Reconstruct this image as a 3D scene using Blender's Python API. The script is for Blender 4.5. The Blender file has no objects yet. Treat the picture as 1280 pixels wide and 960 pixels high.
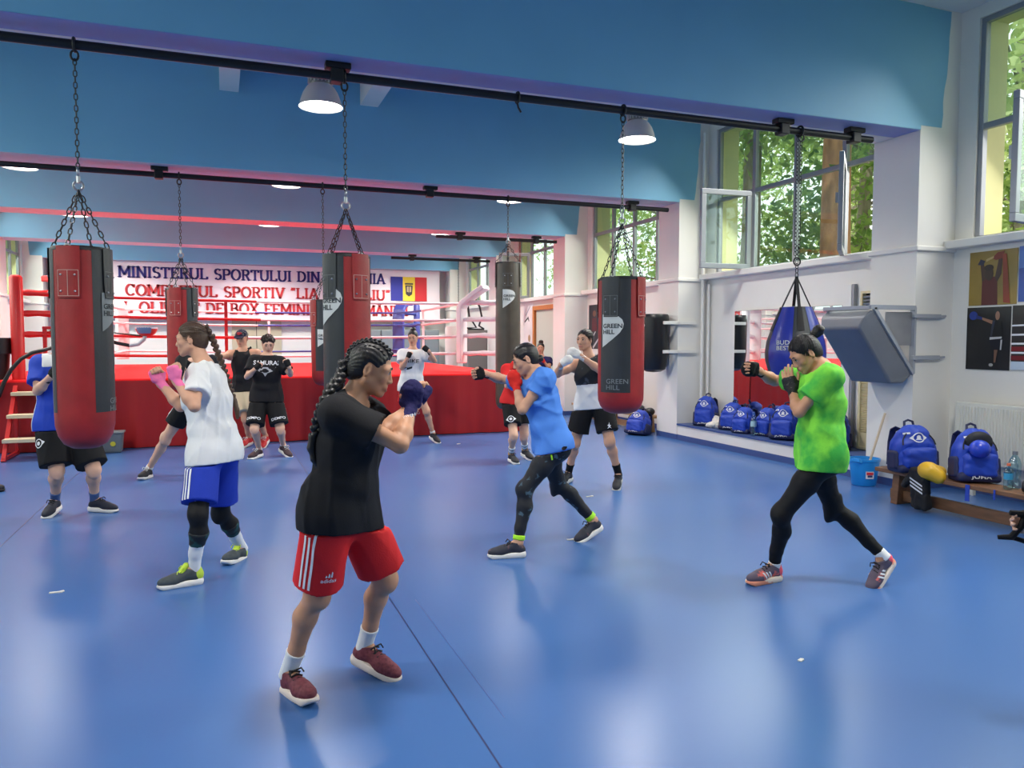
import bpy, bmesh, math, random
import numpy as np
from mathutils import Vector, Matrix
from mathutils.bvhtree import BVHTree

S = bpy.context.scene
COL = S.collection
rng = random.Random(7)
PI = math.pi

# ------------------------------------------------------------------ camera
FPX, YAW, PIT, ROLL, CAMH = 965.8, 0.3614, 0.0565, 0.0008, 1.6
_cy, _sy, _cp, _sp = math.cos(YAW), math.sin(YAW), math.cos(PIT), math.sin(PIT)
CF = np.array([_sy * _cp, _cy * _cp, -_sp])
_R = np.array([_cy, -_sy, 0.0])
_U = np.cross(_R, CF)
CR = _R * math.cos(ROLL) + _U * math.sin(ROLL)
CU = -_R * math.sin(ROLL) + _U * math.cos(ROLL)
CO = np.array([0.0, 0.0, CAMH])
cam = bpy.data.cameras.new('camera')
cam.sensor_width = 36.0
cam.lens = FPX / 1280 * 36.0
cam.clip_end = 200
cam_o = bpy.data.objects.new('camera', cam)
COL.objects.link(cam_o)
cam_o.matrix_world = Matrix(((CR[0], CU[0], -CF[0], CO[0]), (CR[1], CU[1], -CF[1], CO[1]),
                             (CR[2], CU[2], -CF[2], CO[2]), (0, 0, 0, 1)))
S.camera = cam_o


def ray(x, y):
    return CF + CR * ((x - 640) / FPX) - CU * ((y - 480) / FPX)


def at(x, y, X=None, Y=None, z=None, d=None):
    """survey point: where the sight line of a measured pixel meets a plane of the room"""
    r = ray(x, y)
    t = d
    if X is not None: t = X / r[0]
    if Y is not None: t = Y / r[1]
    if z is not None: t = (z - CAMH) / r[2]
    return CO + r * t


# ------------------------------------------------------------------ sky and exposure
W = bpy.data.worlds.new('sky')
S.world = W
W.use_nodes = True
_bg = W.node_tree.nodes['Background']
_bg.inputs[0].default_value = (0.92, 0.96, 1.0, 1)
_bg.inputs[1].default_value = 2.0
S.view_settings.view_transform = 'Standard'
S.view_settings.look = 'None'
S.view_settings.gamma = 1
S.view_settings.use_curve_mapping = False
S.view_settings.exposure = 0.1
S.cycles.max_bounces = 8
S.cycles.diffuse_bounces = 4
S.cycles.glossy_bounces = 3
S.cycles.transparent_max_bounces = 12
S.cycles.sample_clamp_indirect = 6
S.cycles.use_denoising = True
S.cycles.caustics_reflective = False
S.cycles.caustics_refractive = False

_sun = bpy.data.lights.new('sun', 'SUN')
_sun.energy, _sun.angle, _sun.color = 3.2, .05, (1, .95, .86)
_sun_o = bpy.data.objects.new('sun', _sun)
COL.objects.link(_sun_o)
_sun_o.rotation_euler = (math.radians(12), math.radians(-28), 0)

# room measures
PY = [-2.85, 1.65, 6.163, 10.684, 15.044, 19.403, 23.80]     # front faces of pillars and beams
PW = 0.61
PX, WX = 6.885, 7.42                                   # pillar face, wall face (right)
LPX, LWX = -4.37, -4.83                                # left side
ZB, ZC, ZSILL = 3.794, 5.06, 2.60
YB0, YB1 = -4.6, 24.35


def area(name, loc, rot, sx, sy, power, col=(1, 1, 1), spread=PI):
    l = bpy.data.lights.new(name, 'AREA')
    l.shape = 'RECTANGLE'
    l.size, l.size_y, l.energy, l.color = sx, sy, power, col
    l.spread = spread
    o = bpy.data.objects.new(name, l)
    COL.objects.link(o)
    o.location, o.rotation_euler = loc, rot
    return o


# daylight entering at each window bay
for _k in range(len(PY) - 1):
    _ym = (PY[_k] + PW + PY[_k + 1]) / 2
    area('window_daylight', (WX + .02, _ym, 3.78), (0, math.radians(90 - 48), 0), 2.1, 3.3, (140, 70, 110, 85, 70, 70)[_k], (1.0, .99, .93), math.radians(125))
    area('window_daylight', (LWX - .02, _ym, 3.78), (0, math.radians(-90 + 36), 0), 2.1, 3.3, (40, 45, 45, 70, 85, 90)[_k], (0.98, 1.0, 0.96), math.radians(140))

# ------------------------------------------------------------------ materials
def lin(c):
    return tuple((v / 255 / 12.92) if v / 255 <= .04045 else ((v / 255 + .055) / 1.055) ** 2.4 for v in c[:3])


_M = {}


def mat(name, rgb, rough=.6, metal=0.0, var=.0, scale=8.0, bump=.0, bscale=40.0, spec=.5, rgb2=None, stretch=None, coat=0.0, sharp=None, rvar=0.0, sheen=0.0):
    if name in _M: return _M[name]
    m = bpy.data.materials.new(name)
    m.use_nodes = True
    nt = m.node_tree
    b = nt.nodes['Principled BSDF']
    c = lin(rgb)
    b.inputs['Base Color'].default_value = (*c, 1)
    b.inputs['Roughness'].default_value = rough
    b.inputs['Metallic'].default_value = metal
    b.inputs['Specular IOR Level'].default_value = spec
    if coat: b.inputs['Coat Weight'].default_value = coat
    if sheen: b.inputs['Sheen Weight'].default_value = sheen
    tc = nt.nodes.new('ShaderNodeTexCoord')
    src = tc.outputs['Object']
    if stretch:
        mp = nt.nodes.new('ShaderNodeMapping')
        mp.inputs['Scale'].default_value = stretch
        nt.links.new(src, mp.inputs[0])
        src = mp.outputs[0]
    if var or rgb2 or rvar:
        n = nt.nodes.new('ShaderNodeTexNoise')
        n.inputs['Scale'].default_value = scale
        n.inputs['Detail'].default_value = 5
        nt.links.new(src, n.inputs['Vector'])
        r = nt.nodes.new('ShaderNodeValToRGB')
        lo, hi = sharp or (.3, .7)
        r.color_ramp.elements[0].position = lo
        r.color_ramp.elements[1].position = hi
        c2 = lin(rgb2) if rgb2 else tuple(min(1, v * (1 + var)) for v in c)
        c1 = c if rgb2 else tuple(v * (1 - var) for v in c)
        r.color_ramp.elements[0].color = (*c1, 1)
        r.color_ramp.elements[1].color = (*c2, 1)
        nt.links.new(n.outputs['Fac'], r.inputs[0])
        if var or rgb2: nt.links.new(r.outputs[0], b.inputs['Base Color'])
        if rvar:
            mr = nt.nodes.new('ShaderNodeMapRange')
            mr.inputs['To Min'].default_value = rough - rvar
            mr.inputs['To Max'].default_value = rough + rvar
            mr.inputs['From Min'].default_value, mr.inputs['From Max'].default_value = .3, .7
            nt.links.new(n.outputs['Fac'], mr.inputs[0])
            nt.links.new(mr.outputs[0], b.inputs['Roughness'])
    if bump:
        n2 = nt.nodes.new('ShaderNodeTexNoise')
        n2.inputs['Scale'].default_value = bscale
        n2.inputs['Detail'].default_value = 4
        nt.links.new(src, n2.inputs['Vector'])
        bp = nt.nodes.new('ShaderNodeBump')
        bp.inputs['Strength'].default_value = bump
        bp.inputs['Distance'].default_value = .01
        nt.links.new(n2.outputs['Fac'], bp.inputs['Height'])
        nt.links.new(bp.outputs[0], b.inputs['Normal'])
    _M[name] = m
    return m


def glow(name, rgb, strength):
    if name in _M: return _M[name]
    m = bpy.data.materials.new(name)
    m.use_nodes = True
    b = m.node_tree.nodes['Principled BSDF']
    b.inputs['Base Color'].default_value = (.9, .9, .9, 1)
    b.inputs['Emission Color'].default_value = (*lin(rgb), 1)
    b.inputs['Emission Strength'].default_value = strength
    _M[name] = m
    return m


def glass_mat(name, tint=(235, 245, 240), rough=.02, amount=.10):
    if name in _M: return _M[name]
    m = bpy.data.materials.new(name)
    m.use_nodes = True
    nt = m.node_tree
    nt.nodes.remove(nt.nodes['Principled BSDF'])
    t = nt.nodes.new('ShaderNodeBsdfTransparent')
    t.inputs[0].default_value = (*lin(tint), 1)
    g = nt.nodes.new('ShaderNodeBsdfGlossy')
    g.inputs['Roughness'].default_value = rough
    mx = nt.nodes.new('ShaderNodeMixShader')
    mx.inputs[0].default_value = amount
    nt.links.new(t.outputs[0], mx.inputs[1])
    nt.links.new(g.outputs[0], mx.inputs[2])
    nt.links.new(mx.outputs[0], nt.nodes['Material Output'].inputs[0])
    _M[name] = m
    return m


# ------------------------------------------------------------------ mesh helpers
WL = {}                                                # world place of every thing


def wl(o):
    return WL.get(o.name, np.zeros(3)) if o else np.zeros(3)


def link(o, parent=None):
    COL.objects.link(o)
    if parent: o.parent = parent
    return o


def tag(o, label=None, cat=None, group=None, kind=None):
    if label: o['label'] = label
    if cat: o['category'] = cat
    if group: o['group'] = group
    if kind: o['kind'] = kind
    return o


def empty(name, loc, label, cat, group=None):
    o = bpy.data.objects.new(name, None)
    o.empty_display_size = .1
    link(o)
    o.location = tuple(float(v) for v in loc)
    WL[o.name] = np.array(loc, float)
    return tag(o, label, cat, group)


def copy_tree(o, parent=None):
    c = o.copy()
    link(c, parent)
    for ch in list(o.children): copy_tree(ch, c)
    return c


def orth(a):
    a = np.array(a, float)
    a = a / np.linalg.norm(a)
    h = np.array([0, 0, 1.0]) if abs(a[2]) < .9 else np.array([1.0, 0, 0])
    u = np.cross(h, a)
    u /= np.linalg.norm(u)
    return a, u, np.cross(a, u)


class MB:
    def __init__(s):
        s.v, s.f, s.m = [], [], []

    def add(s, v, f, mi=0):
        b = len(s.v)
        s.v += [tuple(float(c) for c in p) for p in v]
        s.f += [tuple(i + b for i in q) for q in f]
        s.m += [mi] * len(f)
        return s

    def box(s, lo, hi, mi=0):
        x0, y0, z0 = lo; x1, y1, z1 = hi
        return s.add([(x0, y0, z0), (x1, y0, z0), (x1, y1, z0), (x0, y1, z0), (x0, y0, z1), (x1, y0, z1), (x1, y1, z1), (x0, y1, z1)],
                     [(3, 2, 1, 0), (4, 5, 6, 7), (0, 1, 5, 4), (1, 2, 6, 5), (2, 3, 7, 6), (3, 0, 4, 7)], mi)

    def obox(s, c, ax, half, mi=0, taper=1.0):
        c = np.array(c, float); ax = [np.array(a, float) / np.linalg.norm(a) for a in ax]
        v = []
        for k in (-1, 1):
            t = taper if k > 0 else 1
            for i, j in ((-1, -1), (1, -1), (1, 1), (-1, 1)):
                v.append(c + ax[0] * half[0] * i * t + ax[1] * half[1] * j * t + ax[2] * half[2] * k)
        return s.add(v, [(3, 2, 1, 0), (4, 5, 6, 7), (0, 1, 5, 4), (1, 2, 6, 5), (2, 3, 7, 6), (3, 0, 4, 7)], mi)

    def bar(s, a, b, w, h, up=(0, 0, 1), mi=0):
        a = np.array(a, float); b = np.array(b, float)
        d = b - a; L = np.linalg.norm(d); d /= L
        u = np.array(up, float); r = np.cross(d, u)
        if np.linalg.norm(r) < 1e-3: r = np.cross(d, (0, 1, 0))
        r /= np.linalg.norm(r); u = np.cross(r, d)
        return s.obox((a + b) / 2, (r, u, d), (w / 2, h / 2, L / 2), mi)

    def tube(s, pts, r, n=10, mi=0, caps=True):
        pts = [np.array(p, float) for p in pts]
        rs = r if hasattr(r, '__len__') else [r] * len(pts)
        _, u, w = orth(pts[1] - pts[0])
        v, f = [], []
        for i, p in enumerate(pts):
            a = pts[min(i + 1, len(pts) - 1)] - pts[max(i - 1, 0)]
            a = a / np.linalg.norm(a)
            u = u - a * (u @ a)
            u /= np.linalg.norm(u)
            w = np.cross(a, u)
            for k in range(n):
                t = 2 * PI * k / n
                v.append(p + (u * math.cos(t) + w * math.sin(t)) * rs[i])
        for i in range(len(pts) - 1):
            for k in range(n):
                k2 = (k + 1) % n
                f.append((i * n + k, i * n + k2, (i + 1) * n + k2, (i + 1) * n + k))
        if caps:
            f.append(tuple(range(n - 1, -1, -1)))
            f.append(tuple((len(pts) - 1) * n + k for k in range(n)))
        return s.add(v, f, mi)

    def lathe(s, prof, c=(0, 0, 0), n=32, a0=0.0, a1=2 * PI, mi=0, sx=1.0):
        c = np.array(c, float)
        full = abs(a1 - a0 - 2 * PI) < 1e-6
        m = n if full else n + 1
        v, f = [], []
        for (r, z) in prof:
            for k in range(m):
                t = a0 + (a1 - a0) * k / n
                v.append((c[0] + r * math.cos(t) * sx, c[1] + r * math.sin(t), c[2] + z))
        for i in range(len(prof) - 1):
            for k in range(n):
                k2 = (k + 1) % m
                f.append((i * m + k, i * m + k2, (i + 1) * m + k2, (i + 1) * m + k))
        return s.add(v, f, mi)

    def torus(s, c, ax, R, r, n=14, m=6, mi=0, stretch=None):
        a, u, w = orth(ax) if not isinstance(ax, tuple) or len(ax) == 3 and not hasattr(ax[0], '__len__') else ax
        c = np.array(c, float)
        st = stretch or (1, 1)
        pts = [c + u * R * st[0] * math.cos(2 * PI * k / n) + w * R * st[1] * math.sin(2 * PI * k / n) for k in range(n)]
        v, f = [], []
        for k in range(n):
            t = pts[(k + 1) % n] - pts[k - 1]
            t /= np.linalg.norm(t)
            e = np.cross(t, a)
            for j in range(m):
                q = 2 * PI * j / m
                v.append(pts[k] + (e * math.cos(q) + a * math.sin(q)) * r)
        for k in range(n):
            for j in range(m):
                f.append((k * m + j, k * m + (j + 1) % m, ((k + 1) % n) * m + (j + 1) % m, ((k + 1) % n) * m + j))
        return s.add(v, f, mi)

    def prism(s, poly, a, u, v_, n_, depth, mi=0):
        """2D outline poly in (u, v_) at point a, extruded by depth along n_"""
        a = np.array(a, float); u = np.array(u, float); v_ = np.array(v_, float); n_ = np.array(n_, float)
        k = len(poly)
        P = [a + u * x + v_ * y for x, y in poly]
        Q = [p + n_ * depth for p in P]
        f = [tuple(range(k - 1, -1, -1)), tuple(range(k, 2 * k))] + [(i, (i + 1) % k, k + (i + 1) % k, k + i) for i in range(k)]
        return s.add(P + Q, f, mi)

    def build(s, name, mats, parent=None, smooth=False, bevel=0.0, local=False, seg=2):
        me = bpy.data.meshes.new(name)
        off = np.zeros(3) if local else wl(parent)
        me.from_pydata([tuple(np.array(p) - off) for p in s.v], [], s.f)
        if not isinstance(mats, (list, tuple)): mats = [mats]
        for m in mats: me.materials.append(m)
        if len(mats) > 1: me.polygons.foreach_set('material_index', s.m)
        bm = bmesh.new()
        bm.from_mesh(me)
        bmesh.ops.recalc_face_normals(bm, faces=bm.faces)
        bm.to_mesh(me)
        bm.free()
        if smooth:
            me.polygons.foreach_set('use_smooth', [True] * len(me.polygons))
            try: me.set_sharp_from_angle(angle=math.radians(40))
            except Exception: pass
        o = bpy.data.objects.new(name, me)
        link(o, parent)
        WL[o.name] = off
        if bevel:
            b = o.modifiers.new('bevel', 'BEVEL')
            b.width, b.segments, b.limit_method = bevel, seg, 'ANGLE'
        return o


def centred(s, name, mats, label, cat, group=None, **k):
    """a one-mesh thing with its origin at its base"""
    v = np.array(s.v)
    c = (v.min(0) + v.max(0)) / 2
    c[2] = v[:, 2].min()
    s.v = [tuple(p) for p in v - c]
    o = s.build(name, mats, None, local=True, **k)
    o.location = tuple(c)
    WL[o.name] = c
    return tag(o, label, cat, group)


def struct(o):
    o['kind'] = 'structure'
    return o


def stuff(o):
    o['kind'] = 'stuff'
    return o


# ------------------------------------------------------------------ flat lettering
_TX = {}


def text2d(s, h, bold=0.0, sx=1.0):
    """outline lettering: list of 2D points and faces, cap height h, left baseline at 0"""
    key = (s, h, bold, sx)
    if key in _TX: return _TX[key]
    cu = bpy.data.curves.new('lettering', 'FONT')
    cu.body = s
    cu.size = 1.0
    cu.offset = bold
    cu.resolution_u = 3
    o = bpy.data.objects.new('lettering', cu)
    COL.objects.link(o)
    dg = bpy.context.evaluated_depsgraph_get()
    me = bpy.data.meshes.new_from_object(o.evaluated_get(dg))
    v = np.array([(p.co.x, p.co.y) for p in me.vertices]) if len(me.vertices) else np.zeros((1, 2))
    f = [tuple(p.vertices) for p in me.polygons]
    bpy.data.objects.remove(o)
    bpy.data.meshes.remove(me)
    k = h / .69
    v = (v - np.array([v[:, 0].min(), 0])) * np.array([k * sx, k])
    _TX[key] = (v, f)
    return v, f


# slab-serif capitals drawn as strokes: (polylines, serif bars (x, y), width)
def _arc(cx, cy, rx, ry, a, b, n=10):
    return [(cx + rx * math.cos(math.radians(a + (b - a) * i / n)), cy + ry * math.sin(math.radians(a + (b - a) * i / n))) for i in range(n + 1)]


_G = {
    'M': ([[(.08, 0), (.08, 1), (.42, .25), (.76, 1), (.76, 0)]], [(.08, 0), (.08, 1), (.76, 0), (.76, 1)], .84),
    'I': ([[(.15, 0), (.15, 1)]], [(.15, 0), (.15, 1)], .30),
    'N': ([[(.1, 0), (.1, 1), (.62, 0), (.62, 1)]], [(.1, 0), (.1, 1), (.62, 1)], .72),
    'S': ([_arc(.29, .74, .21, .24, 30, 270) + _arc(.29, .26, .22, .24, 90, -150)], [], .56),
    'T': ([[(.32, 0), (.32, .95)], [(.04, .78), (.04, .95), (.60, .95), (.60, .78)]], [(.32, 0)], .64),
    'E': ([[(.54, .2), (.54, .04), (.12, .04), (.12, .96), (.52, .96), (.52, .8)], [(.12, .52), (.42, .52)]], [(.1, 0), (.1, 1)], .60),
    'F': ([[(.12, 0), (.12, .96), (.52, .96), (.52, .8)], [(.12, .5), (.42, .5)]], [(.12, 0), (.1, 1)], .57),
    'R': ([[(.12, 0), (.12, .96), (.34, .96)] + _arc(.34, .73, .2, .23, 90, -90) + [(.12, .5)], [(.34, .5), (.58, 0)]], [(.12, 0), (.1, 1), (.60, 0)], .66),
    'P': ([[(.12, 0), (.12, .96), (.34, .96)] + _arc(.34, .71, .22, .25, 90, -90) + [(.12, .46)]], [(.12, 0), (.1, 1)], .60),
    'B': ([[(.12, .04), (.12, .96), (.34, .96)] + _arc(.34, .74, .18, .22, 90, -90) + [(.12, .52)], [(.34, .52)] + _arc(.36, .28, .21, .24, 90, -90) + [(.12, .04)]], [(.1, 0), (.1, 1)], .63),
    'D': ([[(.12, .04), (.12, .96), (.3, .96)] + _arc(.3, .5, .34, .46, 90, -90, 14) + [(.12, .04)]], [(.1, 0), (.1, 1)], .70),
    'U': ([[(.1, 1), (.1, .34)] + _arc(.36, .32, .26, .3, 180, 360) + [(.62, 1)]], [(.1, 1), (.62, 1)], .72),
    'L': ([[(.12, 1), (.12, .04), (.54, .04), (.54, .22)]], [(.12, 1), (.1, 0)], .58),
    'O': ([_arc(.38, .5, .32, .48, 0, 360, 22)], [], .76),
    'C': ([_arc(.36, .5, .3, .48, 45, 318, 18), [(.59, .98), (.59, .74)]], [], .64),
    'X': ([[(.08, 0), (.58, 1)], [(.08, 1), (.58, 0)]], [(.08, 0), (.08, 1), (.58, 0), (.58, 1)], .66),
    'V': ([[(.06, 1), (.34, 0), (.62, 1)]], [(.06, 1), (.62, 1)], .68),
    'A': ([[(.06, 0), (.36, 1), (.66, 0)], [(.18, .32), (.54, .32)]], [(.06, 0), (.66, 0)], .72),
    '\u00c2': ([[(.06, 0), (.36, 1), (.66, 0)], [(.18, .32), (.54, .32)], [(.22, 1.12), (.36, 1.26), (.5, 1.12)]], [(.06, 0), (.66, 0)], .72),
    '\u201c': ([[(.08, .78), (.14, 1)], [(.24, .78), (.3, 1)]], [], .38),
    '\u201d': ([[(.08, .78), (.14, 1)], [(.24, .78), (.3, 1)]], [], .38),
    ' ': ([], [], .36),
}


def slab(s):
    """slab-serif line of lettering, cap height 1: (points, faces, width)"""
    V, Fc, x = [], [], 0.0
    t = .092
    for ch in s:
        lines, ser, w = _G[ch]
        for pl in lines:
            for i in range(len(pl) - 1):
                a = np.array(pl[i]); b = np.array(pl[i + 1])
                d = (b - a) / (np.linalg.norm(b - a) + 1e-9)
                n = np.array([-d[1], d[0]])
                tt = t * (1.0 if abs(d[1]) > .5 else .66)
                e = d * (.02 if len(pl) > 6 else .03)
                q = [a - n * tt - e, b - n * tt + e, b + n * tt + e, a + n * tt - e]
                k = len(V)
                V += [(p[0] + x, p[1]) for p in q]
                Fc.append((k, k + 1, k + 2, k + 3))
        for sx_, sy_ in ser:
            k = len(V)
            y0, y1 = (0, .085) if sy_ < .5 else (.915, 1)
            V += [(x + sx_ - .155, y0), (x + sx_ + .155, y0), (x + sx_ + .155, y1), (x + sx_ - .155, y1)]
            Fc.append((k, k + 1, k + 2, k + 3))
        x += w + .07
    return np.array(V), Fc, x - .07


def flat(name, v2, faces, mt, o, u, v_, parent, lift=0.0, nrm=None):
    """2D lettering laid on a plane as a thin print"""
    m = MB()
    o = np.array(o, float); u = np.array(u, float); v_ = np.array(v_, float)
    n = np.cross(u, v_) if nrm is None else np.array(nrm, float)
    m.add([o + u * x + v_ * y + n * lift for x, y in v2], faces)
    return m.build(name, mt, parent)


def on_cyl(v2, c, r, a0, z0, lift=.002):
    """wrap 2D points (x along the arc, y up) on an upright cylinder; a0 = angle of x = 0 (x runs clockwise to the eye)"""
    return [(c[0] + (r + lift) * math.cos(a0 + x / r), c[1] + (r + lift) * math.sin(a0 + x / r), c[2] + z0 + y) for x, y in v2]


def dense(v2, faces, step=.03):
    """cut flat faces so that they follow a curve"""
    bm = bmesh.new()
    vs = [bm.verts.new((x, y, 0)) for x, y in v2]
    for f in faces:
        try: bm.faces.new([vs[i] for i in f])
        except Exception: pass
    xs = [x for x, _ in v2]; ys = [y for _, y in v2]
    x = min(xs) + step
    while x < max(xs):
        bmesh.ops.bisect_plane(bm, geom=bm.verts[:] + bm.edges[:] + bm.faces[:], plane_co=(x, 0, 0), plane_no=(1, 0, 0))
        x += step
    bm.verts.index_update()
    V = [(p.co.x, p.co.y) for p in bm.verts]
    Fc = [tuple(p.index for p in f.verts) for f in bm.faces]
    bm.free()
    return V, Fc

# ================================================================== SETTING
white = mat('white_wall_paint', (230, 227, 220), .62, var=.02, scale=2, bump=.06, bscale=60)
ceilw = mat('white_ceiling_paint', (214, 216, 222), .75)
blue_paint = mat('blue_beam_paint', (118, 178, 210), .5, var=.03, scale=1.3, bump=.03, bscale=50)
lav = mat('pale_lavender', (150, 158, 205), .7, var=.04, scale=2)
lav2 = mat('pale_soffit_paint', (200, 202, 218), .7)
yellow_paint = mat('yellow_outside_paint', (226, 218, 164), .8, var=.05, scale=3)
floor_m = mat('blue_vinyl', (64, 104, 163), .27, var=.03, scale=.7, sharp=(.15, .85), spec=.45)
floor_dark = mat('blue_vinyl_edge', (62, 84, 138), .45)
seam_m = mat('floor_seam_dark', (30, 48, 96), .6)
alu = mat('grey_aluminium', (150, 152, 158), .45, metal=.3)
pane_m = glass_mat('window_glass')
black_metal = mat('black_painted_steel', (20, 22, 26), .45, metal=.2)
chain_m = mat('dark_chain_steel', (62, 64, 66), .38, metal=.85)
steel = mat('bright_steel', (170, 172, 175), .3, metal=.9)

m = MB(); m.box((LWX - .1, YB0, -.12), (WX + .1, YB1 + .2, 0))
fl = struct(m.build('floor', floor_m))
for x in (.957, -1.62, 3.5, 6.05):
    if x == 3.5 or x == 6.05: continue
    m = MB(); m.box((x - .004, YB0 + .1, -.001), (x + .004, 12.5, .0008)); m.build('seam', seam_m, fl)
m = MB(); m.box((1.1, 3.0, -.001), (1.104, 4.6, .0005)); m.build('seam', mat('faint_seam', (52, 80, 146), .5), fl)
m = MB(); m.box((LWX - .1, YB0, ZC), (WX + .1, YB1 + .2, ZC + .15)); struct(m.build('ceiling', ceilw))
m = MB(); m.box((LWX - 2.2, YB0 - .5, ZC + .16), (WX + 1.0, YB1 + .5, ZC + .30)); struct(m.build('sun_block_roof', ceilw))  # unseen slab, added with a wide left overhang to keep the sun out

# beams: blue faces, pale undersides
for i, y in enumerate(PY):
    m = MB(); m.box((LPX - .002, y - .004, ZB + .004), (PX + .002, y + PW, ZC))
    b = struct(m.build('beam', blue_paint))
    m = MB(); m.box((LPX + .01, y + .004, ZB), (PX - .01, y + .33, ZB + .006)); m.build('underside', lav if i == 2 else lav2, b)  # nearest visible beam: lavender front strip, white rear strip
    m = MB(); m.box((LPX + .01, y + .33, ZB - .002), (PX - .01, y + PW - .004, ZB + .006)); m.build('underside', white if i == 2 else lav2, b)
    rr = random.Random(i)
    edge = [(PX + .33 - .05 * (1 - k / 9) ** 2 + .05 * (k / 9) + rr.uniform(-.012, .012), ZB + .05 + (ZC - ZB - .06) * k / 9) for k in range(10)]
    poly = [(PX + .002, ZB + .05)] + edge + [(PX + .002, ZC - .005)]
    m = MB(); m.prism(poly, (0, y - .004, 0), (1, 0, 0), (0, 0, 1), (0, 1, 0), .006); m.build('paint_end', blue_paint, b)
    m = MB(); m.prism([(-x_, z_) for x_, z_ in poly], (PX + LPX, y - .004, 0), (1, 0, 0), (0, 0, 1), (0, 1, 0), .006); m.build('paint_end', blue_paint, b)

# joists between the beams
for bay in (2, 3):
    for x0 in ((.06, .29), (1.84, 2.08)) if bay == 2 else ((.02, .27),):
        m = MB(); m.box((x0[0], PY[bay] + PW - .01, 4.77), (x0[1], PY[bay + 1] + .01, ZC))
        struct(m.build('ceiling_joist', white))

# pillars with the ledge moulding and blue foot
for y in PY:
    for side in (1, -1):
        x0, x1 = (PX, WX + .05) if side > 0 else (LWX - .05, LPX)
        m = MB(); m.box((x0, y, 0), (x1, y + PW, ZC)); p = struct(m.build('pillar', white))
        m = MB(); m.box((x0 - .03 if side > 0 else x0, y - .03, 2.545), (x1 if side > 0 else x1 + .03, y + PW + .03, 2.60)); m.build('ledge', white, p, bevel=.012)
        m = MB(); m.box((x0 - .004 if side > 0 else x0, y - .004, 0), (x1 if side > 0 else x1 + .004, y + PW + .004, .085)); m.build('foot_band', floor_dark, p)


# side walls: a bay each, with a window
def side_wall(side):
    X0, X1, X2 = (WX, WX + .09, WX + .42) if side > 0 else (LWX, LWX - .09, LWX - .42)
    lo, hi = min(X0, X1), max(X0, X1)
    lo2, hi2 = min(X1, X2), max(X1, X2)
    a = MB(); o = MB()
    for k in range(len(PY) - 1):
        w0, w1 = PY[k] + PW + .15, PY[k + 1] - .215
        for mb, l, h in ((a, lo, hi), (o, lo2, hi2)):
            mb.box((l, PY[k], 0), (h, PY[k + 1], ZSILL)); mb.box((l, PY[k], 4.93), (h, PY[k + 1], ZC + .1))
            mb.box((l, PY[k], ZSILL), (h, w0, 4.93)); mb.box((l, w1, ZSILL), (h, PY[k + 1], 4.93))
    a.box((lo, YB0, 0), (hi, PY[0], ZC)); a.box((lo, PY[-1], 0), (hi, YB1, ZC))
    o.box((lo2, YB0, 0), (hi2, PY[0], ZC)); o.box((lo2, PY[-1], 0), (hi2, YB1, ZC))
    n = 'right' if side > 0 else 'left'
    w = struct(a.build('wall_' + n, white))
    ow = struct(o.build('outer_wall', yellow_paint))
    for k in range(len(PY) - 1):
        m = MB(); m.box((X0 - .16 if side > 0 else X0 - .02, PY[k] + PW, 2.575), (X0 + .02 if side > 0 else X0 + .16, PY[k + 1], 2.66)); m.build('window_board', white, w, bevel=.01)
        m = MB(); m.box((X0 - .006 if side > 0 else X0, PY[k] + PW, 0), (X0 if side > 0 else X0 + .006, PY[k + 1], .085)); m.build('skirting', floor_dark, w)


side_wall(1); side_wall(-1)
m = MB(); m.box((LWX - .1, YB1, 0), (WX + .1, YB1 + .12, ZC)); wb = struct(m.build('wall_back', white))
m = MB(); m.box((LWX - .1, YB0 - .12, 0), (WX + .1, YB0, ZC)); struct(m.build('wall_front', white))


def frame_bars(mb, ax, o, w, h, t, dpt):
    """rectangular frame: origin o, along ax (unit), up z"""
    ax = np.array(ax, float); o = np.array(o, float); z = np.array([0, 0, 1.0])
    n = np.cross(ax, z)
    for c, hw, hh in ((o + ax * w / 2 + z * t / 2, w / 2, t / 2), (o + ax * w / 2 + z * (h - t / 2), w / 2, t / 2),
                      (o + ax * t / 2 + z * h / 2, t / 2, h / 2 - t), (o + ax * (w - t / 2) + z * h / 2, t / 2, h / 2 - t)):
        mb.obox(c, (ax, n, z), (hw, dpt / 2, hh))


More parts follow.
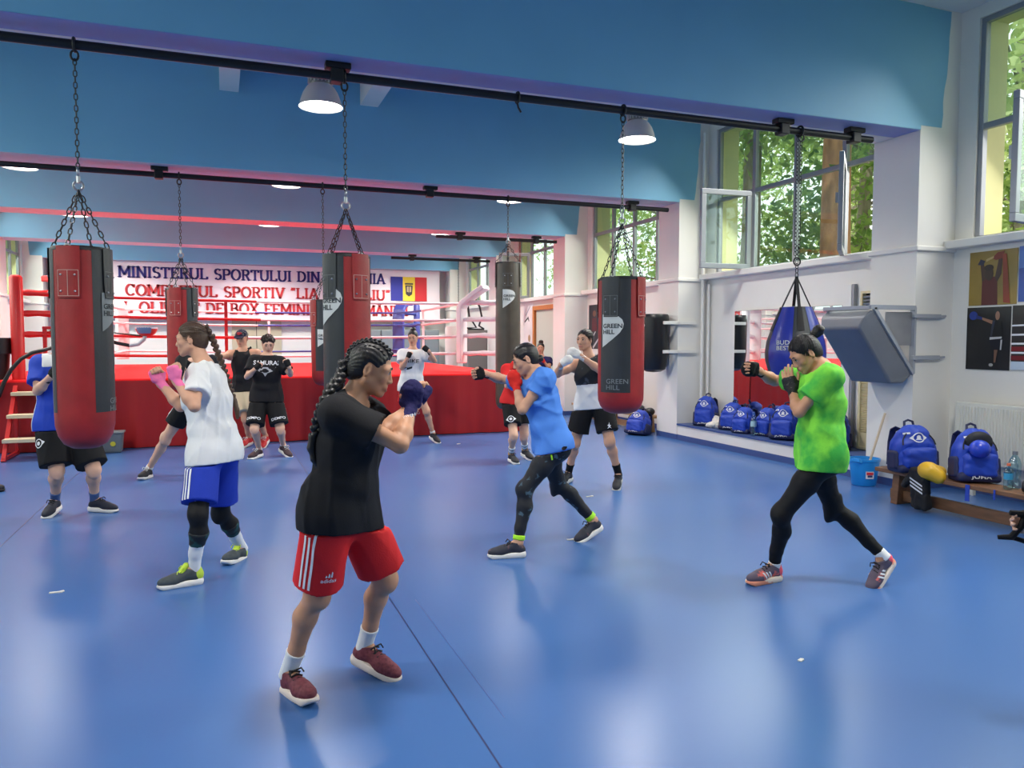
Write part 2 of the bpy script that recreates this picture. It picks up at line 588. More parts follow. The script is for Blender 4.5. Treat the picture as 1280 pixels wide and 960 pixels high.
def window(k, side, idx, openings=()):
    w0, w1 = PY[k] + PW + .15, PY[k + 1] - .215
    xs = WX + .06 if side > 0 else LWX - .06
    z0, z1, zt = 2.64, 4.93, 3.82
    m = MB(); frame_bars(m, (0, 1, 0), (xs, w0, z0), w1 - w0, z1 - z0, .055, .07)
    win = struct(m.build('window_%d' % idx, alu, bevel=.006))
    n = 4
    cw = (w1 - w0) / n
    for j in range(1, n):
        m = MB(); m.box((xs - .032, w0 + cw * j - .033, z0 + .05), (xs + .032, w0 + cw * j + .033, z1 - .05)); m.build('mullion', alu, win, bevel=.006)
    for j in range(n):
        m = MB(); m.box((xs - .030, w0 + cw * j + .03, zt - .032), (xs + .030, w0 + cw * (j + 1) - .03, zt + .032)); m.build('transom', alu, win, bevel=.006)
        y0, y1 = w0 + cw * j + .033, w0 + cw * (j + 1) - .033
        m = MB(); m.box((xs - .003, y0, zt + .032), (xs + .003, y1, z1 - .055)); m.build('pane', pane_m, win)
        op = [q for q in openings if q[0] == j]
        if not op:
            m = MB(); m.box((xs - .003, y0, z0 + .055), (xs + .003, y1, zt - .032)); m.build('pane', pane_m, win)
        else:
            _, hinge, ang = op[0]                     # hinge 0 = near end, 1 = far end of the light; ang from the wall
            hy = y0 if hinge == 0 else y1
            s = 1 if hinge == 0 else -1
            ax = np.array([-side * math.sin(ang), s * math.cos(ang), 0])
            o = np.array([xs - side * .05, hy, z0 + .02])
            m = MB(); frame_bars(m, ax, o, cw - .05, zt - z0 - .03, .075, .055)
            sa = m.build('sash', alu, win, bevel=.006)
            m = MB(); c = o + ax * (cw - .05) / 2 + np.array([0, 0, (zt - z0 - .03) / 2])
            m.obox(c, (ax, np.cross(ax, (0, 0, 1)), (0, 0, 1)), ((cw - .05) / 2 - .07, .003, (zt - z0 - .03) / 2 - .07)); m.build('pane', pane_m, sa)
            m = MB(); c2 = o + ax * (cw - .09) + np.array([0, 0, .62]); m.obox(c2 + np.cross(ax, (0, 0, 1)) * .04, (ax, np.cross(ax, (0, 0, 1)), (0, 0, 1)), (.012, .02, .06)); m.build('handle', steel, sa)
    return win


R = math.radians
window(1, 1, 1, ((3, 0, R(102)),))
window(2, 1, 2, ((3, 0, R(86)), (0, 1, R(134 - 90 + 2)),))
window(3, 1, 3)
window(4, 1, 4, ((3, 0, R(80)),))
window(5, 1, 5)
window(0, 1, 6)
for k in range(6): window(k, -1, 7 + k)

# raised step with blue top along the mirror bay
m = MB(); m.box((PX + .01, PY[2] + PW, 0), (WX - .006, PY[3], .235)); st = struct(m.build('trim_1', white))
m = MB(); m.box((PX - .005, PY[2] + PW, .235), (WX - .006, PY[3], .262)); m.build('step_top', floor_dark, st)
m = MB(); m.box((PX + .004, PY[2] + PW, 0), (PX + .01, PY[3], .085)); m.build('step_band', floor_dark, st)

# heating pipes up the corner by the second pillar
m = MB(); m.tube([(7.30, 10.62, .26), (7.30, 10.62, 4.9)], .028, 12); hp = struct(m.build('wall_pipe', white, smooth=True))
m = MB(); m.tube([(7.36, 10.54, .26), (7.36, 10.54, 2.5)], .02, 12); hp = struct(m.build('wall_pipe', white, smooth=True))

# mirror on the wall
mir = empty('wall_mirror', (WX - .02, 8.8, .40), 'large frameless wall mirror above the step with the blue backpacks', 'mirror')
m = MB(); m.box((WX - .03, 7.71, .40), (WX - .006, 9.90, 2.05)); m.build('backing', mat('mirror_edge', (150, 155, 160), .5), mir)
m = MB(); m.box((WX - .034, 7.715, .405), (WX - .030, 9.895, 2.045)); m.build('mirror_glass', mat('mirror_silver', (232, 236, 236), .015, metal=1.0), mir)
m = MB(); m.box((WX - .05, 7.55, .27), (WX - .006, 7.69, 2.30)); struct(m.build('trim_2', white, bevel=.004))
m = MB(); m.box((WX - .055, 7.50, .27), (WX - .006, 7.54, 2.30)); struct(m.build('trim_3', alu, bevel=.004))

# back wall furniture door
m = MB(); m.box((.35, YB1 - .05, 0), (1.75, YB1 - .006, 2.72)); d1 = struct(m.build('door_1', mat('beige_door', (196, 186, 158), .5)))
m = MB(); m.box((1.03, YB1 - .055, .02), (1.045, YB1 - .049, 2.70)); m.build('door_gap', black_metal, d1)
m = MB(); m.tube([(.98, YB1 - .10, 1.05), (.98, YB1 - .10, 1.2)], .012, 8); m.build('handle', steel, d1)
# doorway in the far right bay
woodm = mat('orange_wood', (190, 120, 62), .5, var=.12, scale=3, stretch=(1, 12, 1))
m = MB(); frame_bars(m, (0, 1, 0), (WX - .05, 15.75, .0), 2.2, 2.45, .11, .09); d2 = struct(m.build('door_2', woodm, bevel=.006))
m = MB(); m.box((WX - .03, 15.86, .02), (WX - .008, 17.84, 2.34)); m.build('door_panel', mat('pale_green_panel', (190, 196, 182), .6), d2)
m = MB(); m.box((WX - .045, 15.9, .02), (WX - .03, 16.75, 1.72)); m.build('door_leaf', mat('grey_blue_panel', (120, 134, 142), .5), d2)

# ------------------------------------------------------------------ outside: ground, trees
m = MB(); m.box((WX + .5, -20, -.4), (70, 60, -.3)); struct(m.build('ground', mat('outside_grass', (84, 106, 52), .9, var=.2, scale=2)))
m = MB(); m.box((-60, -20, -.4), (LWX - .5, 60, -.3)); struct(m.build('ground', mat('outside_grass', (84, 106, 52), .9, var=.2, scale=2)))
leafA = mat('leaf_green', (128, 158, 78), .55, rgb2=(196, 212, 122), scale=2.5)
leafB = mat('leaf_dark_green', (84, 116, 58), .6, rgb2=(150, 176, 92), scale=2.5)
leafC = mat('leaf_pale', (172, 196, 122), .55, rgb2=(222, 228, 168), scale=2.5)
for _l in (leafA, leafB, leafC):
    _b = _l.node_tree.nodes['Principled BSDF']
    _nt = _l.node_tree
    _tr = _nt.nodes.new('ShaderNodeBsdfTranslucent'); _mx = _nt.nodes.new('ShaderNodeMixShader'); _mx.inputs[0].default_value = .45
    _nt.links.new(_b.inputs['Base Color'].links[0].from_socket, _tr.inputs[0])
    _nt.links.new(_b.outputs[0], _mx.inputs[1]); _nt.links.new(_tr.outputs[0], _mx.inputs[2]); _nt.links.new(_mx.outputs[0], _nt.nodes['Material Output'].inputs[0])
barkR = mat('red_brown_bark', (150, 104, 74), .85, rgb2=(190, 140, 104), scale=9, bump=.6, bscale=22, stretch=(1, 1, .35))
barkG = mat('grey_bark', (112, 104, 90), .85, rgb2=(150, 142, 124), scale=9, bump=.6, bscale=22, stretch=(1, 1, .35))


def tree(x, y, r, h, bark, leaf, n, z0, z1, spread, label, seed, lean=.0):
    t = empty('tree', (x, y, -.3), label, 'tree', 'trees outside the windows')
    rr = random.Random(seed)
    npr = np.random.RandomState(seed)
    m = MB()
    pts = [(x + lean * k + rr.uniform(-.04, .04), y + rr.uniform(-.04, .04), -.3 + (h + .3) * k / 7) for k in range(8)]
    m.tube(pts, [r * (1.12 - .07 * k) for k in range(8)], 14); m.build('trunk', bark, t, smooth=True)
    br = MB()
    for _ in range(9):
        z = rr.uniform(z0 + .3, z1 - .5); a = rr.uniform(0, 2 * PI); L = spread * rr.uniform(.5, .95)
        p0 = np.array([x, y, z]); p1 = p0 + np.array([math.cos(a) * L * .5, math.sin(a) * L * .5, rr.uniform(.1, .6)]); p2 = p0 + np.array([math.cos(a) * L, math.sin(a) * L, rr.uniform(.0, .9)])
        br.tube([p0, p1, p2], [r * .28, r * .17, r * .06], 6)
    stuff(br.build('branches', bark, t, smooth=True))
    # foliage: leaf blades scattered in clumps
    nc = 46
    cc = np.stack([npr.uniform(-1, 1, nc) * spread + x, npr.uniform(-1, 1, nc) * spread + y, npr.uniform(z0, z1, nc)], 1)
    ci = npr.randint(0, nc, n)
    P = cc[ci] + npr.normal(0, 1, (n, 3)) * np.array([.42, .42, .30])
    d = npr.normal(0, 1, (n, 3)); d /= np.linalg.norm(d, axis=1)[:, None]
    e = npr.normal(0, 1, (n, 3)); e -= d * (e * d).sum(1)[:, None]; e /= np.linalg.norm(e, axis=1)[:, None]
    L = npr.uniform(.07, .15, (n, 1)); Wd = L * .42
    V = np.stack([P - d * L, P + e * Wd, P + d * L, P - e * Wd], 1).reshape(-1, 3) - np.array([x, y, -.3])
    me = bpy.data.meshes.new('foliage')
    me.vertices.add(4 * n); me.vertices.foreach_set('co', V.ravel().astype(np.float32))
    me.loops.add(4 * n); me.loops.foreach_set('vertex_index', np.arange(4 * n, dtype=np.int32))
    me.polygons.add(n); me.polygons.foreach_set('loop_start', np.arange(0, 4 * n, 4, dtype=np.int32))
    try: me.polygons.foreach_set('loop_total', np.full(n, 4, dtype=np.int32))
    except Exception: pass
    me.update()
    me.materials.append(leaf)
    stuff(link(bpy.data.objects.new('foliage', me), t))
    return t


tree(10.15, 10.80, .26, 11, barkR, leafB, 2600, 5.2, 8.5, 2.2, 'tall pine with a thick red-brown trunk outside the mirror bay window', 1)
tree(9.75, 12.75, .20, 9, barkG, leafA, 2600, 5.2, 8.0, 2.0, 'tree with a slim grey trunk outside the left end of the mirror bay window', 2, .03)
tree(13.6, 13.6, .16, 9, barkG, leafB, 5200, 1.0, 7.0, 2.6, 'dense dark green tree standing behind the red-brown pine', 3)
tree(14.6, 10.8, .14, 9, barkG, leafA, 5200, .6, 7.5, 2.6, 'light green tree to the right of the red-brown pine', 4)
tree(16.2, 17.2, .2, 10, barkG, leafA, 8200, .8, 9.0, 3.2, 'broad green tree seen through the second window bay', 5)
tree(11.2, 6.9, .14, 8, barkG, leafC, 5000, 4.3, 8.2, 2.0, 'pale sunlit tree outside the nearest window at the right', 6)
tree(14.5, 23.0, .2, 10, barkG, leafA, 8200, .6, 8.5, 3.0, 'green tree seen through the third window bay', 7)
tree(17.5, 33.0, .2, 10, barkG, leafC, 6500, .6, 9.0, 3.4, 'sunlit tree seen through the farthest window bays', 8)
tree(20.5, 21.0, .2, 11, barkG, leafC, 7600, .5, 10.5, 4.2, 'large pale tree far behind the others outside', 9)
tree(20.0, 14.5, .2, 11, barkG, leafC, 7600, .5, 10.5, 4.2, 'sunlit yellow-green tree far behind the pine', 10)


# ------------------------------------------------------------------ soft-surface modelling (distance fields to one closed mesh)
def _n(v):
    v = np.array(v, float)
    return v / (np.linalg.norm(v) + 1e-12)


class Pr:
    """one blended form: distance function with bounds"""
    def __init__(s, fn, lo, hi):
        s.fn, s.lo, s.hi = fn, np.array(lo, float), np.array(hi, float)


def cap(a, b, ra, rb=None, fl=None):
    """tapered limb from a to b; fl = (axis, factor) flattens it along axis"""
    a = np.array(a, float); b = np.array(b, float)
    rb = ra if rb is None else rb
    ab = b - a
    L2 = ab @ ab + 1e-12

    def fn(P):
        q = P - a
        t = np.clip((q @ ab) / L2, 0, 1)
        q = q - t[..., None] * ab
        if fl is not None:
            n = _n(fl[0])
            c = q @ n
            q = q + (c * (1 / fl[1] - 1))[..., None] * n
        d = np.sqrt((q * q).sum(-1)) - (ra + t * (rb - ra))
        return d * (min(1, fl[1]) if fl is not None else 1)
    r = max(ra, rb) * (max(1, fl[1]) if fl is not None else 1)
    return Pr(fn, np.minimum(a, b) - r, np.maximum(a, b) + r)


def ell(c, ax, rad):
    c = np.array(c, float); A = np.array([_n(v) for v in ax]); rad = np.array(rad, float)
    ext = np.sqrt(((A * rad[:, None]) ** 2).sum(0))

    def fn(P):
        q = (P - c) @ A.T
        k0 = np.sqrt(((q / rad) ** 2).sum(-1))
        k1 = np.sqrt(((q / rad ** 2) ** 2).sum(-1)) + 1e-9
        return k0 * (k0 - 1) / k1
    return Pr(fn, c - ext, c + ext)


def loft(a, b, wa, wb, Lx, round_=.03):
    """elliptic frustum from a to b; wa, wb = (half width along Lx, half depth across)"""
    a = np.array(a, float); b = np.array(b, float)
    u = _n(b - a); L = np.linalg.norm(b - a)
    X = _n(np.array(Lx) - u * (u @ np.array(Lx))); Y = np.cross(u, X)

    def fn(P):
        q = P - a
        h = q @ u
        t = np.clip(h / L, 0, 1)
        w = wa[0] + t * (wb[0] - wa[0]); dd = wa[1] + t * (wb[1] - wa[1])
        x = q @ X; y = q @ Y
        rho = np.sqrt((x / w) ** 2 + (y / dd) ** 2)
        k1 = np.sqrt((x / w ** 2) ** 2 + (y / dd ** 2) ** 2) + 1e-9
        d2 = rho * (rho - 1) / k1
        over = np.maximum(np.abs(h - L / 2) - L / 2, 0)
        return np.where(over > 0, np.sqrt(np.maximum(d2 + round_, 0) ** 2 + over ** 2) - round_, d2)
    m = max(max(wa), max(wb))
    return Pr(fn, np.minimum(a, b) - m, np.maximum(a, b) + m)


def rbox(c, ax, half, r):
    c = np.array(c, float); A = np.array([_n(v) for v in ax]); half = np.array(half, float)
    ext = np.abs(A.T) @ half

    def fn(P):
        q = np.abs((P - c) @ A.T) - (half - r)
        return np.sqrt((np.maximum(q, 0) ** 2).sum(-1)) + np.minimum(q.max(-1), 0) - r
    return Pr(fn, c - ext, c + ext)


def wob(seed, amp, wl_, stretch=(1, 1, 1)):
    """soft folds: a sum of waves in random directions"""
    r = np.random.RandomState(seed)
    ks = [(r.normal(0, 1, 3), r.uniform(0, 6.28), r.uniform(.6, 1.5)) for _ in range(7)]
    st = np.array(stretch, float)

    def fn(P):
        s = 0
        Q = P * st
        w = None
        for i, (k, ph, f) in enumerate(ks):
            k = k / np.linalg.norm(k)
            arg = Q @ k * (6.283 / wl_ * f) + ph
            if w is not None: arg = arg + 1.1 * w
            w = np.sin(arg)
            s = s + w
        return amp * s / 3.0
    return fn


def folds(seed, amp, wl_, stretch=(1, 1, .4)):
    """creased cloth: sharp ridges along slowly turning lines"""
    r = np.random.RandomState(seed)
    ks = [(r.normal(0, 1, 3), r.uniform(0, 6.28), r.uniform(.6, 1.25), r.normal(0, 1, 3)) for _ in range(5)]
    st = np.array(stretch, float)

    def fn(P):
        Q = P * st
        s = 0
        for k, ph, f, k2 in ks:
            k = k / np.linalg.norm(k); k2 = k2 / np.linalg.norm(k2)
            w = Q @ k * (3.1416 / wl_ * f) + ph + 1.3 * np.sin(P @ k2 * 9 + ph)
            m = .5 + .5 * np.sin(P @ k2 * 7 + 2 * ph)
            s = s + m * ((1 - np.abs(np.sin(w))) ** 2.2 - .25)
        return -amp * s / 1.6
    return fn


def cutpr(pr, *pl):
    def fn(P):
        d = pr.fn(P)
        for c in pl: d = np.maximum(d, c(P))
        return d
    return Pr(fn, pr.lo, pr.hi)


def field(prims, vox, cuts=(), post=None, margin=None):
    """prims: (Pr, k, op) with op 'u' union, 's' carve, 'n' union without blend; returns grid"""
    lo = np.min([p.lo for p, k, o in prims if o != 's'], 0) - 3 * vox
    hi = np.max([p.hi for p, k, o in prims if o != 's'], 0) + 3 * vox
    n = np.ceil((hi - lo) / vox).astype(int) + 1
    F = np.full(n, 1e3, np.float32)
    axs = [lo[i] + vox * np.arange(n[i]) for i in range(3)]
    for p, k, op in prims:
        mg = max(k, 0) * 1.0 + 2.5 * vox
        i0 = np.clip(np.floor((p.lo - mg - lo) / vox).astype(int), 0, n)
        i1 = np.clip(np.ceil((p.hi + mg - lo) / vox).astype(int) + 1, 0, n)
        if (i1 <= i0).any(): continue
        sl = tuple(slice(a, b) for a, b in zip(i0, i1))
        G = np.stack(np.meshgrid(axs[0][sl[0]], axs[1][sl[1]], axs[2][sl[2]], indexing='ij'), -1)
        d = p.fn(G)
        f = F[sl]
        if op == 's':
            if k > 0:
                h = np.maximum(k - np.abs(-d - f), 0) / k
                F[sl] = np.maximum(f, -d) + h * h * k * .25
            else: F[sl] = np.maximum(f, -d)
        else:
            if k > 0:
                h = np.maximum(k - np.abs(d - f), 0) / k
                F[sl] = np.minimum(f, d) - h * h * k * .25
            else: F[sl] = np.minimum(f, d)
    act = np.abs(F) < max(.05, 4 * vox)
    if post is not None or cuts:
        ii = np.argwhere(act | (F < 0))
        P = lo + ii * vox
        val = F[tuple(ii.T)]
        if post is not None: val = val + post(P)
        for c in cuts:
            val = np.maximum(val, c(P))
        F[tuple(ii.T)] = val
    return F, lo, vox


def plane(p, n):
    p = np.array(p, float); n = _n(n)
    return lambda P: (P - p) @ n


def lplane(p, n, c, r):
    """cut beyond plane (p, n) only within distance r of c"""
    p = np.array(p, float); n = _n(n); c = np.array(c, float)

    def fn(P):
        d = (P - p) @ n
        near = np.sqrt(((P - c) ** 2).sum(-1))
        return np.where(near < r, d, -1.0)
    return fn


def nets(F, lo, vox):
    """surface nets on the grid"""
    ins = F < 0
    I = ins.astype(np.int8)
    c = (I[:-1, :-1, :-1] + I[1:, :-1, :-1] + I[:-1, 1:, :-1] + I[1:, 1:, :-1] + I[:-1, :-1, 1:] + I[1:, :-1, 1:] + I[:-1, 1:, 1:] + I[1:, 1:, 1:])
    A = (c > 0) & (c < 8)
    idx = np.argwhere(A)
    vid = np.full(A.shape, -1, np.int64)
    vid[tuple(idx.T)] = np.arange(len(idx))
    off = np.array([(i, j, k) for i in (0, 1) for j in (0, 1) for k in (0, 1)])
    val = np.stack([F[tuple((idx + o).T)] for o in off], 1).astype(np.float64)
    acc = np.zeros((len(idx), 3)); cnt = np.zeros(len(idx))
    for a in range(8):
        for b in range(a + 1, 8):
            if np.abs(off[a] - off[b]).sum() != 1: continue
            va, vb = val[:, a], val[:, b]
            x = (va < 0) != (vb < 0)
            t = np.clip(va / np.where(np.abs(va - vb) < 1e-12, 1e-12, va - vb), 0, 1)
            acc += np.where(x[:, None], off[a] + t[:, None] * (off[b] - off[a]), 0)
            cnt += x
    V = lo + (idx + acc / cnt[:, None]) * vox
    Q = []
    nx, ny, nz = F.shape
    for ax in range(3):
        o1, o2 = [(1, 2), (2, 0), (0, 1)][ax]
        sl0 = [slice(1, -1)] * 3; sl1 = [slice(1, -1)] * 3
        sl0[ax] = slice(0, -1); sl1[ax] = slice(1, None)
        a, b = ins[tuple(sl0)], ins[tuple(sl1)]
        e = np.argwhere(a != b)
        if not len(e): continue
        sgn = a[tuple(e.T)]
        base = e.copy()
        for q in range(3):
            if q != ax: base[:, q] += 1
        d1 = np.zeros(3, int); d1[o1] = 1
        d2 = np.zeros(3, int); d2[o2] = 1
        q = np.stack([vid[tuple((base - d1 - d2).T)], vid[tuple((base - d2).T)], vid[tuple(base.T)], vid[tuple((base - d1).T)]], 1)
        q[~sgn] = q[~sgn][:, ::-1]
        Q.append(q)
    Q = np.concatenate(Q)
    Q = Q[(Q >= 0).all(1)]
    return V, Q


def mesh_np(name, V, Q, mt, parent=None, smooth=True, attr=None, mats_idx=None):
    me = bpy.data.meshes.new(name)
    offp = wl(parent)
    V = np.asarray(V) - offp
    k = Q.shape[1]
    me.vertices.add(len(V)); me.vertices.foreach_set('co', V.ravel().astype(np.float32))
    me.loops.add(k * len(Q)); me.loops.foreach_set('vertex_index', Q.ravel().astype(np.int32))
    me.polygons.add(len(Q)); me.polygons.foreach_set('loop_start', np.arange(0, k * len(Q), k, dtype=np.int32))
    try: me.polygons.foreach_set('loop_total', np.full(len(Q), k, dtype=np.int32))
    except Exception: pass
    me.update(calc_edges=True)
    if smooth: me.polygons.foreach_set('use_smooth', np.ones(len(Q), bool))
    for x in (mt if isinstance(mt, (list, tuple)) else [mt]): me.materials.append(x)
    if mats_idx is not None: me.polygons.foreach_set('material_index', mats_idx.astype(np.int32))
    if attr:
        for nm, a in attr.items():
            at_ = me.attributes.new(nm, 'FLOAT', 'POINT')
            at_.data.foreach_set('value', a.astype(np.float32))
    o = bpy.data.objects.new(name, me)
    link(o, parent)
    WL[o.name] = offp
    return o


def soft(name, prims, vox, mt, parent=None, cuts=(), post=None, keep=None, relax=1):
    F, lo, vx = field(prims, vox, cuts, post)
    V, Q = nets(F, lo, vx)
    o = mesh_np(name, V, Q, mt, parent)
    if keep is not None: keep[name] = (V, Q)
    return o


def bvh(V, Q):
    return BVHTree.FromPolygons([tuple(v) for v in V], [tuple(int(i) for i in q) for q in Q])


def decal(name, tree_, v2, faces, o, u, v_, n, mt, parent, lift=.002, reach=.5):
    """print 2D shapes on a modelled surface: points at o + u x + v y are dropped along -n onto it"""
    o = np.array(o, float); u = _n(u); v_ = _n(v_); n = _n(n)
    out = []
    last = None
    for x, y in v2:
        p = o + u * x + v_ * y + n * reach
        h, nn, _, _ = tree_.ray_cast(Vector(p), Vector(-n), reach * 2)
        if h is None:
            q = p - n * (reach if last is None else last)
        else:
            q = np.array(h)
            last = (p - q) @ n
        out.append(q + n * lift)
    m = MB()
    m.add(out, faces)
    return m.build(name, mt, parent)


def grid2d(w, h, nx, ny):
    """flat w x h patch split in cells, centred"""
    v = [(-w / 2 + w * i / nx, -h / 2 + h * j / ny) for j in range(ny + 1) for i in range(nx + 1)]
    f = [(j * (nx + 1) + i, j * (nx + 1) + i + 1, (j + 1) * (nx + 1) + i + 1, (j + 1) * (nx + 1) + i) for j in range(ny) for i in range(nx)]
    return v, f


def disc2d(r, n=20, r0=0.0):
    if r0: return [(rr * math.cos(2 * PI * k / n), rr * math.sin(2 * PI * k / n)) for rr in (r0, r) for k in range(n)], [(k, (k + 1) % n, n + (k + 1) % n, n + k) for k in range(n)]
    return [(0, 0)] + [(r * math.cos(2 * PI * k / n), r * math.sin(2 * PI * k / n)) for k in range(n)], [(0, 1 + k, 1 + (k + 1) % n) for k in range(n)]


def join2d(*parts):
    V, Fc = [], []
    for (v, f), dx, dy in parts:
        b = len(V)
        V += [(x + dx, y + dy) for x, y in v]
        Fc += [tuple(i + b for i in q) for q in f]
    return V, Fc

# ================================================================== OBJECTS
# ------------------------------------------------------------------ pipes under the beams with their clamps
PZ = ZB - .10
PIPES = {2: (LWX + .1, 6.42, PY[2] + .19, [-3.2, .91, 5.27, 6.18]), 3: (LWX + .1, 6.79, PY[3] + .19, [-3.4, -.68, 2.85, 6.13]),
         4: (4.12, 6.77, PY[4] + .19, [4.62, 6.30]), 5: (4.12, 6.77, PY[5] + .19, [4.66, 6.39])}
PLAB = {2: 'long black steel pipe under the nearest blue beam', 3: 'long black steel pipe under the second blue beam',
        4: 'short black pipe under the third blue beam', 5: 'short black pipe under the farthest blue beam'}
PIPEY = {}
for k, (x0, x1, y, cl) in PIPES.items():
    PIPEY[k] = y
    t = empty('hanging_pipe', (x0, y, PZ), PLAB[k], 'pipe')
    m = MB(); m.tube([(x0, y, PZ), ((x0 + x1) / 2, y, PZ), (x1, y, PZ)], .034, 14); m.build('pipe', black_metal, t, smooth=True)
    for x in cl:
        m = MB(); m.box((x - .05, y - .055, PZ - .055), (x + .05, y + .055, PZ + .05)); m.box((x - .09, y - .05, PZ + .05), (x + .11, y + .05, ZB - .001))
        m.build('clamp', black_metal, t, bevel=.008)


def s_hook(mb, x, y, z, r=.045):
    mb.torus((x, y, z), (1, 0, 0), r, .009, 14, 6)


m = MB(); y = PIPEY[2]; m.torus((2.45, y, PZ), (1, 0, 0), .047, .009, 16, 6); m.tube([(2.45, y, PZ - .05), (2.45, y - .02, PZ - .09), (2.47, y - .03, PZ - .13)], .009, 6)
centred(m, 'pipe_hook', black_metal, 'empty black hook on the nearest pipe between two bags', 'hook', smooth=True)


def chain(mb, a, b, link_len=.05, w=.017, r=.0042, seg=10):
    a = np.array(a, float); b = np.array(b, float)
    d = b - a; L = np.linalg.norm(d); d /= L
    _, u, v = orth(d)
    n = max(2, int(round(L / (link_len * .74))))
    for i in range(n):
        c = a + d * L * (i + .5) / n
        s, q = (u, v) if i % 2 else (v, u)
        hl = link_len / 2 - r
        pts = []
        for k in range(seg):
            t = 2 * PI * k / seg
            x = math.sin(t) * w; y_ = math.cos(t)
            pts.append(c + s * x + d * (math.copysign(abs(y_) ** .7, y_) * hl))
        vv, ff = [], []
        for k in range(seg):
            tg = _n(pts[(k + 1) % seg] - pts[k - 1]); e = np.cross(tg, q)
            for j in range(4):
                g = PI / 2 * j
                vv.append(pts[k] + (e * math.cos(g) + q * math.sin(g)) * r)
        for k in range(seg):
            for j in range(4):
                ff.append((k * 4 + j, k * 4 + (j + 1) % 4, ((k + 1) % seg) * 4 + (j + 1) % 4, ((k + 1) % seg) * 4 + j))
        mb.add(vv, ff)


bag_red = mat('red_bag_leather', (150, 34, 34), .45, var=.16, scale=7, bump=.12, bscale=70)
bag_black = mat('black_bag_leather', (42, 46, 50), .45, var=.12, scale=6, bump=.15, bscale=60)
bag_brown = mat('worn_brown_black_leather', (74, 66, 56), .36, var=.2, scale=5, bump=.12, bscale=50)
bag_blue = mat('blue_bag_leather', (40, 52, 150), .28, var=.1, scale=4, bump=.06, bscale=40)
logo_grey = mat('pale_logo_print', (205, 208, 204), .6)
logo_dim = mat('worn_grey_logo_print', (128, 134, 134), .6)
logo_dark = mat('dark_logo_lettering', (36, 44, 48), .6)
stitch = mat('stitch_thread', (190, 150, 140), .7)
stitch_k = mat('stitch_thread_grey', (104, 108, 108), .7)

_drop = [(0, 0), (.05, .03), (.11, .075), (.165, .125), (.19, .165), (.198, .20), (.185, .237), (.155, .262), (.11, .276), (.06, .281), (0, .281)]


def drop_logo(scale=1.0):
    v = [(x * scale, y * scale) for x, y in _drop]
    return v, [tuple(range(len(v)))]


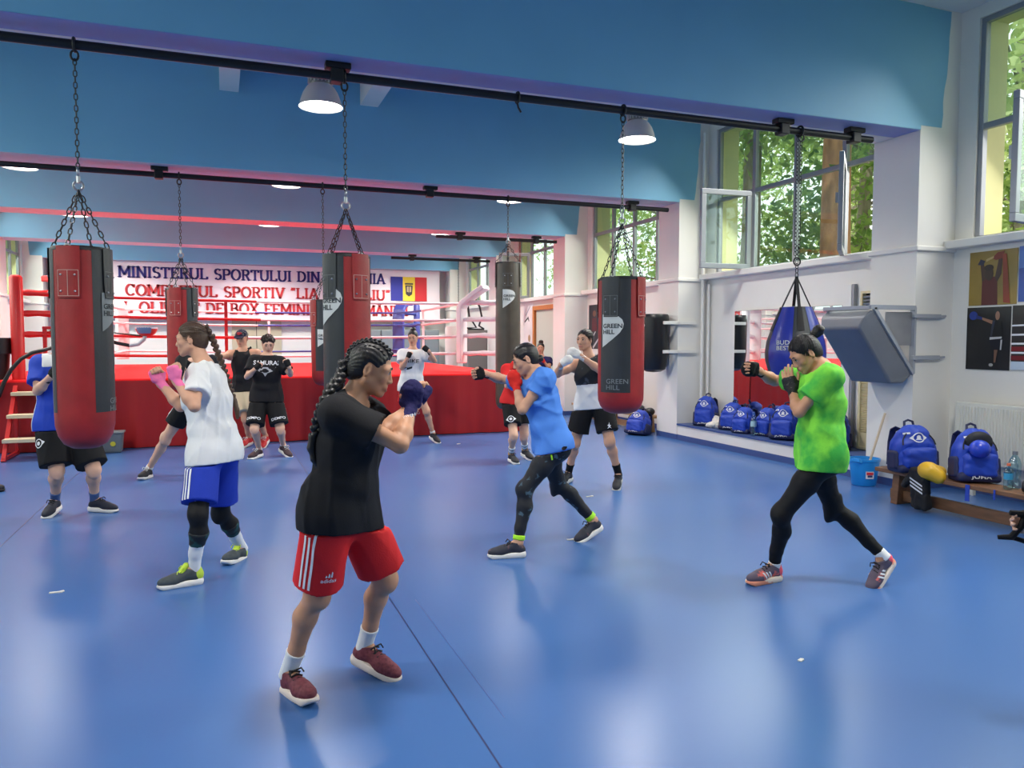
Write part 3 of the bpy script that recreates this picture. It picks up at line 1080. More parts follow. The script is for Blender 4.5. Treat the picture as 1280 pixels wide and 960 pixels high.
def bag(label, c, zt, zb, r, red_arcs, tabs, logo, red=bag_red, black=bag_black, name='punching_bag', pipe=2, swivel=None, group='hanging punching bags', lower=True, bottom_r=.10, bigger_text=1.0):
    """heavy bag hung on chains; angles in degrees round from the side that faces the camera, clockwise to the right"""
    x, y = c
    base = math.atan2(-y, -x)
    A = lambda deg: base + R(deg)
    t = empty(name, (x, y, zb), label, 'punching bag', group)
    h = zt - zb
    b = bottom_r
    prof = [(0, 0), (r * .45, .006), (r * .72, b * .22), (r * .90, b * .58), (r * .985, b), (r, b * 1.5), (r * 1.004, h * .5), (r * .985, h * .86), (r * .985, h - .01)]
    m = MB(); m.lathe(prof, (x, y, zb), 48); body = m.build('shell', red, t, smooth=True)
    m = MB(); m.lathe([(r * .985, h - .012), (r * .99, h + .006), (r * .93, h + .022), (0, h + .024)], (x, y, zb), 40); m.build('top_cover', mat('black_bag_top', (24, 25, 27), .5), t, smooth=True)
    for (d0, d1) in red_arcs:                                # arcs of the contrasting leather
        m = MB(); zz = b * 1.6
        m.lathe([(r * 1.0, zz), (r * 1.006, zz), (r * 1.012, h * .5), (r * .994, h * .86), (r * .994, h - .004), (r * .98, h - .004)], (x, y, zb), 16, A(d0), A(d1)); m.build('leather_panel', black, t, smooth=True)
    sw = swivel if swivel else zt + .55
    cm = MB()
    for (deg, kind) in tabs:
        mt = red if kind == 'r' else black
        th = stitch if kind == 'r' else stitch_k
        w = .155 / 2
        tv, tf = grid2d(.155, .36, 8, 3)
        tv = [(px * (1 if py > -.12 else .9), py) for px, py in tv]
        rr = r * 1.0
        P = on_cyl([(px, py + h - .165) for px, py in tv], (x, y, zb), rr, A(deg), 0, .010)
        P2 = on_cyl([(px, py + h - .165) for px, py in tv], (x, y, zb), rr, A(deg), 0, .002)
        m = MB(); k = len(P)
        m.add(P + P2, tf + [tuple(i + k for i in q[::-1]) for q in tf] + [(i, i + 1, k + i + 1, k + i) for i in range(8)])
        tb = m.build('tab', mt, t, smooth=True)
        m = MB()                                            # stitched frame and middle seam
        for (x0, y0, x1, y1) in ((-.066, h - .335, .066, h - .331), (-.066, h - .155, .066, h - .151), (-.068, h - .335, -.064, h - .151), (.064, h - .335, .068, h - .151), (-.002, h - .335, .002, h - .151)):
            v, f = grid2d(x1 - x0, y1 - y0, 6 if x1 - x0 > .05 else 1, 1)
            m.add(on_cyl([(a + (x0 + x1) / 2, e + (y0 + y1) / 2) for a, e in v], (x, y, zb), rr, A(deg), 0, .0125), f)
        m.build('stitching', th, tb)
        for (px, py) in ((-.045, -.185), (.045, -.185), (-.045, -.30), (.045, -.30)):
            p = on_cyl([(px, h + py)], (x, y, zb), rr, A(deg), 0, .013)[0]
            m = MB(); m.lathe([(0, .008), (.006, .005), (.008, 0), (.006, -.005), (0, -.008)], p, 8); m.build('rivet', steel, tb, smooth=True)
        ea = A(deg)
        top = np.array([x + r * .98 * math.cos(ea), y + r * .98 * math.sin(ea), zt - .01])
        m = MB(); m.torus(top + (0, 0, .012), (math.cos(ea), math.sin(ea), 0), .024, .006, 12, 6); m.build('ring', steel, tb, smooth=True)
        chain(cm, top + (0, 0, .025), (x, y, sw), .062, .0125, .0044)
    cm.build('chain', chain_m, t)
    m = MB(); m.torus((x, y, sw + .03), (0, 1, 0), .032, .008, 14, 6); m.tube([(x, y, sw + .05), (x, y, sw + .10)], .014, 8); m.torus((x, y, sw + .13), (1, 0, 0), .03, .007, 14, 6); m.build('swivel', steel, t, smooth=True)
    py = PIPEY[pipe]
    m = MB(); chain(m, (x, y, sw + .15), (x, py, PZ - .10), .056, .0115, .0042)
    m.build('hanging_chain', chain_m, t)
    m = MB(); m.torus((x, py, PZ), (1, 0, 0), .046, .010, 16, 6); m.torus((x, py, PZ - .075), (0, 1, 0), .035, .008, 14, 6, stretch=(.7, 1)); m.build('hook', black_metal, t, smooth=True)
    if logo:
        deg, z, mt, sc = logo
        v, f = dense(*drop_logo(sc * r / .2), step=.02)
        m = MB(); m.add(on_cyl(v, (x, y, zb), r * 1.012, A(deg), z, .003), f); lg = m.build('drop_emblem', mt, t)
        m = MB()
        for s, yy in (('GREEN', .165), ('HILL', .115)):
            tv, tf = text2d(s, .036 * sc * r / .2, .022, 1.1)
            v, f = dense([(a + .012 * sc, e + yy * sc * r / .2) for a, e in tv], tf, .02)
            m.add(on_cyl(v, (x, y, zb), r * 1.012, A(deg), z, .0055), f)
        m.build('emblem_lettering', logo_dark, lg)
        if lower:
            m = MB()
            for s, yy in (('GREEN', .16), ('HILL', .105)):
                tv, tf = text2d(s, .040 * r / .2, .004, 1.1)
                v, f = dense([(a + .05, e + yy + b) for a, e in tv], tf, .02)
                m.add(on_cyl(v, (x, y, zb), r * 1.012, A(deg), 0, .004), f)
            m.build('lower_lettering', logo_dim, t)
    return t


Y1p, Y2p = PIPEY[2], PIPEY[3]
p = at(108, 560, Y=Y1p); q = at(108, 314, Y=Y1p)
bag('red and black bag with a worn red front, hanging nearest on the left', (p[0], Y1p), q[2], p[2], .197, [(20, 98), (-150, -60)], [(-24, 'r'), (66, 'k'), (156, 'r'), (-114, 'k')], (38, q[2] - p[2] - .58, logo_dim, 1.0), swivel=at(104, 238, Y=Y1p)[2], bottom_r=.17)
p = at(433, 322, Y=Y1p)
bag('black and red bag hanging behind the woman in the black T-shirt', (p[0], Y1p), p[2], p[2] - 1.43, .188, [(-100, -7), (90, 180)], [(-48, 'k'), (36, 'r'), (130, 'k'), (-138, 'r')], (-75, 1.43 - .55, logo_grey, 1.15), swivel=at(433, 262, Y=Y1p)[2], bottom_r=.17)
p = at(777, 350, Y=Y1p); q = at(777, 517, Y=Y1p)
bag('black bag with red edges hanging in front of the white ledge pillar', (p[0], Y1p), p[2], q[2] , .212, [(-58, 24), (112, 200)], [(-27, 'k'), (62, 'r'), (152, 'k'), (-118, 'r')], (-50, q[2] * 0 + (p[2] - q[2]) - .62, logo_grey, 1.0), swivel=at(773, 280, Y=Y1p)[2], bottom_r=.13)
p = at(635, 330, Y=Y2p); q = at(635, 512, Y=Y2p)
bag('long brownish black bag hanging from the second pipe', (p[0], Y2p), p[2], q[2], .185, [(-170, -10), (10, 170)], [(0, 'k'), (90, 'k'), (180, 'k'), (-90, 'k')], (-24, (p[2] - q[2]) - .66, logo_grey, 1.05), red=bag_brown, black=bag_brown, pipe=3, swivel=at(635, 305, Y=Y2p)[2], lower=False)
p = at(227, 362, Y=Y2p)
bag('small red and black bag hanging behind the woman in the white T-shirt', (p[0], Y2p), p[2], p[2] - 1.3, .185, [(18, 100), (-160, -75)], [(-26, 'r'), (64, 'k'), (154, 'r'), (-116, 'k')], None, pipe=3, swivel=at(225, 322, Y=Y2p)[2])
p = at(405, 377, Y=Y2p); q = at(405, 482, Y=Y2p)
bag('red and black bag half hidden behind another hanging bag', (p[0], Y2p), p[2], q[2], .178, [(-42, 50), (130, 220)], [(-60, 'r'), (30, 'k'), (120, 'r'), (-150, 'k')], (-30, q[2] * 0 + (p[2] - q[2]) - .62, logo_grey, .95), pipe=3, swivel=at(405, 345, Y=Y2p)[2], bottom_r=.13, lower=False)

# blue and black uppercut bag in front of the mirror
p = at(995, 384, Y=Y1p); zt = p[2]; zb_ = at(995, 482, Y=Y1p)[2]; x, y = p[0], Y1p
t = empty('uppercut_bag', (x, y, zb_), 'drop-shaped blue and black bag hanging before the mirror', 'punching bag')
h = zt - zb_
prof = [(0, 0), (.10, .012), (.19, .06), (.255, .14), (.29, .25), (.295, .34), (.28, .45), (.245, h * .70), (.20, h * .84), (.155, h - .02), (.15, h)]
base = math.atan2(-y, -x)
m = MB(); m.lathe(prof, (x, y, zb_), 48); m.lathe([(.15, h), (0, h + .01)], (x, y, zb_), 48); m.build('shell', bag_black, t, smooth=True)
for d0, d1 in ((-58, -6), (34, 84), (120, 170), (210, 260)):
    m = MB(); m.lathe([(a + .004, z) for a, z in prof[2:]], (x, y, zb_), 12, base + R(d0), base + R(d1)); m.build('blue_panel', bag_blue, t, smooth=True)
sm = mat('black_webbing', (20, 20, 23), .7)
for d in (-70, 12, 100, 190):
    a = base + R(d); e = np.array([x + .15 * math.cos(a), y + .15 * math.sin(a), zt - .02])
    m = MB(); m.bar(e, (x, y, zt + .31), .03, .008, up=(math.cos(a), math.sin(a), 0)); m.build('strap', sm, t)
    m = MB(); m.lathe([(a2 + .009, z) for a2, z in prof[7:]], (x, y, zb_), 4, a - .14, a + .14); m.build('strap_anchor', sm, t, smooth=True)
m = MB(); chain(m, (x, y, zt + .30), (x, y, zt + .62), .058, .018, .005); chain(m, (x + .02, y, zt + .52), (x + .02, y, PZ - .06), .052, .015, .0045); chain(m, (x - .025, y, zt + .52), (x - .02, y, PZ - .06), .052, .015, .0045)
m.build('chain', chain_m, t)
m = MB(); m.torus((x, y, PZ), (1, 0, 0), .05, .011, 16, 6); m.torus((x + .02, y, PZ - .06), (0, 1, 0), .035, .008, 12, 6); m.torus((x, y, zt + .46), (0, 1, 0), .04, .009, 14, 6); m.build('hook', black_metal, t, smooth=True)
m = MB()
for s, yy in (('BUDO', .0), ('BEST', -.055)):
    tv, tf = text2d(s, .042, .01, 1.1)
    v, f = dense(tv, tf, .02)
    for_ = []
    rr = .285
    m.add(on_cyl([(a, e + yy + .42) for a, e in v], (x, y, zb_), rr, base + R(-36), 0, .012), f)
m.build('lettering', logo_grey, t)

# two bare chains and a red chain on the second and third pipes
for px, k, zl, lab in ((1012 / 4 + 320, 5, 2.55, 'bare chain hanging from the farthest short pipe'),):
    pp = at(px, 330, Y=PIPEY[k]); m = MB(); chain(m, (pp[0], PIPEY[k], zl), (pp[0], PIPEY[k], PZ - .03), .05, .015, .005)
    centred(m, 'loose_chain', chain_m, lab, 'chain')
pp = at(650, 300, Y=PIPEY[4]); m = MB(); chain(m, (pp[0], PIPEY[4], 2.95), (pp[0], PIPEY[4], PZ - .03), .06, .02, .006)
centred(m, 'loose_chain', mat('red_chain', (150, 50, 50), .5), 'reddish chain hanging from the third pipe beside the long bag', 'chain')

# ------------------------------------------------------------------ high-bay lamps
lamp_al = mat('brushed_lamp_aluminium', (206, 204, 200), .4, metal=.3)
lamp_fin = mat('lamp_gear_grey', (128, 128, 126), .45, metal=.5)
lamp_glow = glow('lamp_light', (255, 250, 240), 14)
LX, LY = [-2.70, 1.08, 5.0], [3.4, 8.75, 13.35, 18.05, 22.35]
LZ = 4.13


def lamp_proto():
    t = empty('high_bay_lamp', (0, 0, LZ), '', 'lamp', 'bell-shaped ceiling lamps')
    m = MB(); m.lathe([(.235, 0), (.228, .012), (.215, .07), (.185, .15), (.150, .205), (.118, .235)], (0, 0, LZ), 36); m.build('reflector', lamp_al, t, smooth=True)
    m = MB(); m.lathe([(0, .012), (.225, .012)], (0, 0, LZ), 32); m.build('diffuser', lamp_glow, t)
    m = MB(); m.lathe([(.118, .235), (.12, .24), (.12, .40), (.10, .415), (0, .415)], (0, 0, LZ), 28); g = m.build('gear_box', lamp_fin, t, smooth=True)
    m = MB()
    for k in range(20):
        a = 2 * PI * k / 20; m.obox((.124 * math.cos(a), .124 * math.sin(a), LZ + .32), ((math.cos(a), math.sin(a), 0), (-math.sin(a), math.cos(a), 0), (0, 0, 1)), (.012, .004, .07))
    m.build('fins', lamp_al, g)
    m = MB(); m.tube([(0, 0, LZ + .41), (0, 0, ZC)], .015, 8); m.build('rod', lamp_fin, t)
    return t


LL = {(0, 1): 'bell lamp between nearest beams at far left', (1, 1): 'large bell lamp hanging near the second bag, nearest beams', (2, 1): 'bell lamp with a chain crossing it, right of the nearest two',
      (0, 2): 'lamp behind the second beam at the left edge', (1, 2): 'lamp just under the second beam above the middle bag', (2, 2): 'lamp under the second beam at the right, above the long bag',
      (0, 3): 'lamp under the third beam behind the left bag chains', (1, 3): 'lamp under the third beam, over the middle of the ring', (2, 3): 'lamp beside the end of the short third pipe',
      (0, 4): 'farthest lamp at the left, over the banner', (1, 4): 'farthest lamp in the middle row', (2, 4): 'farthest lamp near the flag end of the banner'}
proto = lamp_proto()
first = True
for j, yy in enumerate(LY):
    for i, xx in enumerate(LX):
        o = proto if first else copy_tree(proto)
        first = False
        o.location = (xx, yy, LZ)
        o['label'] = LL.get((i, j), 'bell lamp overhead in front of the nearest beam, %s' % ('over the left side', 'over the middle', 'over the right side')[i])
        l = bpy.data.lights.new('lamp_light', 'SPOT')
        l.energy, l.color, l.spot_size, l.spot_blend, l.shadow_soft_size = (330, 320, 380, 520, 440)[j], (1, .95, .88), R(150), .6, .2
        lo_ = bpy.data.objects.new('lamp_light', l); COL.objects.link(lo_); lo_.location = (xx, yy, LZ - .03)

# ------------------------------------------------------------------ boxing ring
RX0, RX1, RY0, RY1, RZ = -3.35, 4.95, 12.62, 20.1, 1.03
canvas = mat('red_ring_canvas', (226, 26, 30), .75, var=.04, scale=2, spec=.15)
skirt_m = mat('red_ring_skirt', (160, 14, 18), .55, var=.10, scale=3, stretch=(1, 1, .2))
r_red = mat('red_vinyl', (205, 36, 36), .35)
r_white = mat('white_vinyl', (232, 222, 226), .4)
r_blue = mat('blue_vinyl_ring', (58, 70, 150), .4)
ring = empty('boxing_ring', ((RX0 + RX1) / 2, (RY0 + RY1) / 2, 0), 'raised boxing ring with red canvas, red skirt and four ropes', 'boxing ring')
m = MB(); m.box((RX0, RY0, RZ - .10), (RX1, RY1, RZ)); m.build('canvas', canvas, ring, bevel=.03)
for (a, b) in (((RX0, RY0), (RX1, RY0)), ((RX1, RY0), (RX1, RY1)), ((RX0, RY0), (RX0, RY1))):
    a = np.array([*a, 0.0]); b = np.array([*b, 0.0]); L = np.linalg.norm(b - a); d = (b - a) / L
    n = np.array([d[1], -d[0], 0]) if (a[1] == RY0 and b[1] == RY0) or a[0] == RX1 else np.array([-d[1], d[0], 0])
    m = MB(); nx = int(L / .05); V = []
    rr = random.Random(int(L * 10))
    ph = [rr.uniform(-.4, .4) for _ in range(nx + 1)]
    for iz, z in enumerate((RZ - .03, RZ - .25, .55, .28, .012)):
        for i in range(nx + 1):
            x_ = L * i / nx
            amp = (.003, .010, .018, .022, .026)[iz]
            off_ = amp * (math.sin(x_ * 9 + ph[i] * .5) + .6 * math.sin(x_ * 23 + 1.3) + .35 * math.sin(x_ * 41))
            V.append(a + d * x_ + n * (.012 + off_ * .8) + np.array([0, 0, z]))
    m.add(V, [(j * (nx + 1) + i, j * (nx + 1) + i + 1, (j + 1) * (nx + 1) + i + 1, (j + 1) * (nx + 1) + i) for j in range(4) for i in range(nx)])
    m.build('skirt', skirt_m, ring, smooth=True)
m = MB(); m.box((RX0 + .03, RY0 + .03, 0.001), (RX1 - .03, RY1 - .03, RZ - .1)); m.build('base', mat('ring_base_dark', (60, 14, 14), .8), ring)
posts = {'fl': (-2.73, 13.0, r_red), 'fr': (4.80, 13.0, r_white), 'bl': (-2.77, 19.7, r_white), 'br': (4.80, 19.7, r_blue)}
inner = {'fl': (-1.95, 13.62), 'fr': (4.10, 13.62), 'bl': (-1.95, 18.95), 'br': (4.12, 18.95)}
for k, (px, py, mt) in posts.items():
    m = MB(); m.lathe([(.0, 2.54), (.06, 2.53), (.085, 2.50), (.085, RZ)], (px, py, 0), 20); m.build('post', mt, ring, smooth=True)
    ix, iy = inner[k]
    dv = np.array([px - ix, py - iy, 0.0]); D = np.linalg.norm(dv); dv /= D
    sd = np.array([-dv[1], dv[0], 0])
    path = [(0, 1.18), (0, 1.7), (0, 2.15), (.05, 2.36), (.18, 2.50), (.36, 2.56), (.55, 2.56)] if k in ('bl', 'br', 'fl') else [(0, 1.18), (0, 1.7), (0, 2.18), (.06, 2.30), (.30, 2.48), (.50, 2.60)]
    V = []
    for i, (s, z) in enumerate(path):
        s0, z0 = path[max(0, i - 1)]; s1, z1 = path[min(len(path) - 1, i + 1)]
        tx, tz = s1 - s0, z1 - z0; q = math.hypot(tx, tz); nx_, nz_ = -tz / q, tx / q
        for w_, th in ((-.15, 0), (.15, 0), (.15, .09), (-.15, .09)):
            V.append(np.array([ix, iy, z]) + dv * (s - nx_ * 0 + .02 + (th if True else 0) * abs(nx_)) + sd * w_ + np.array([0, 0, -th * abs(nz_)]))
    Fq = []
    for i in range(len(path) - 1):
        for j in range(4):
            Fq.append((i * 4 + j, i * 4 + (j + 1) % 4, (i + 1) * 4 + (j + 1) % 4, (i + 1) * 4 + j))
    Fq += [(3, 2, 1, 0), tuple((len(path) - 1) * 4 + j for j in range(4))]
    m = MB(); m.add(V, Fq); m.build('corner_pad', mt, ring, bevel=.02, seg=3)
    for z in (2.27, 1.97, 1.67, 1.36):
        rr = random.Random(z + px)
        pts = [np.array([ix, iy, z]) + dv * (D * s) + np.array([rr.uniform(-.01, .01), 0, rr.uniform(-.012, .012) + .02 * s]) for s in (.08, .25, .4, .55, .7, .85, .97)]
        m = MB(); m.tube(pts, [.03, .045, .04, .05, .042, .05, .03], 10); m.build('turnbuckle_cover', mt, ring, smooth=True)
for (a, b, ma, mb_, cut) in (('fl', 'fr', r_red, r_white, .42), ('fr', 'br', r_white, r_blue, .52), ('bl', 'br', r_white, r_blue, .45), ('fl', 'bl', r_red, r_white, .5)):
    A_ = np.array([*inner[a], 0]); B_ = np.array([*inner[b], 0])
    for i, z in enumerate((2.27, 1.97, 1.67, 1.36)):
        c_ = cut - .02 * i + (.03 if i % 2 else 0)
        M_ = A_ + (B_ - A_) * c_
        zz = np.array([0, 0, z])
        for p0, p1, mt in ((A_, M_, ma), (M_, B_, mb_)):
            sag = lambda s: np.array([0, 0, -.03 * math.sin(PI * s)])
            s0, s1 = (0, c_) if p0 is A_ else (c_, 1)
            m = MB(); m.tube([A_ + (B_ - A_) * (s0 + (s1 - s0) * k / 6) + zz + sag(s0 + (s1 - s0) * k / 6) for k in range(7)], .022, 10); m.build('rope', mt, ring, smooth=True)
    for s in ((.34, .68) if a == 'fl' and b == 'fr' else (.5,)):
        c_ = A_ + (B_ - A_) * s
        m = MB(); m.bar(c_ + (0, 0, 1.34), c_ + (0, 0, 2.24), .05, .012, up=(0, 1, 0)); m.build('rope_tie', ma if s < .5 else r_white, ring)
# red corner seat and its frame
m = MB(); m.box((-2.45, 13.15, 1.76), (-1.95, 13.5, 1.80)); sfr = m.build('corner_seat', r_red, ring, bevel=.01)
m = MB(); m.box((-2.45, 13.18, RZ), (-2.40, 13.23, 1.76)); m.build('seat_leg', r_red, sfr)

# steps up to the ring
t = empty('ring_steps', (-2.3, 11.9, 0), 'red steel steps with beige treads leading up to the ring', 'steps')
tread = mat('beige_tread', (206, 190, 158), .6)
for sx in (-2.68, -1.75):
    m = MB(); m.bar((sx, 12.55, .95), (sx, 11.75, .0), .05, .05, up=(1, 0, 0)); m.build('stringer', r_red, t)
    m = MB(); m.bar((sx, 12.50, .0), (sx, 12.50, .9), .04, .04, up=(1, 0, 0)); m.build('leg', r_red, t)
    m = MB(); m.bar((sx, 11.75, .03), (sx, 12.55, .03), .04, .04, up=(1, 0, 0)); m.build('foot_rail', r_red, t)
for i, z in enumerate((.85, .56, .26)):
    yy = 12.45 - .27 * i
    m = MB(); m.box((-2.70, yy - .12, z - .02), (-1.73, yy + .1, z + .03)); m.build('tread', tread, t, bevel=.008)

# corner spit funnel with its hose, black bucket on the apron
fb = at(183, 412, Y=12.75)
t = empty('spit_funnel', (fb[0], 12.75, fb[2] - .3), 'red white and blue spit funnel on a black curved hose', 'funnel')
m = MB(); n_ = 24
prof = [(.02, -.10), (.07, -.095), (.12, -.06), (.148, -.01), (.15, .03), (.142, .03), (.12, -.03), (.06, -.07), (0, -.075)]
m.lathe(prof, (fb[0], 12.75, fb[2]), 28); m.build('bowl', mat('funnel_red', (200, 60, 56), .35), t, smooth=True)
m = MB(); m.lathe([(.1235, -.06), (.152, -.01), (.154, .031)], (fb[0], 12.75, fb[2]), 12, R(215), R(300)); m.build('bowl_blue_band', mat('funnel_blue', (110, 130, 170), .35), t, smooth=True)
m = MB(); m.lathe([(.152, .012), (.155, .034), (.148, .034)], (fb[0], 12.75, fb[2]), 28); m.build('rim', r_white, t, smooth=True)
hp_ = [at(x_, y_, Y=12.72) for x_, y_ in ((182, 418), (180, 424), (173, 430), (162, 432), (147, 429), (120, 422), (95, 424), (75, 432))]
m = MB(); m.tube(hp_[:4], [.028, .03, .03, .028], 10); m.build('elbow', mat('grey_pipe_plastic', (190, 186, 190), .4), t, smooth=True)
hp2 = hp_[3:] + [at(x_, y_, Y=12.5) for x_, y_ in ((55, 437.5), (40, 441), (26, 449), (14, 462), (5, 478), (-1, 495))] + [np.array([-3.25, 12.45, .5]), np.array([-3.25, 12.42, .02])]
m = MB(); m.tube(hp2, .027, 10); m.build('hose', mat('black_hose', (26, 26, 28), .4), t, smooth=True)
m = MB(); m.tube([(fb[0], 12.75, fb[2] - .10), (fb[0] - .45, 12.95, fb[2] - .05), (-1.95, 13.5, fb[2] - .02)], .012, 8); m.build('support_arm', black_metal, t, smooth=True)
bb = at(2, 462, Y=13.05)
m = MB(); m.lathe([(0, 0), (.14, 0), (.16, .36), (.20, .37), (.205, .60), (.19, .60), (.15, .1), (0, .09)], (bb[0] - .06, 13.05, RZ), 24)
centred(m, 'black_bucket', mat('black_plastic', (24, 24, 27), .45), 'tall black plastic bucket on the ring apron left of the red post', 'bucket', smooth=True)

# ------------------------------------------------------------------ banner and things at the back wall
ban_y = YB1 - .35
t = empty('banner', (1.2, ban_y, 2.2), 'long white banner with blue and red lettering and a flag', 'banner')
bw = mat('banner_white', (238, 226, 230), .6)
m = MB(); nx, nz = 60, 6
V = [(-4.15 + 10.75 * i / nx, ban_y + .012 * math.sin(i * .9 + j) , 2.22 + 1.565 * j / nz) for j in range(nz + 1) for i in range(nx + 1)]
m.add(V, [(j * (nx + 1) + i, j * (nx + 1) + i + 1, (j + 1) * (nx + 1) + i + 1, (j + 1) * (nx + 1) + i) for j in range(nz) for i in range(nx)]); m.build('cloth', bw, t, smooth=True)
ink_b = mat('banner_blue_ink', (44, 40, 120), .6); ink_r = mat('banner_red_ink', (206, 52, 56), .6)
for s, x0, x1, z, hgt, mt in (('MINISTERUL SPORTULUI DIN ROM\u00c2NIA', -2.58, 4.84, 3.34, .31, ink_b), ('COMPLEXUL SPORTIV \u201cLIA MANOLIU\u201d', -2.42, 5.0, 2.84, .31, ink_r), ('CENTRUL OLIMPIC DE BOX FEMININ AL ROM\u00c2NIEI', -4.02, 5.57, 2.36, .31, ink_r)):
    v, f, w = slab(s)
    v = v * np.array([(x1 - x0) / w, hgt])
    stuff(flat('lettering', v, f, mt, (x0, ban_y - .022, z), (1, 0, 0), (0, 0, 1), t))
for i, (mt) in enumerate((mat('flag_blue', (40, 44, 140), .6), mat('flag_yellow', (232, 200, 60), .6), mat('flag_red', (204, 44, 50), .6))):
    m = MB(); m.box((5.02 + i * .385, ban_y - .026, 2.83), (5.02 + (i + 1) * .385, ban_y - .021, 3.58)); m.build('flag_stripe', mt, t)
cr = mat('crest_dark', (60, 54, 60), .6)
m = MB()
m.prism([(-.10, -.18), (0, -.25), (.10, -.18), (.12, .1), (-.12, .1)], (5.60, ban_y - .026, 3.22), (1, 0, 0), (0, 0, 1), (0, -1, 0), .002); m.prism([(-.13, .12), (.13, .12), (.13, .17), (-.13, .17)], (5.60, ban_y - .026, 3.22), (1, 0, 0), (0, 0, 1), (0, -1, 0), .002)
m.build('crest', cr, t)
m = MB()
m.prism([(-.07, -.1), (-.01, -.12), (-.01, .06), (-.07, .06)], (5.60, ban_y - .029, 3.22), (1, 0, 0), (0, 0, 1), (0, -1, 0), .002); m.prism([(.01, -.12), (.07, -.1), (.07, .06), (.01, .06)], (5.60, ban_y - .029, 3.22), (1, 0, 0), (0, 0, 1), (0, -1, 0), .002)
m.build('crest_fields', mat('crest_pale', (190, 170, 130), .6), t)

lock = mat('grey_locker', (132, 140, 144), .45)
for i, x0 in enumerate((3.7, 4.62, 5.54)):
    t = empty('low_locker', (x0 + .45, YB1 - .6, 0), 'grey low locker by the back wall, %s' % ('behind the middle rope tie', 'left of the blue corner pad', 'right of the blue post')[i], 'locker', 'grey lockers behind the ring')
    m = MB(); m.box((x0, YB1 - .85, 0), (x0 + .90, YB1 - .36, 1.92)); m.build('body', lock, t, bevel=.01)
    for k in (0, 1):
        m = MB(); m.box((x0 + .02 + .43 * k, YB1 - .865, .05), (x0 + .44 + .43 * k, YB1 - .85, 1.87)); dd = m.build('door', lock, t, bevel=.004)
        m = MB(); m.tube([(x0 + .40 + .1 * k, YB1 - .88, 1.7), (x0 + .40 + .1 * k, YB1 - .88, 1.78)], .015, 8); m.build('handle', steel, dd)
t = empty('tall_locker', (6.64, 20.35, 0), 'tall grey locker standing behind the white corner pad', 'locker')
m = MB(); m.box((6.32, 20.1, 0), (6.88, 20.6, 1.88)); m.build('body', mat('warm_grey_locker', (120, 118, 114), .5), t, bevel=.01)
m = MB(); m.box((6.34, 20.085, .05), (6.86, 20.1, 1.84)); m.build('door', mat('warm_grey_locker', (120, 118, 114), .5), t, bevel=.004)
t = empty('exercise_hoop', (6.6, 20.3, 1.88), 'black bent hoop frame on top of the tall grey locker', 'frame')
pts = [(6.36, 20.3, 1.93), (6.62, 20.3, 1.95), (6.42, 20.3, 2.25), (6.38, 20.3, 2.55), (6.46, 20.3, 2.72), (6.60, 20.3, 2.72), (6.72, 20.3, 2.52), (6.78, 20.3, 2.25), (6.70, 20.3, 2.0), (6.84, 20.3, 1.91)]
m = MB(); m.tube(pts, .028, 8); m.build('hoop', mat('black_hose', (26, 26, 28), .4), t, smooth=True)
m = MB(); m.box((6.38, 20.26, 1.88), (6.84, 20.34, 1.92)); m.build('base', black_metal, t)
m = MB(); m.lathe([(0, 0), (.17, 0), (.18, .05), (.18, 1.95), (.16, 2.0), (.05, 2.0), (0, 1.97)], (6.2, 21.3, 0), 24)
centred(m, 'rolled_mat', mat('pale_mat', (226, 206, 200), .7), 'pale rolled mat standing upright behind the right side ropes', 'mat', smooth=True)

# ------------------------------------------------------------------ things along the right wall
# black half-round wall bag on the second pillar
t = empty('wall_bag', (6.66, 10.98, 1.08), 'black wall-mounted punching bag on the second white pillar', 'punching bag')
m = MB(); m.lathe([(0, 0), (.12, .012), (.19, .05), (.215, .12), (.235, .30), (.24, .86), (.235, .92), (.22, .945), (0, .95)], (6.62, 10.98, 1.08), 32); m.build('shell', mat('smooth_black_leather', (24, 24, 27), .32, bump=.05, bscale=40), t, smooth=True)
m = MB(); v, f = dense(*drop_logo(.42), step=.02); m.add(on_cyl(v, (6.62, 10.98, 1.08), .245, math.atan2(-10.98, -6.62) - .95, .68, .004), f); m.build('drop_emblem', logo_grey, t)
for z in (1.42, 1.88):
    m = MB(); m.box((6.60, 10.64, z - .025), (7.2, 10.676, z + .025)); m.box((6.86, 10.64, z - .02), (6.884, 11.0, z + .02)); m.build('bracket', white, t, bevel=.004)

# tilted grey uppercut pad on the near pillar
pad = empty('uppercut_pad', (6.5, 6.45, 1.2), 'large tilted grey wall pad on a steel bracket, near pillar', 'punching pad')
grey_pad = mat('grey_pad_vinyl', (112, 116, 124), .48, var=.08, scale=3, bump=.1, bscale=14)
frame_m = mat('grey_frame_paint', (160, 164, 172), .5)
A0 = np.array([6.30, 0, 1.925]); A1 = np.array([6.86, 0, 1.235])
dg_ = _n(A1 - A0); nn = np.array([dg_[2], 0, -dg_[0]])          # towards the room and down
ya, yb = 6.16, 6.80
V = []
for yy, ins in ((ya, 0), (yb, 0)):
    for s, q, i_ in ((0, .0, 0), (0, .12, 0), (.07, .23, .05), (.80, .25, .05), (.89, .13, 0), (.89, 0, 0)):
        V.append(A0 + dg_ * s + nn * q + np.array([0, yy + (i_ if yy == ya else -i_), 0]))
k = 6
m = MB(); m.add(V, [tuple(range(k)), tuple(range(2 * k - 1, k - 1, -1))] + [(i, k + i, k + (i + 1) % k, (i + 1) % k) for i in range(k)])
m.build('cushion', grey_pad, pad, bevel=.025, seg=3)
m = MB(); m.bar(A0 + (0, ya, 0) - nn * .02, A1 + (0, ya, 0) - nn * .02, .035, .035, up=(0, 1, 0)); m.build('slanted_frame', frame_m, pad)
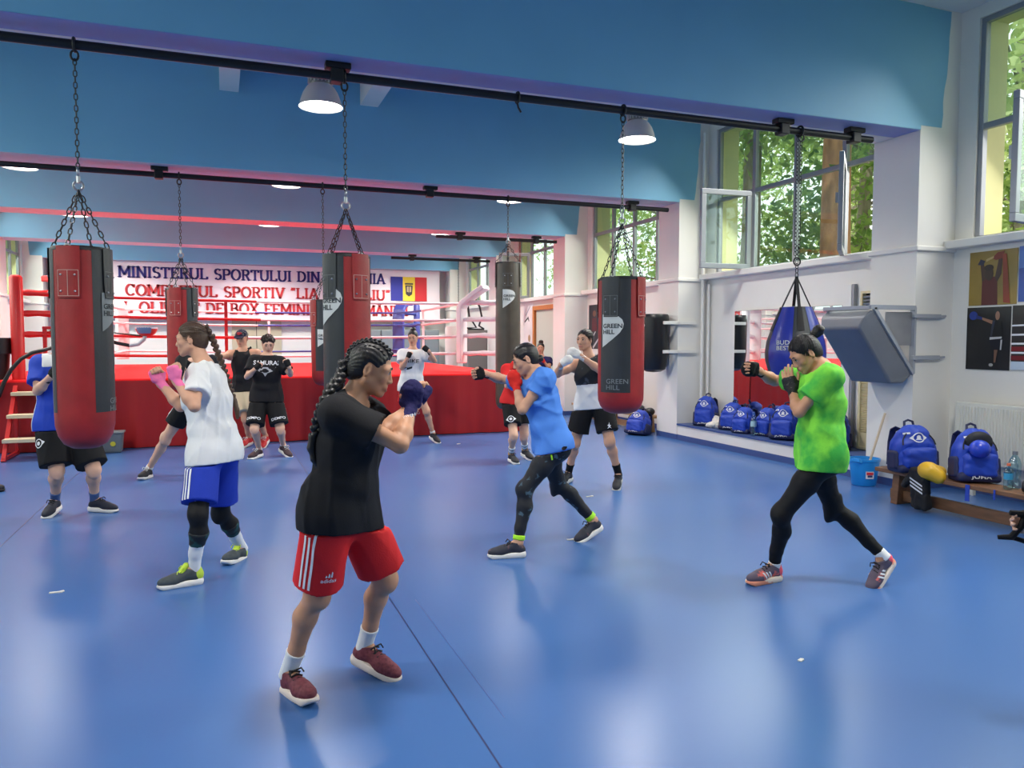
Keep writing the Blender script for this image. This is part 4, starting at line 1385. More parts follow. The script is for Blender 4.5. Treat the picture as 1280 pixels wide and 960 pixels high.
m = MB(); m.bar(A0 + (0, yb, 0) - nn * .02, A1 + (0, yb, 0) - nn * .02, .035, .035, up=(0, 1, 0))
m.build('slanted_frame', frame_m, pad)
m = MB(); m.bar(A0 + (-.04, ya, .02), (6.88, ya, 1.945), .035, .045); m.bar(A0 + (-.04, yb, .02), (6.88, yb, 1.945), .035, .045); m.bar(A0 + (-.04, ya, .02), A0 + (-.04, yb, .02), .035, .035); m.build('top_arm', frame_m, pad)
m = MB(); m.box((6.86, ya - .02, 1.25), (6.884, ya + .04, 1.95)); m.box((6.86, yb - .04, 1.25), (6.884, yb + .02, 1.95)); m.build('upright', frame_m, pad)
for z in (1.42, 1.86):
    m = MB(); m.box((6.84, 6.125, z - .022), (7.22, 6.158, z + .022)); m.tube([(7.22, 6.14, z), (7.30, 6.14, z + .005)], .012, 8); m.build('clamp_rail', frame_m, pad, bevel=.004)
m = MB(); m.box((6.50, ya + .02, 1.55), (6.86, ya + .03, 1.90)); m.build('back_plate', mat('bare_sheet_metal', (170, 170, 172), .4, metal=.5, var=.1, scale=5), pad)

# cream convector grilles
cream = mat('cream_enamel', (222, 208, 164), .5)
for (y0, y1, z0, z1, lab, ns) in ((6.80, 7.36, .27, 1.28, 'tall cream slatted heater cover behind the blue bucket', 34), (6.96, 7.36, 1.96, 2.20, 'small cream vent grille high on the wall above the grey pad', 4)):
    t = empty('vent_grille', (WX - .05, (y0 + y1) / 2, z0), lab, 'vent')
    m = MB(); o_ = np.array([WX - .05, y0, z0]); frame_bars(m, (0, 1, 0), o_, y1 - y0, z1 - z0, .035 if ns > 5 else .03, .09); m.build('frame', cream, t, bevel=.004)
    m = MB(); m.box((WX - .03, y0 + .02, z0 + .02), (WX - .01, y1 - .02, z1 - .02)); m.build('dark_back', mat('vent_dark', (60, 52, 40), .8) if ns > 5 else black_metal, t)
    zz0 = z0 + (.22 if ns > 5 else .03)
    if ns > 5:
        m = MB(); m.box((WX - .085, y0 + .03, z0 + .03), (WX - .04, y1 - .03, z0 + .21)); m.build('kick_plate', cream, t)
    sl = None
    for i in range(ns):
        z = zz0 + (z1 - .045 - zz0) * (i + .5) / ns
        if sl is None:
            m = MB(); m.obox((WX - .06, (y0 + y1) / 2, z), ((1, 0, .5), (0, 1, 0), (-.5, 0, 1)), (.02, (y1 - y0) / 2 - .03, .0065 if ns > 5 else .008)); sl = m.build('slat', cream if ns > 5 else alu, t); zf = z
        else:
            c = sl.copy(); link(c, t); c.location.z = sl.location.z + z - zf

# radiator under the posters
rad = empty('radiator', (7.27, 5.2, .32), 'white ribbed panel radiator behind the bench', 'radiator')
rm = mat('radiator_white', (222, 222, 212), .42)
m = MB(); m.box((7.25, 3.9, .34), (7.29, 5.95, .96)); m.build('panel', rm, rad, bevel=.012)
m = MB()
for i in range(58):
    y = 5.90 - i * .0345
    m.obox((7.247, y, .65), ((1, 0, 0), (0, 1, 0), (0, 0, 1)), (.008, .009, .27))
stuff(m.build('ribs', rm, rad, bevel=.004))
m = MB(); m.box((7.29, 3.92, .93), (7.38, 5.93, .955)); m.build('top_grille', rm, rad)
for y in (5.75, 4.1):
    m = MB(); m.box((7.26, y - .03, .0), (7.30, y + .03, .35)); m.build('foot', rm, rad)

# posters: flat printed sheets
def poster(name, lab, y0, y1, z0, z1, bg, shapes, X=WX - .008):
    """y0 = far (left) edge; shapes: (colour, polygon in 0..1)"""
    t = empty(name, (X, (y0 + y1) / 2, z0), lab, 'poster', 'boxing posters on the right wall')
    m = MB(); m.box((X, y1, z0), (X + .004, y0, z1)); m.build('sheet', mat('poster_' + '_'.join(map(str, bg)), bg, .35, var=.12, scale=3), t)
    for i, (c, poly) in enumerate(shapes):
        P = [(X - .0012 - .0006 * i, y0 + (y1 - y0) * u, z0 + (z1 - z0) * v) for u, v in poly]
        m = MB(); m.add(P, [tuple(range(len(P)))]); m.build('print', mat('print_%d_%d_%d' % c, c, .4), t)
    return t


def el(cx, cy, rx, ry, n=14): return [(cx + rx * math.cos(2 * PI * i / n), cy + ry * math.sin(2 * PI * i / n)) for i in range(n)]


poster('poster', 'ochre poster of a boxer in red holding long red hand wraps overhead', 5.965, 5.44, 1.965, 2.52, (150, 124, 56), [
    ((92, 30, 32), [(.28, 0), (.62, 0), (.60, .46), (.55, .52), (.34, .52), (.28, .44)]), ((70, 48, 40), [(.28, .44), (.24, .74), (.30, .80), (.36, .60), (.36, .48)]),
    ((70, 48, 40), [(.55, .50), (.62, .84), (.70, .86), (.68, .56), (.60, .42)]), ((60, 42, 36), el(.43, .58, .09, .13)), ((44, 34, 30), el(.42, .69, .10, .06)),
    ((40, 42, 66), [(.18, .76), (.30, .74), (.34, .82), (.24, .86)]), ((126, 44, 34), [(.48, .86), (.60, .96), (.74, .97), (.70, .84), (.56, .82)]),
    ((150, 62, 40), [(.70, .92), (.78, .92), (.88, .02), (.74, .04)]), ((196, 168, 110), [(.36, .80), (.52, .86), (.52, .90), (.36, .85)])])
poster('poster', 'black poster of a boxer holding out one blue glove', 5.975, 5.49, 1.30, 1.945, (28, 28, 30), [
    ((36, 60, 140), el(.15, .87, .10, .07)), ((30, 46, 110), [(.22, .88), (.36, .84), (.36, .80), (.22, .82)]), ((150, 110, 86), [(.36, .84), (.62, .78), (.62, .72), (.36, .80)]), ((150, 112, 90), el(.71, .86, .05, .07)),
    ((18, 18, 20), [(.60, .78), (.80, .78), (.84, .54), (.56, .52)]), ((52, 56, 70), [(.60, .78), (.66, .78), (.60, .54), (.56, .53)]), ((190, 190, 190), [(.55, .52), (.82, .53), (.82, .50), (.55, .48)]),
    ((16, 18, 30), [(.56, .48), (.84, .50), (.82, .32), (.58, .32)]), ((120, 88, 70), [(.66, .32), (.74, .32), (.70, .12), (.66, .12)]), ((190, 190, 190), [(.80, .48), (.84, .48), (.82, .32), (.79, .32)]), ((180, 178, 176), el(.60, .08, .05, .025))])
poster('poster', 'dark poster showing white ring ropes', 5.475, 4.9, 1.31, 1.95, (44, 40, 38), [
    ((226, 228, 232), [(0, .70), (1, .72), (1, .695), (0, .675)]), ((226, 228, 232), [(0, .56), (1, .57), (1, .545), (0, .53)]), ((226, 228, 232), [(0, .42), (1, .43), (1, .40), (0, .39)]),
    ((120, 26, 30), [(0, .36), (1, .37), (1, .30), (0, .29)]), ((226, 228, 232), [(0, .28), (1, .28), (1, .25), (0, .25)]), ((110, 24, 28), [(0, .22), (1, .22), (1, .15), (0, .15)]), ((190, 205, 222), [(0, .13), (1, .13), (1, .0), (0, .0)])])
poster('poster', 'blue poster cut off at the edge, right of the ochre poster', 5.425, 4.9, 1.985, 2.53, (52, 84, 160), [((90, 130, 200), [(0, .6), (1, .7), (1, 1), (0, 1)])])
poster('poster', 'dark poster of a boxer half hidden behind the black hanging bag', 14.95, 14.3, 1.42, 2.35, (44, 42, 52), [
    ((190, 188, 190), [(.1, .2), (.5, .42), (.5, .38), (.12, .14)]), ((120, 80, 64), el(.4, .8, .12, .07)), ((90, 30, 40), [(.2, .4), (.6, .4), (.55, .7), (.25, .7)]), ((200, 200, 204), [(.3, .05), (.8, .3), (.8, .26), (.34, .0)])])
poster('poster', 'white poster with black marks beside the far doorway', 18.75, 18.1, 1.35, 2.55, (222, 216, 216), [
    ((40, 38, 40), [(.1, .62), (.5, .72), (.6, .62), (.55, .6), (.45, .66), (.1, .58)]), ((160, 120, 80), el(.6, .25, .12, .08)), ((150, 150, 160), [(.2, .75), (.7, .95), (.72, .92), (.24, .72)])])

# benches
wood = mat('worn_brown_wood', (120, 84, 58), .55, var=.28, scale=4, stretch=(6, 1, 6), bump=.1, bscale=30)
wood2 = mat('light_bench_wood', (190, 146, 96), .5, var=.15, scale=4, stretch=(6, 1, 6))


def bench(lab, x, y0, y1, w=.27, h=.335, mt=wood, name='gym_bench'):
    t = empty(name, (x, (y0 + y1) / 2, 0), lab, 'bench', 'low wooden gym benches')
    m = MB(); m.box((x - w / 2, y0, h - .04), (x + w / 2, y1, h)); m.build('seat_plank', mt, t, bevel=.006)
    m = MB(); m.box((x - .03, y0 + .1, .03), (x + .03, y1 - .1, .13)); m.build('lower_beam', mt, t, bevel=.006)
    n = 3
    for i in range(n):
        y = y0 + .22 + (y1 - y0 - .44) * i / (n - 1)
        m = MB(); m.prism([(-.11, 0), (.11, 0), (.085, h - .04), (-.085, h - .04)], (x, y - .04, 0), (1, 0, 0), (0, 0, 1), (0, 1, 0), .08); m.build('leg', mt, t, bevel=.006)
    return t


BX = 6.27
bench('worn brown wooden gym bench by the radiator, with backpacks on it', BX, 2.7, 5.92)
bench('light wooden gym bench against the wall beyond the second pillar', 6.98, 11.5, 14.6, mt=wood2, h=.30)

# backpacks
pk_blue = mat('royal_blue_nylon', (30, 66, 176), .55, var=.10, scale=5, bump=.15, bscale=35)
pk_dark = mat('navy_nylon', (24, 32, 74), .6, var=.1, scale=5)
pk_black = mat('black_nylon', (22, 24, 32), .6)
pr_white = mat('white_print', (226, 228, 232), .6)


def backpack_proto():
    """local frame: x = width, y = depth (front at -y), z up; about .34 x .24 x .46"""
    o = bpy.data.objects.new('backpack', None); link(o); WL[o.name] = np.zeros(3)
    X, Y, Z = (1, 0, 0), (0, 1, 0), (0, 0, 1)
    keep = {}
    soft('body', [(rbox((0, 0, .16), (X, Y, Z), (.165, .115, .16), .06), 0, 'u'), (ell((0, .01, .30), (X, Y, Z), (.15, .11, .155)), .05, 'u'), (ell((0, -.02, .36), (X, Y, Z), (.12, .09, .09)), .04, 'u')], .012, pk_blue, o, post=wob(3, .006, .13), keep=keep)
    soft('front_pocket', [(rbox((0, -.115, .14), (X, (0, 1, .08), (0, -.08, 1)), (.135, .05, .105), .04), 0, 'u')], .011, pk_blue, o, post=wob(5, .004, .1), keep=keep)
    soft('side_pocket', [(rbox((.165, 0, .12), (X, Y, Z), (.025, .08, .09), .02), 0, 'u')], .011, pk_dark, o)
    soft('side_pocket', [(rbox((-.165, 0, .12), (X, Y, Z), (.025, .08, .09), .02), 0, 'u')], .011, pk_dark, o)
    soft('base_panel', [(rbox((0, -.005, .035), (X, Y, Z), (.172, .135, .04), .03), 0, 'u')], .011, pk_dark, o)
    m = MB(); m.tube([(math.cos(a) * .135, -.085 + .02 * math.sin(a) - .035 * (1 - math.sin(a)), .27 + .14 * math.sin(a)) for a in [PI * k / 10 for k in range(11)]], .006, 6); m.build('zip', pk_black, o, smooth=True)
    m = MB(); m.tube([(-.04, .05, .44), (-.035, .06, .49), (0, .065, .505), (.035, .06, .49), (.04, .05, .44)], .011, 8); m.build('grab_handle', pk_dark, o, smooth=True)
    for s in (-1, 1):
        m = MB()
        pts = [(s * .07, .10, .43), (s * .09, .155, .40), (s * .10, .18, .28), (s * .12, .16, .14), (s * .15, .11, .06)]
        for i in range(len(pts) - 1): m.bar(pts[i], np.array(pts[i + 1]) + _n(np.array(pts[i + 1]) - np.array(pts[i])) * .006, .055, .014, up=(0, 1, .2))
        m.build('shoulder_strap', pk_dark, o, bevel=.004)
    T = bvh(*keep['body']); T2 = bvh(*keep['front_pocket'])
    v, f = join2d((disc2d(.050, 22, .040), 0, 0), (([(-.072, 0), (-.046, .022), (-.046, -.022)], [(0, 1, 2)]), 0, 0), (([(.072, 0), (.046, .022), (.046, -.022)], [(0, 2, 1)]), 0, 0), (disc2d(.019, 12), 0, .006), (([(-.028, -.022), (.028, -.022), (.012, .0), (-.012, .0)], [(0, 1, 2, 3)]), 0, 0))
    decal('crest', T, v, f, (0, -.1, .335), (1, 0, 0), (0, 0, 1), (0, -1, .25), pr_white, o, lift=.004)
    tv, tf = text2d('JOMA', .032, .008, 1.35)
    tv = tv - np.array([tv[:, 0].max() / 2, 0])
    m = MB(); m.add([(x, -.146, .026 + z) for x, z in tv], tf); m.build('lettering', pr_white, o)
    v, f = grid2d(.05, .018, 2, 1)
    decal('small_print', T, v, f, (-.085, -.1, .385), (1, 0, 0), (0, 0, 1), (0, -1, .25), pr_white, o, lift=.004)
    return o


bp = backpack_proto()
BAGS = [  # x, y, z, turn, tilt back, scale, label
    (7.14, 10.26, .262, -55, 8, 1.0, 'blue backpack at the far left end of the step, beside the pipes'),
    (7.16, 9.62, .262, -62, 10, .95, 'blue backpack on the step with a red towel behind, second from the pipes'),
    (7.08, 9.22, .262, -74, 6, .92, 'blue backpack with open dark pocket on the step, next to the water bottle'),
    (7.19, 8.86, .262, -80, 3, .88, 'blue backpack leaning on the mirror behind another on the step'),
    (7.12, 8.42, .262, -58, 14, 1.02, 'blue backpack on the step behind the punching arm of the green shirt'),
    (7.10, 7.48, .262, -48, 8, 1.06, 'blue backpack on the step beside the cream heater cover'),
    (BX, 5.58, .335, -22, 6, 1.08, 'blue backpack on the far end of the wooden bench, zipped shut'),
    (BX + .06, 4.98, .335, -30, 12, 1.04, 'blue backpack gaping open on the wooden bench with a blue ball inside'),
    (6.30, 14.72, .0, -10, 4, 1.10, 'dark blue backpack on the floor by the third pillar'),
    (6.60, 11.46, .0, -60, 24, 1.05, 'blue backpack slumped on the floor against the end of the light bench'),
]
pk_dark_red = mat('dark_red_cloth', (120, 30, 40), .8)
for i, (x, y, z, a, tl, s, lab) in enumerate(BAGS):
    o = bp if i == 0 else copy_tree(bp)
    o.location = (x, y, z); o.scale = (s * (1 + .05 * math.sin(i * 2.3)), s * 1.05, s * (.95 + .06 * math.cos(i * 1.7)))
    o.rotation_euler = Matrix.Rotation(R(a), 3, 'Z').to_4x4().to_euler()
    o.rotation_euler = (Matrix.Rotation(R(a), 4, 'Z') @ Matrix.Rotation(R(-tl) * .7, 4, 'X') @ Matrix.Rotation(R(5 * math.sin(i * 3.1)), 4, 'Y')).to_euler()
    tag(o, lab, 'backpack', 'matching blue backpacks')

    if 'gaping' in lab:
        soft_m = MB()
        F, lo_, vx_ = field([(ell((.0, -.085, .335), ((1, 0, 0), (0, 1, .35), (0, -.35, 1)), (.115, .055, .10)), 0, 'u')], .012)
        v_, q_ = nets(F, lo_, vx_)
        mesh_np('dark_opening', v_, q_, pk_black, o)

# red towel, white towel, bottles
def soft_thing(name, lab, cat, prims, vox, mt, post=None, group=None, cuts=()):
    F, lo, vx = field(prims, vox, cuts, post)
    V, Q = nets(F, lo, vx)
    c = (V.min(0) + V.max(0)) / 2; c[2] = V[:, 2].min()
    o = mesh_np(name, V - c, Q, mt)
    o.location = tuple(c)
    return tag(o, lab, cat, group)


X_, Y_, Z_ = (1, 0, 0), (0, 1, 0), (0, 0, 1)
soft_thing('towel', 'crumpled white towel on the step between the two farthest backpacks', 'towel', [(ell((7.10, 9.95, .30), (X_, Y_, Z_), (.12, .15, .05)), 0, 'u'), (ell((7.17, 10.0, .36), (X_, Y_, Z_), (.07, .1, .07)), .04, 'u')], .01, mat('white_towelling', (226, 222, 214), .9, bump=.3, bscale=90), wob(4, .014, .09))
bott = glass_mat('clear_bottle_plastic', (214, 236, 240), .05, .16)
water = mat('bottle_label_blue', (60, 150, 190), .4)


def bottle(lab, c, h, r, capc, label_c, liquid=None):
    t = empty('water_bottle', c, lab, 'bottle', 'drinking bottles')
    m = MB(); m.lathe([(0, .004), (r * .8, .002), (r, .015), (r, h * .3), (r * .94, h * .36), (r, h * .42), (r, h * .66), (r * .8, h * .78), (r * .36, h * .90), (r * .34, h * .95)], c, 24); m.build('body', bott, t, smooth=True)
    m = MB(); m.lathe([(r * .42, h * .91), (r * .42, h), (0, h)], c, 16); m.build('cap', capc, t, smooth=True)
    if label_c:
        m = MB(); m.lathe([(r * 1.01, h * .40), (r * 1.01, h * .64)], c, 24); m.build('label', label_c, t, smooth=True)
    return t


bottle('clear water bottle standing on the step between backpacks', (6.99, 8.90, .262), .33, .042, mat('cap_blue', (60, 110, 190), .4), mat('pale_label', (170, 205, 215), .4))
bottle('large clear bottle on the bench beside the open backpack', (BX + .08, 4.62, .335), .32, .05, mat('cap_grey', (120, 124, 128), .4), None)
bottle('small bottle of blue drink with an orange cap on the bench', (BX - .02, 4.60, .335), .225, .036, mat('cap_orange', (232, 120, 80), .4), water)
t = empty('shaker', (BX, 4.36, .335), 'black shaker cup lying on its side on the bench', 'cup')
m = MB(); a = np.array([BX - .02, 4.46, .335 + .055]); b = np.array([BX + .03, 4.26, .335 + .055]); m.tube([a, a + (b - a) * .75, a + (b - a) * .76, b], [.050, .054, .058, .058], 20); m.build('cup', mat('black_plastic', (24, 24, 27), .45), t, smooth=True)
m = MB(); m.torus(a + (b - a) * .9, b - a, .058, .006, 20, 6); m.build('ridge', black_metal, t, smooth=True)

# blue ball in the open backpack, yellow glove ball, trousers with three stripes
soft_thing('ball', 'shiny blue ball sticking out of the open backpack on the bench', 'ball', [(ell((BX - .035, 4.86, .335 + .315), (X_, Y_, Z_), (.085, .085, .080)), 0, 'u')], .012, mat('shiny_blue_ball', (44, 70, 190), .25))
yb = at(1167, 576, Y=5.22)
soft_thing('boxing_glove', 'mustard yellow boxing glove hanging over the front of the bench', 'glove', [(ell((6.10, 5.26, .40), (X_, Y_, Z_), (.085, .10, .085)), 0, 'u'), (ell((6.13, 5.18, .36), (X_, Y_, Z_), (.06, .07, .07)), .04, 'u'), (cap((6.16, 5.3, .42), (6.3, 5.3, .375), .045, .05), .03, 'u')], .009, mat('mustard_leather', (224, 176, 44), .35))
tr = soft_thing('sports_trousers', 'black trousers with three white stripes hanging off the bench', 'trousers', [(rbox((6.10, 5.34, .22), ((1, 0, .1), (.0, 1, 0), (-.1, 0, 1)), (.05, .085, .20), .03), 0, 'u'), (rbox((6.2, 5.36, .355), (X_, Y_, Z_), (.13, .10, .035), .025), .03, 'u'), (cap((6.12, 5.46, .32), (6.1, 5.52, .22), .04, .03), .03, 'u')], .009, mat('black_sports_cloth', (24, 24, 28), .75), wob(9, .006, .09))
for i in range(3):
    m = MB(); z = .20 + .035 * i; off = np.array(tr.location)
    m.add([np.array(p) - off for p in ((6.036 + .1 * (.22 - z), 5.265, z - .02), (6.036 + .1 * (.22 - z), 5.265, z - .004), (6.032 + .1 * (.22 - z), 5.40, z + .056), (6.032 + .1 * (.22 - z), 5.40, z + .040))], [(0, 1, 2, 3)])
    o = m.build('stripe', pr_white, None, local=True); o.parent = tr
# strap ends hanging off the bench
m = MB(); m.box((6.124, 4.86, .19), (6.130, 4.90, .335)); centred(m, 'loose_strap', pk_blue, 'blue strap end hanging below the bench plank under the open backpack', 'strap')
m = MB(); m.box((6.124, 4.62, .25), (6.129, 4.635, .335)); centred(m, 'loose_strap', pk_blue, 'thin dark blue cord hanging off the bench below the bottles', 'strap')
# bag at the right picture edge, on the bench
soft_thing('sports_bag', 'navy and blue sports bag on the near end of the bench', 'bag', [(rbox((BX + .02, 3.97, .335 + .15), (X_, Y_, Z_), (.14, .24, .15), .06), 0, 'u'), (ell((BX, 3.97, .335 + .26), (X_, Y_, Z_), (.13, .22, .10)), .05, 'u')], .012, mat('blue_sports_bag', (30, 60, 150), .6, rgb2=(20, 26, 50), scale=3, sharp=(.45, .55)), wob(6, .008, .14))

# things on the light bench
soft_thing('boxing_glove', 'black boxing glove with white marks on the light bench', 'glove', [(ell((6.95, 11.95, .38), (X_, Y_, Z_), (.08, .11, .08)), 0, 'u'), (ell((6.95, 12.08, .36), (X_, Y_, Z_), (.06, .08, .06)), .03, 'u')], .01, mat('black_white_leather', (24, 24, 26), .4, rgb2=(220, 220, 220), scale=9, sharp=(.60, .63)))
soft_thing('boxing_glove', 'plain black boxing glove on the near end of the light bench', 'glove', [(ell((6.97, 11.66, .365), (X_, Y_, Z_), (.08, .10, .07)), 0, 'u'), (ell((6.97, 11.76, .36), (X_, Y_, Z_), (.05, .07, .055)), .03, 'u')], .01, mat('smooth_black_leather', (24, 24, 27), .32))
soft_thing('cloth_bag', 'dark bag lying on the light bench behind the black hanging bag', 'bag', [(rbox((6.98, 12.7, .40), (X_, Y_, Z_), (.12, .22, .10), .06), 0, 'u')], .014, pk_black, wob(2, .01, .12))

# bucket with mop
bx, by = 6.67, 6.58
t = empty('bucket', (bx, by, 0), 'bright blue plastic bucket standing by the step', 'bucket')
bk = mat('bright_blue_plastic', (38, 146, 222), .35)
m = MB(); m.lathe([(0, .004), (.115, .002), (.122, .01), (.15, .27), (.158, .275), (.158, .30), (.146, .30), (.114, .02), (0, .018)], (bx, by, 0), 36, sx=1.08); m.build('shell', bk, t, smooth=True)
m = MB(); m.prism([(-.06, 0), (.06, 0), (.045, .05), (-.045, .05)], (bx - .13, by - .05, .255), (0, 1, 0), (0, 0, 1), (-1, 0, .3), .05); m.build('spout', bk, t, bevel=.01)
m = MB(); m.tube([(bx + .168 * math.cos(a), by + .156 * math.sin(a), .275 - .07 * math.sin((a + .3) / 3.4 * PI)) for a in [-.3 + 3.4 * k / 14 for k in range(15)]], .004, 6); m.build('bail', bk, t, smooth=True)
base = math.atan2(-by, -bx)
v, f = grid2d(.085, .08, 5, 1); m = MB(); m.add([(p[0], p[1], p[2]) for p in on_cyl([(a, e + .13) for a, e in v], (bx, by, 0), .138, base + .42, 0, .008)], f); lb = m.build('sticker', mat('white_sticker', (220, 222, 226), .5), t)
v, f = grid2d(.07, .03, 5, 1); m = MB(); m.add(on_cyl([(a, e + .147) for a, e in v], (bx, by, 0), .138, base + .42, 0, .0105), f); m.build('sticker_red', mat('sticker_red', (210, 44, 60), .5), lb)
v, f = grid2d(.05, .022, 4, 1); m = MB(); m.add(on_cyl([(a, e + .118) for a, e in v], (bx, by, 0), .138, base + .42, 0, .0105), f); m.build('sticker_blue', mat('sticker_blue', (50, 60, 110), .5), lb)
t = empty('mop', (bx, by, .03), 'mop with a pale wooden stick leaning in the blue bucket', 'mop')
m = MB(); m.tube([(bx - .02, by - .02, .06), (6.865, 6.50, .80)], .013, 10); m.build('stick', mat('pale_wood', (206, 186, 158), .5), t, smooth=True)
m = MB(); m.lathe([(0, 0), (.07, .01), (.05, .08), (.015, .12), (0, .12)], (bx - .02, by - .02, .03), 14); m.build('head', mat('mop_grey', (170, 168, 160), .9), t, smooth=True)

# grey bin with a sticker, small cone by the ring skirt
bc = at(142, 561, z=0)
t = empty('waste_bin', (bc[0] + .05, 12.3, 0), 'small grey plastic bin with a yellow round sticker', 'bin')
gm = mat('grey_bin_plastic', (112, 120, 124), .5)
m = MB(); m.obox((bc[0] + .02, 12.3, .14), (X_, Y_, Z_), (.13, .11, .14), taper=1.18); m.build('shell', gm, t, bevel=.02)
m = MB(); m.obox((bc[0] + .02, 12.3, .285), (X_, Y_, Z_), (.17, .145, .014)); m.build('rim', gm, t, bevel=.01)
v, f = disc2d(.035, 18); flat('sticker', v, f, mat('yellow_sticker', (216, 206, 60), .5), (bc[0] + .05, 12.3 - .125, .13), (1, 0, 0), (0, 0, 1), t, lift=.006)
cc = at(101, 572, z=0)
t = empty('marker_cone', cc, 'tiny red and white cone on the floor under the left bag', 'cone')
m = MB(); m.lathe([(.06, 0), (.012, .13), (0, .132)], cc, 16); m.build('cone', r_red, t, smooth=True)
m = MB(); m.lathe([(.075, 0), (.075, .012), (.0, .012)], cc, 4); m.build('foot', pr_white, t)

# scraps of tape on the floor
for px, py_, L, a, lab in ((70, 741, .075, 0, 'scrap of white tape on the floor at the left, near the seam'), (713, 675, .06, -.2, 'scrap of tape on the floor between the shoes of the blue shirt'),
                           (737, 621, .075, .0, 'scrap of pale tape on the floor below the white tank top'), (573, 555, .06, .5, 'scrap of tape on the floor close to the ring skirt'), (1001, 706 + 120, .03, .4, 'tiny pale scrap on the open floor before the green shirt')):
    p = at(px, py_, z=0)
    m = MB(); m.obox((p[0], p[1], .0035), ((math.cos(a), math.sin(a), 0), (-math.sin(a), math.cos(a), 0), Z_), (L / 2, .010, .003)); m.obox((p[0] + L * .35, p[1] + .004, .0045), ((math.cos(a + .5), math.sin(a + .5), 0), (-math.sin(a + .5), math.cos(a + .5), 0), Z_), (L / 4, .009, .003))
    centred(m, 'tape_scrap', mat('tape_white', (214, 212, 204), .7), lab, 'tape', 'scraps on the floor')

# ================================================================== PEOPLE
def skin_mat(name, rgb, lip=(168, 96, 88)):
    if name in _M: return _M[name]
    m = mat(name, rgb, .5, var=.06, scale=14, bump=.05, bscale=160, spec=.4)
    nt = m.node_tree
    b = nt.nodes['Principled BSDF']
    b.inputs['Subsurface Weight'].default_value = .0
    src = b.inputs['Base Color'].links[0].from_socket
    at_ = nt.nodes.new('ShaderNodeAttribute'); at_.attribute_name = 'lips'
    mx = nt.nodes.new('ShaderNodeMix'); mx.data_type = 'RGBA'
    nt.links.new(at_.outputs['Fac'], mx.inputs['Factor'])
    nt.links.new(src, mx.inputs['A'])
    mx.inputs['B'].default_value = (*lin(lip), 1)
    nt.links.new(mx.outputs['Result'], b.inputs['Base Color'])
    return m


SK1 = skin_mat('skin_tan', (196, 144, 112))
SK2 = skin_mat('skin_fair', (218, 172, 146))
SK3 = skin_mat('skin_warm', (206, 156, 128))
HAIR_K = mat('black_hair', (26, 22, 22), .42, var=.35, scale=30, stretch=(1, 1, .2), bump=.25, bscale=120)
HAIR_B = mat('brown_hair', (74, 54, 40), .45, var=.3, scale=30, stretch=(1, 1, .2), bump=.25, bscale=120)
HAIR_G = mat('dark_brown_hair', (44, 34, 30), .45, var=.3, scale=30, stretch=(1, 1, .2), bump=.25, bscale=120)
EYE_W = mat('eye_white', (226, 220, 214), .25)
EYE_D = mat('eye_dark', (40, 28, 22), .2)
cl = lambda nm, rgb, **k: mat(nm, rgb, k.pop('rough', .82), var=k.pop('var', .05), scale=k.pop('scale', 6), bump=.12, bscale=150, spec=.25, **k)


def solve_len(parent, px, py, L, sign):
    """point on a measured sight line at limb length L from parent; sign + = the farther of the two"""
    r = ray(px, py)
    # |CO + t r - parent| = L
    o = CO - parent
    a, b, c = r @ r, 2 * r @ o, o @ o - L * L
    D = b * b - 4 * a * c
    if D <= 0: t = -b / (2 * a)
    else: t = (-b + (1 if sign == '+' else -1) * math.sqrt(D)) / (2 * a)
    return CO + r * t


def cdir(v):
    """direction given as (right, up, toward the viewer) turned into the room"""
    fh = _n(np.array([CF[0], CF[1], 0]))
    return CR * v[0] + np.array([0, 0, 1.0]) * v[1] - fh * v[2]


def yawdir(deg):
    """0 = facing the viewer, 90 = facing image right"""
    a = R(deg)
    return _n(cdir((math.sin(a), 0, math.cos(a))))


class Body:
    pass


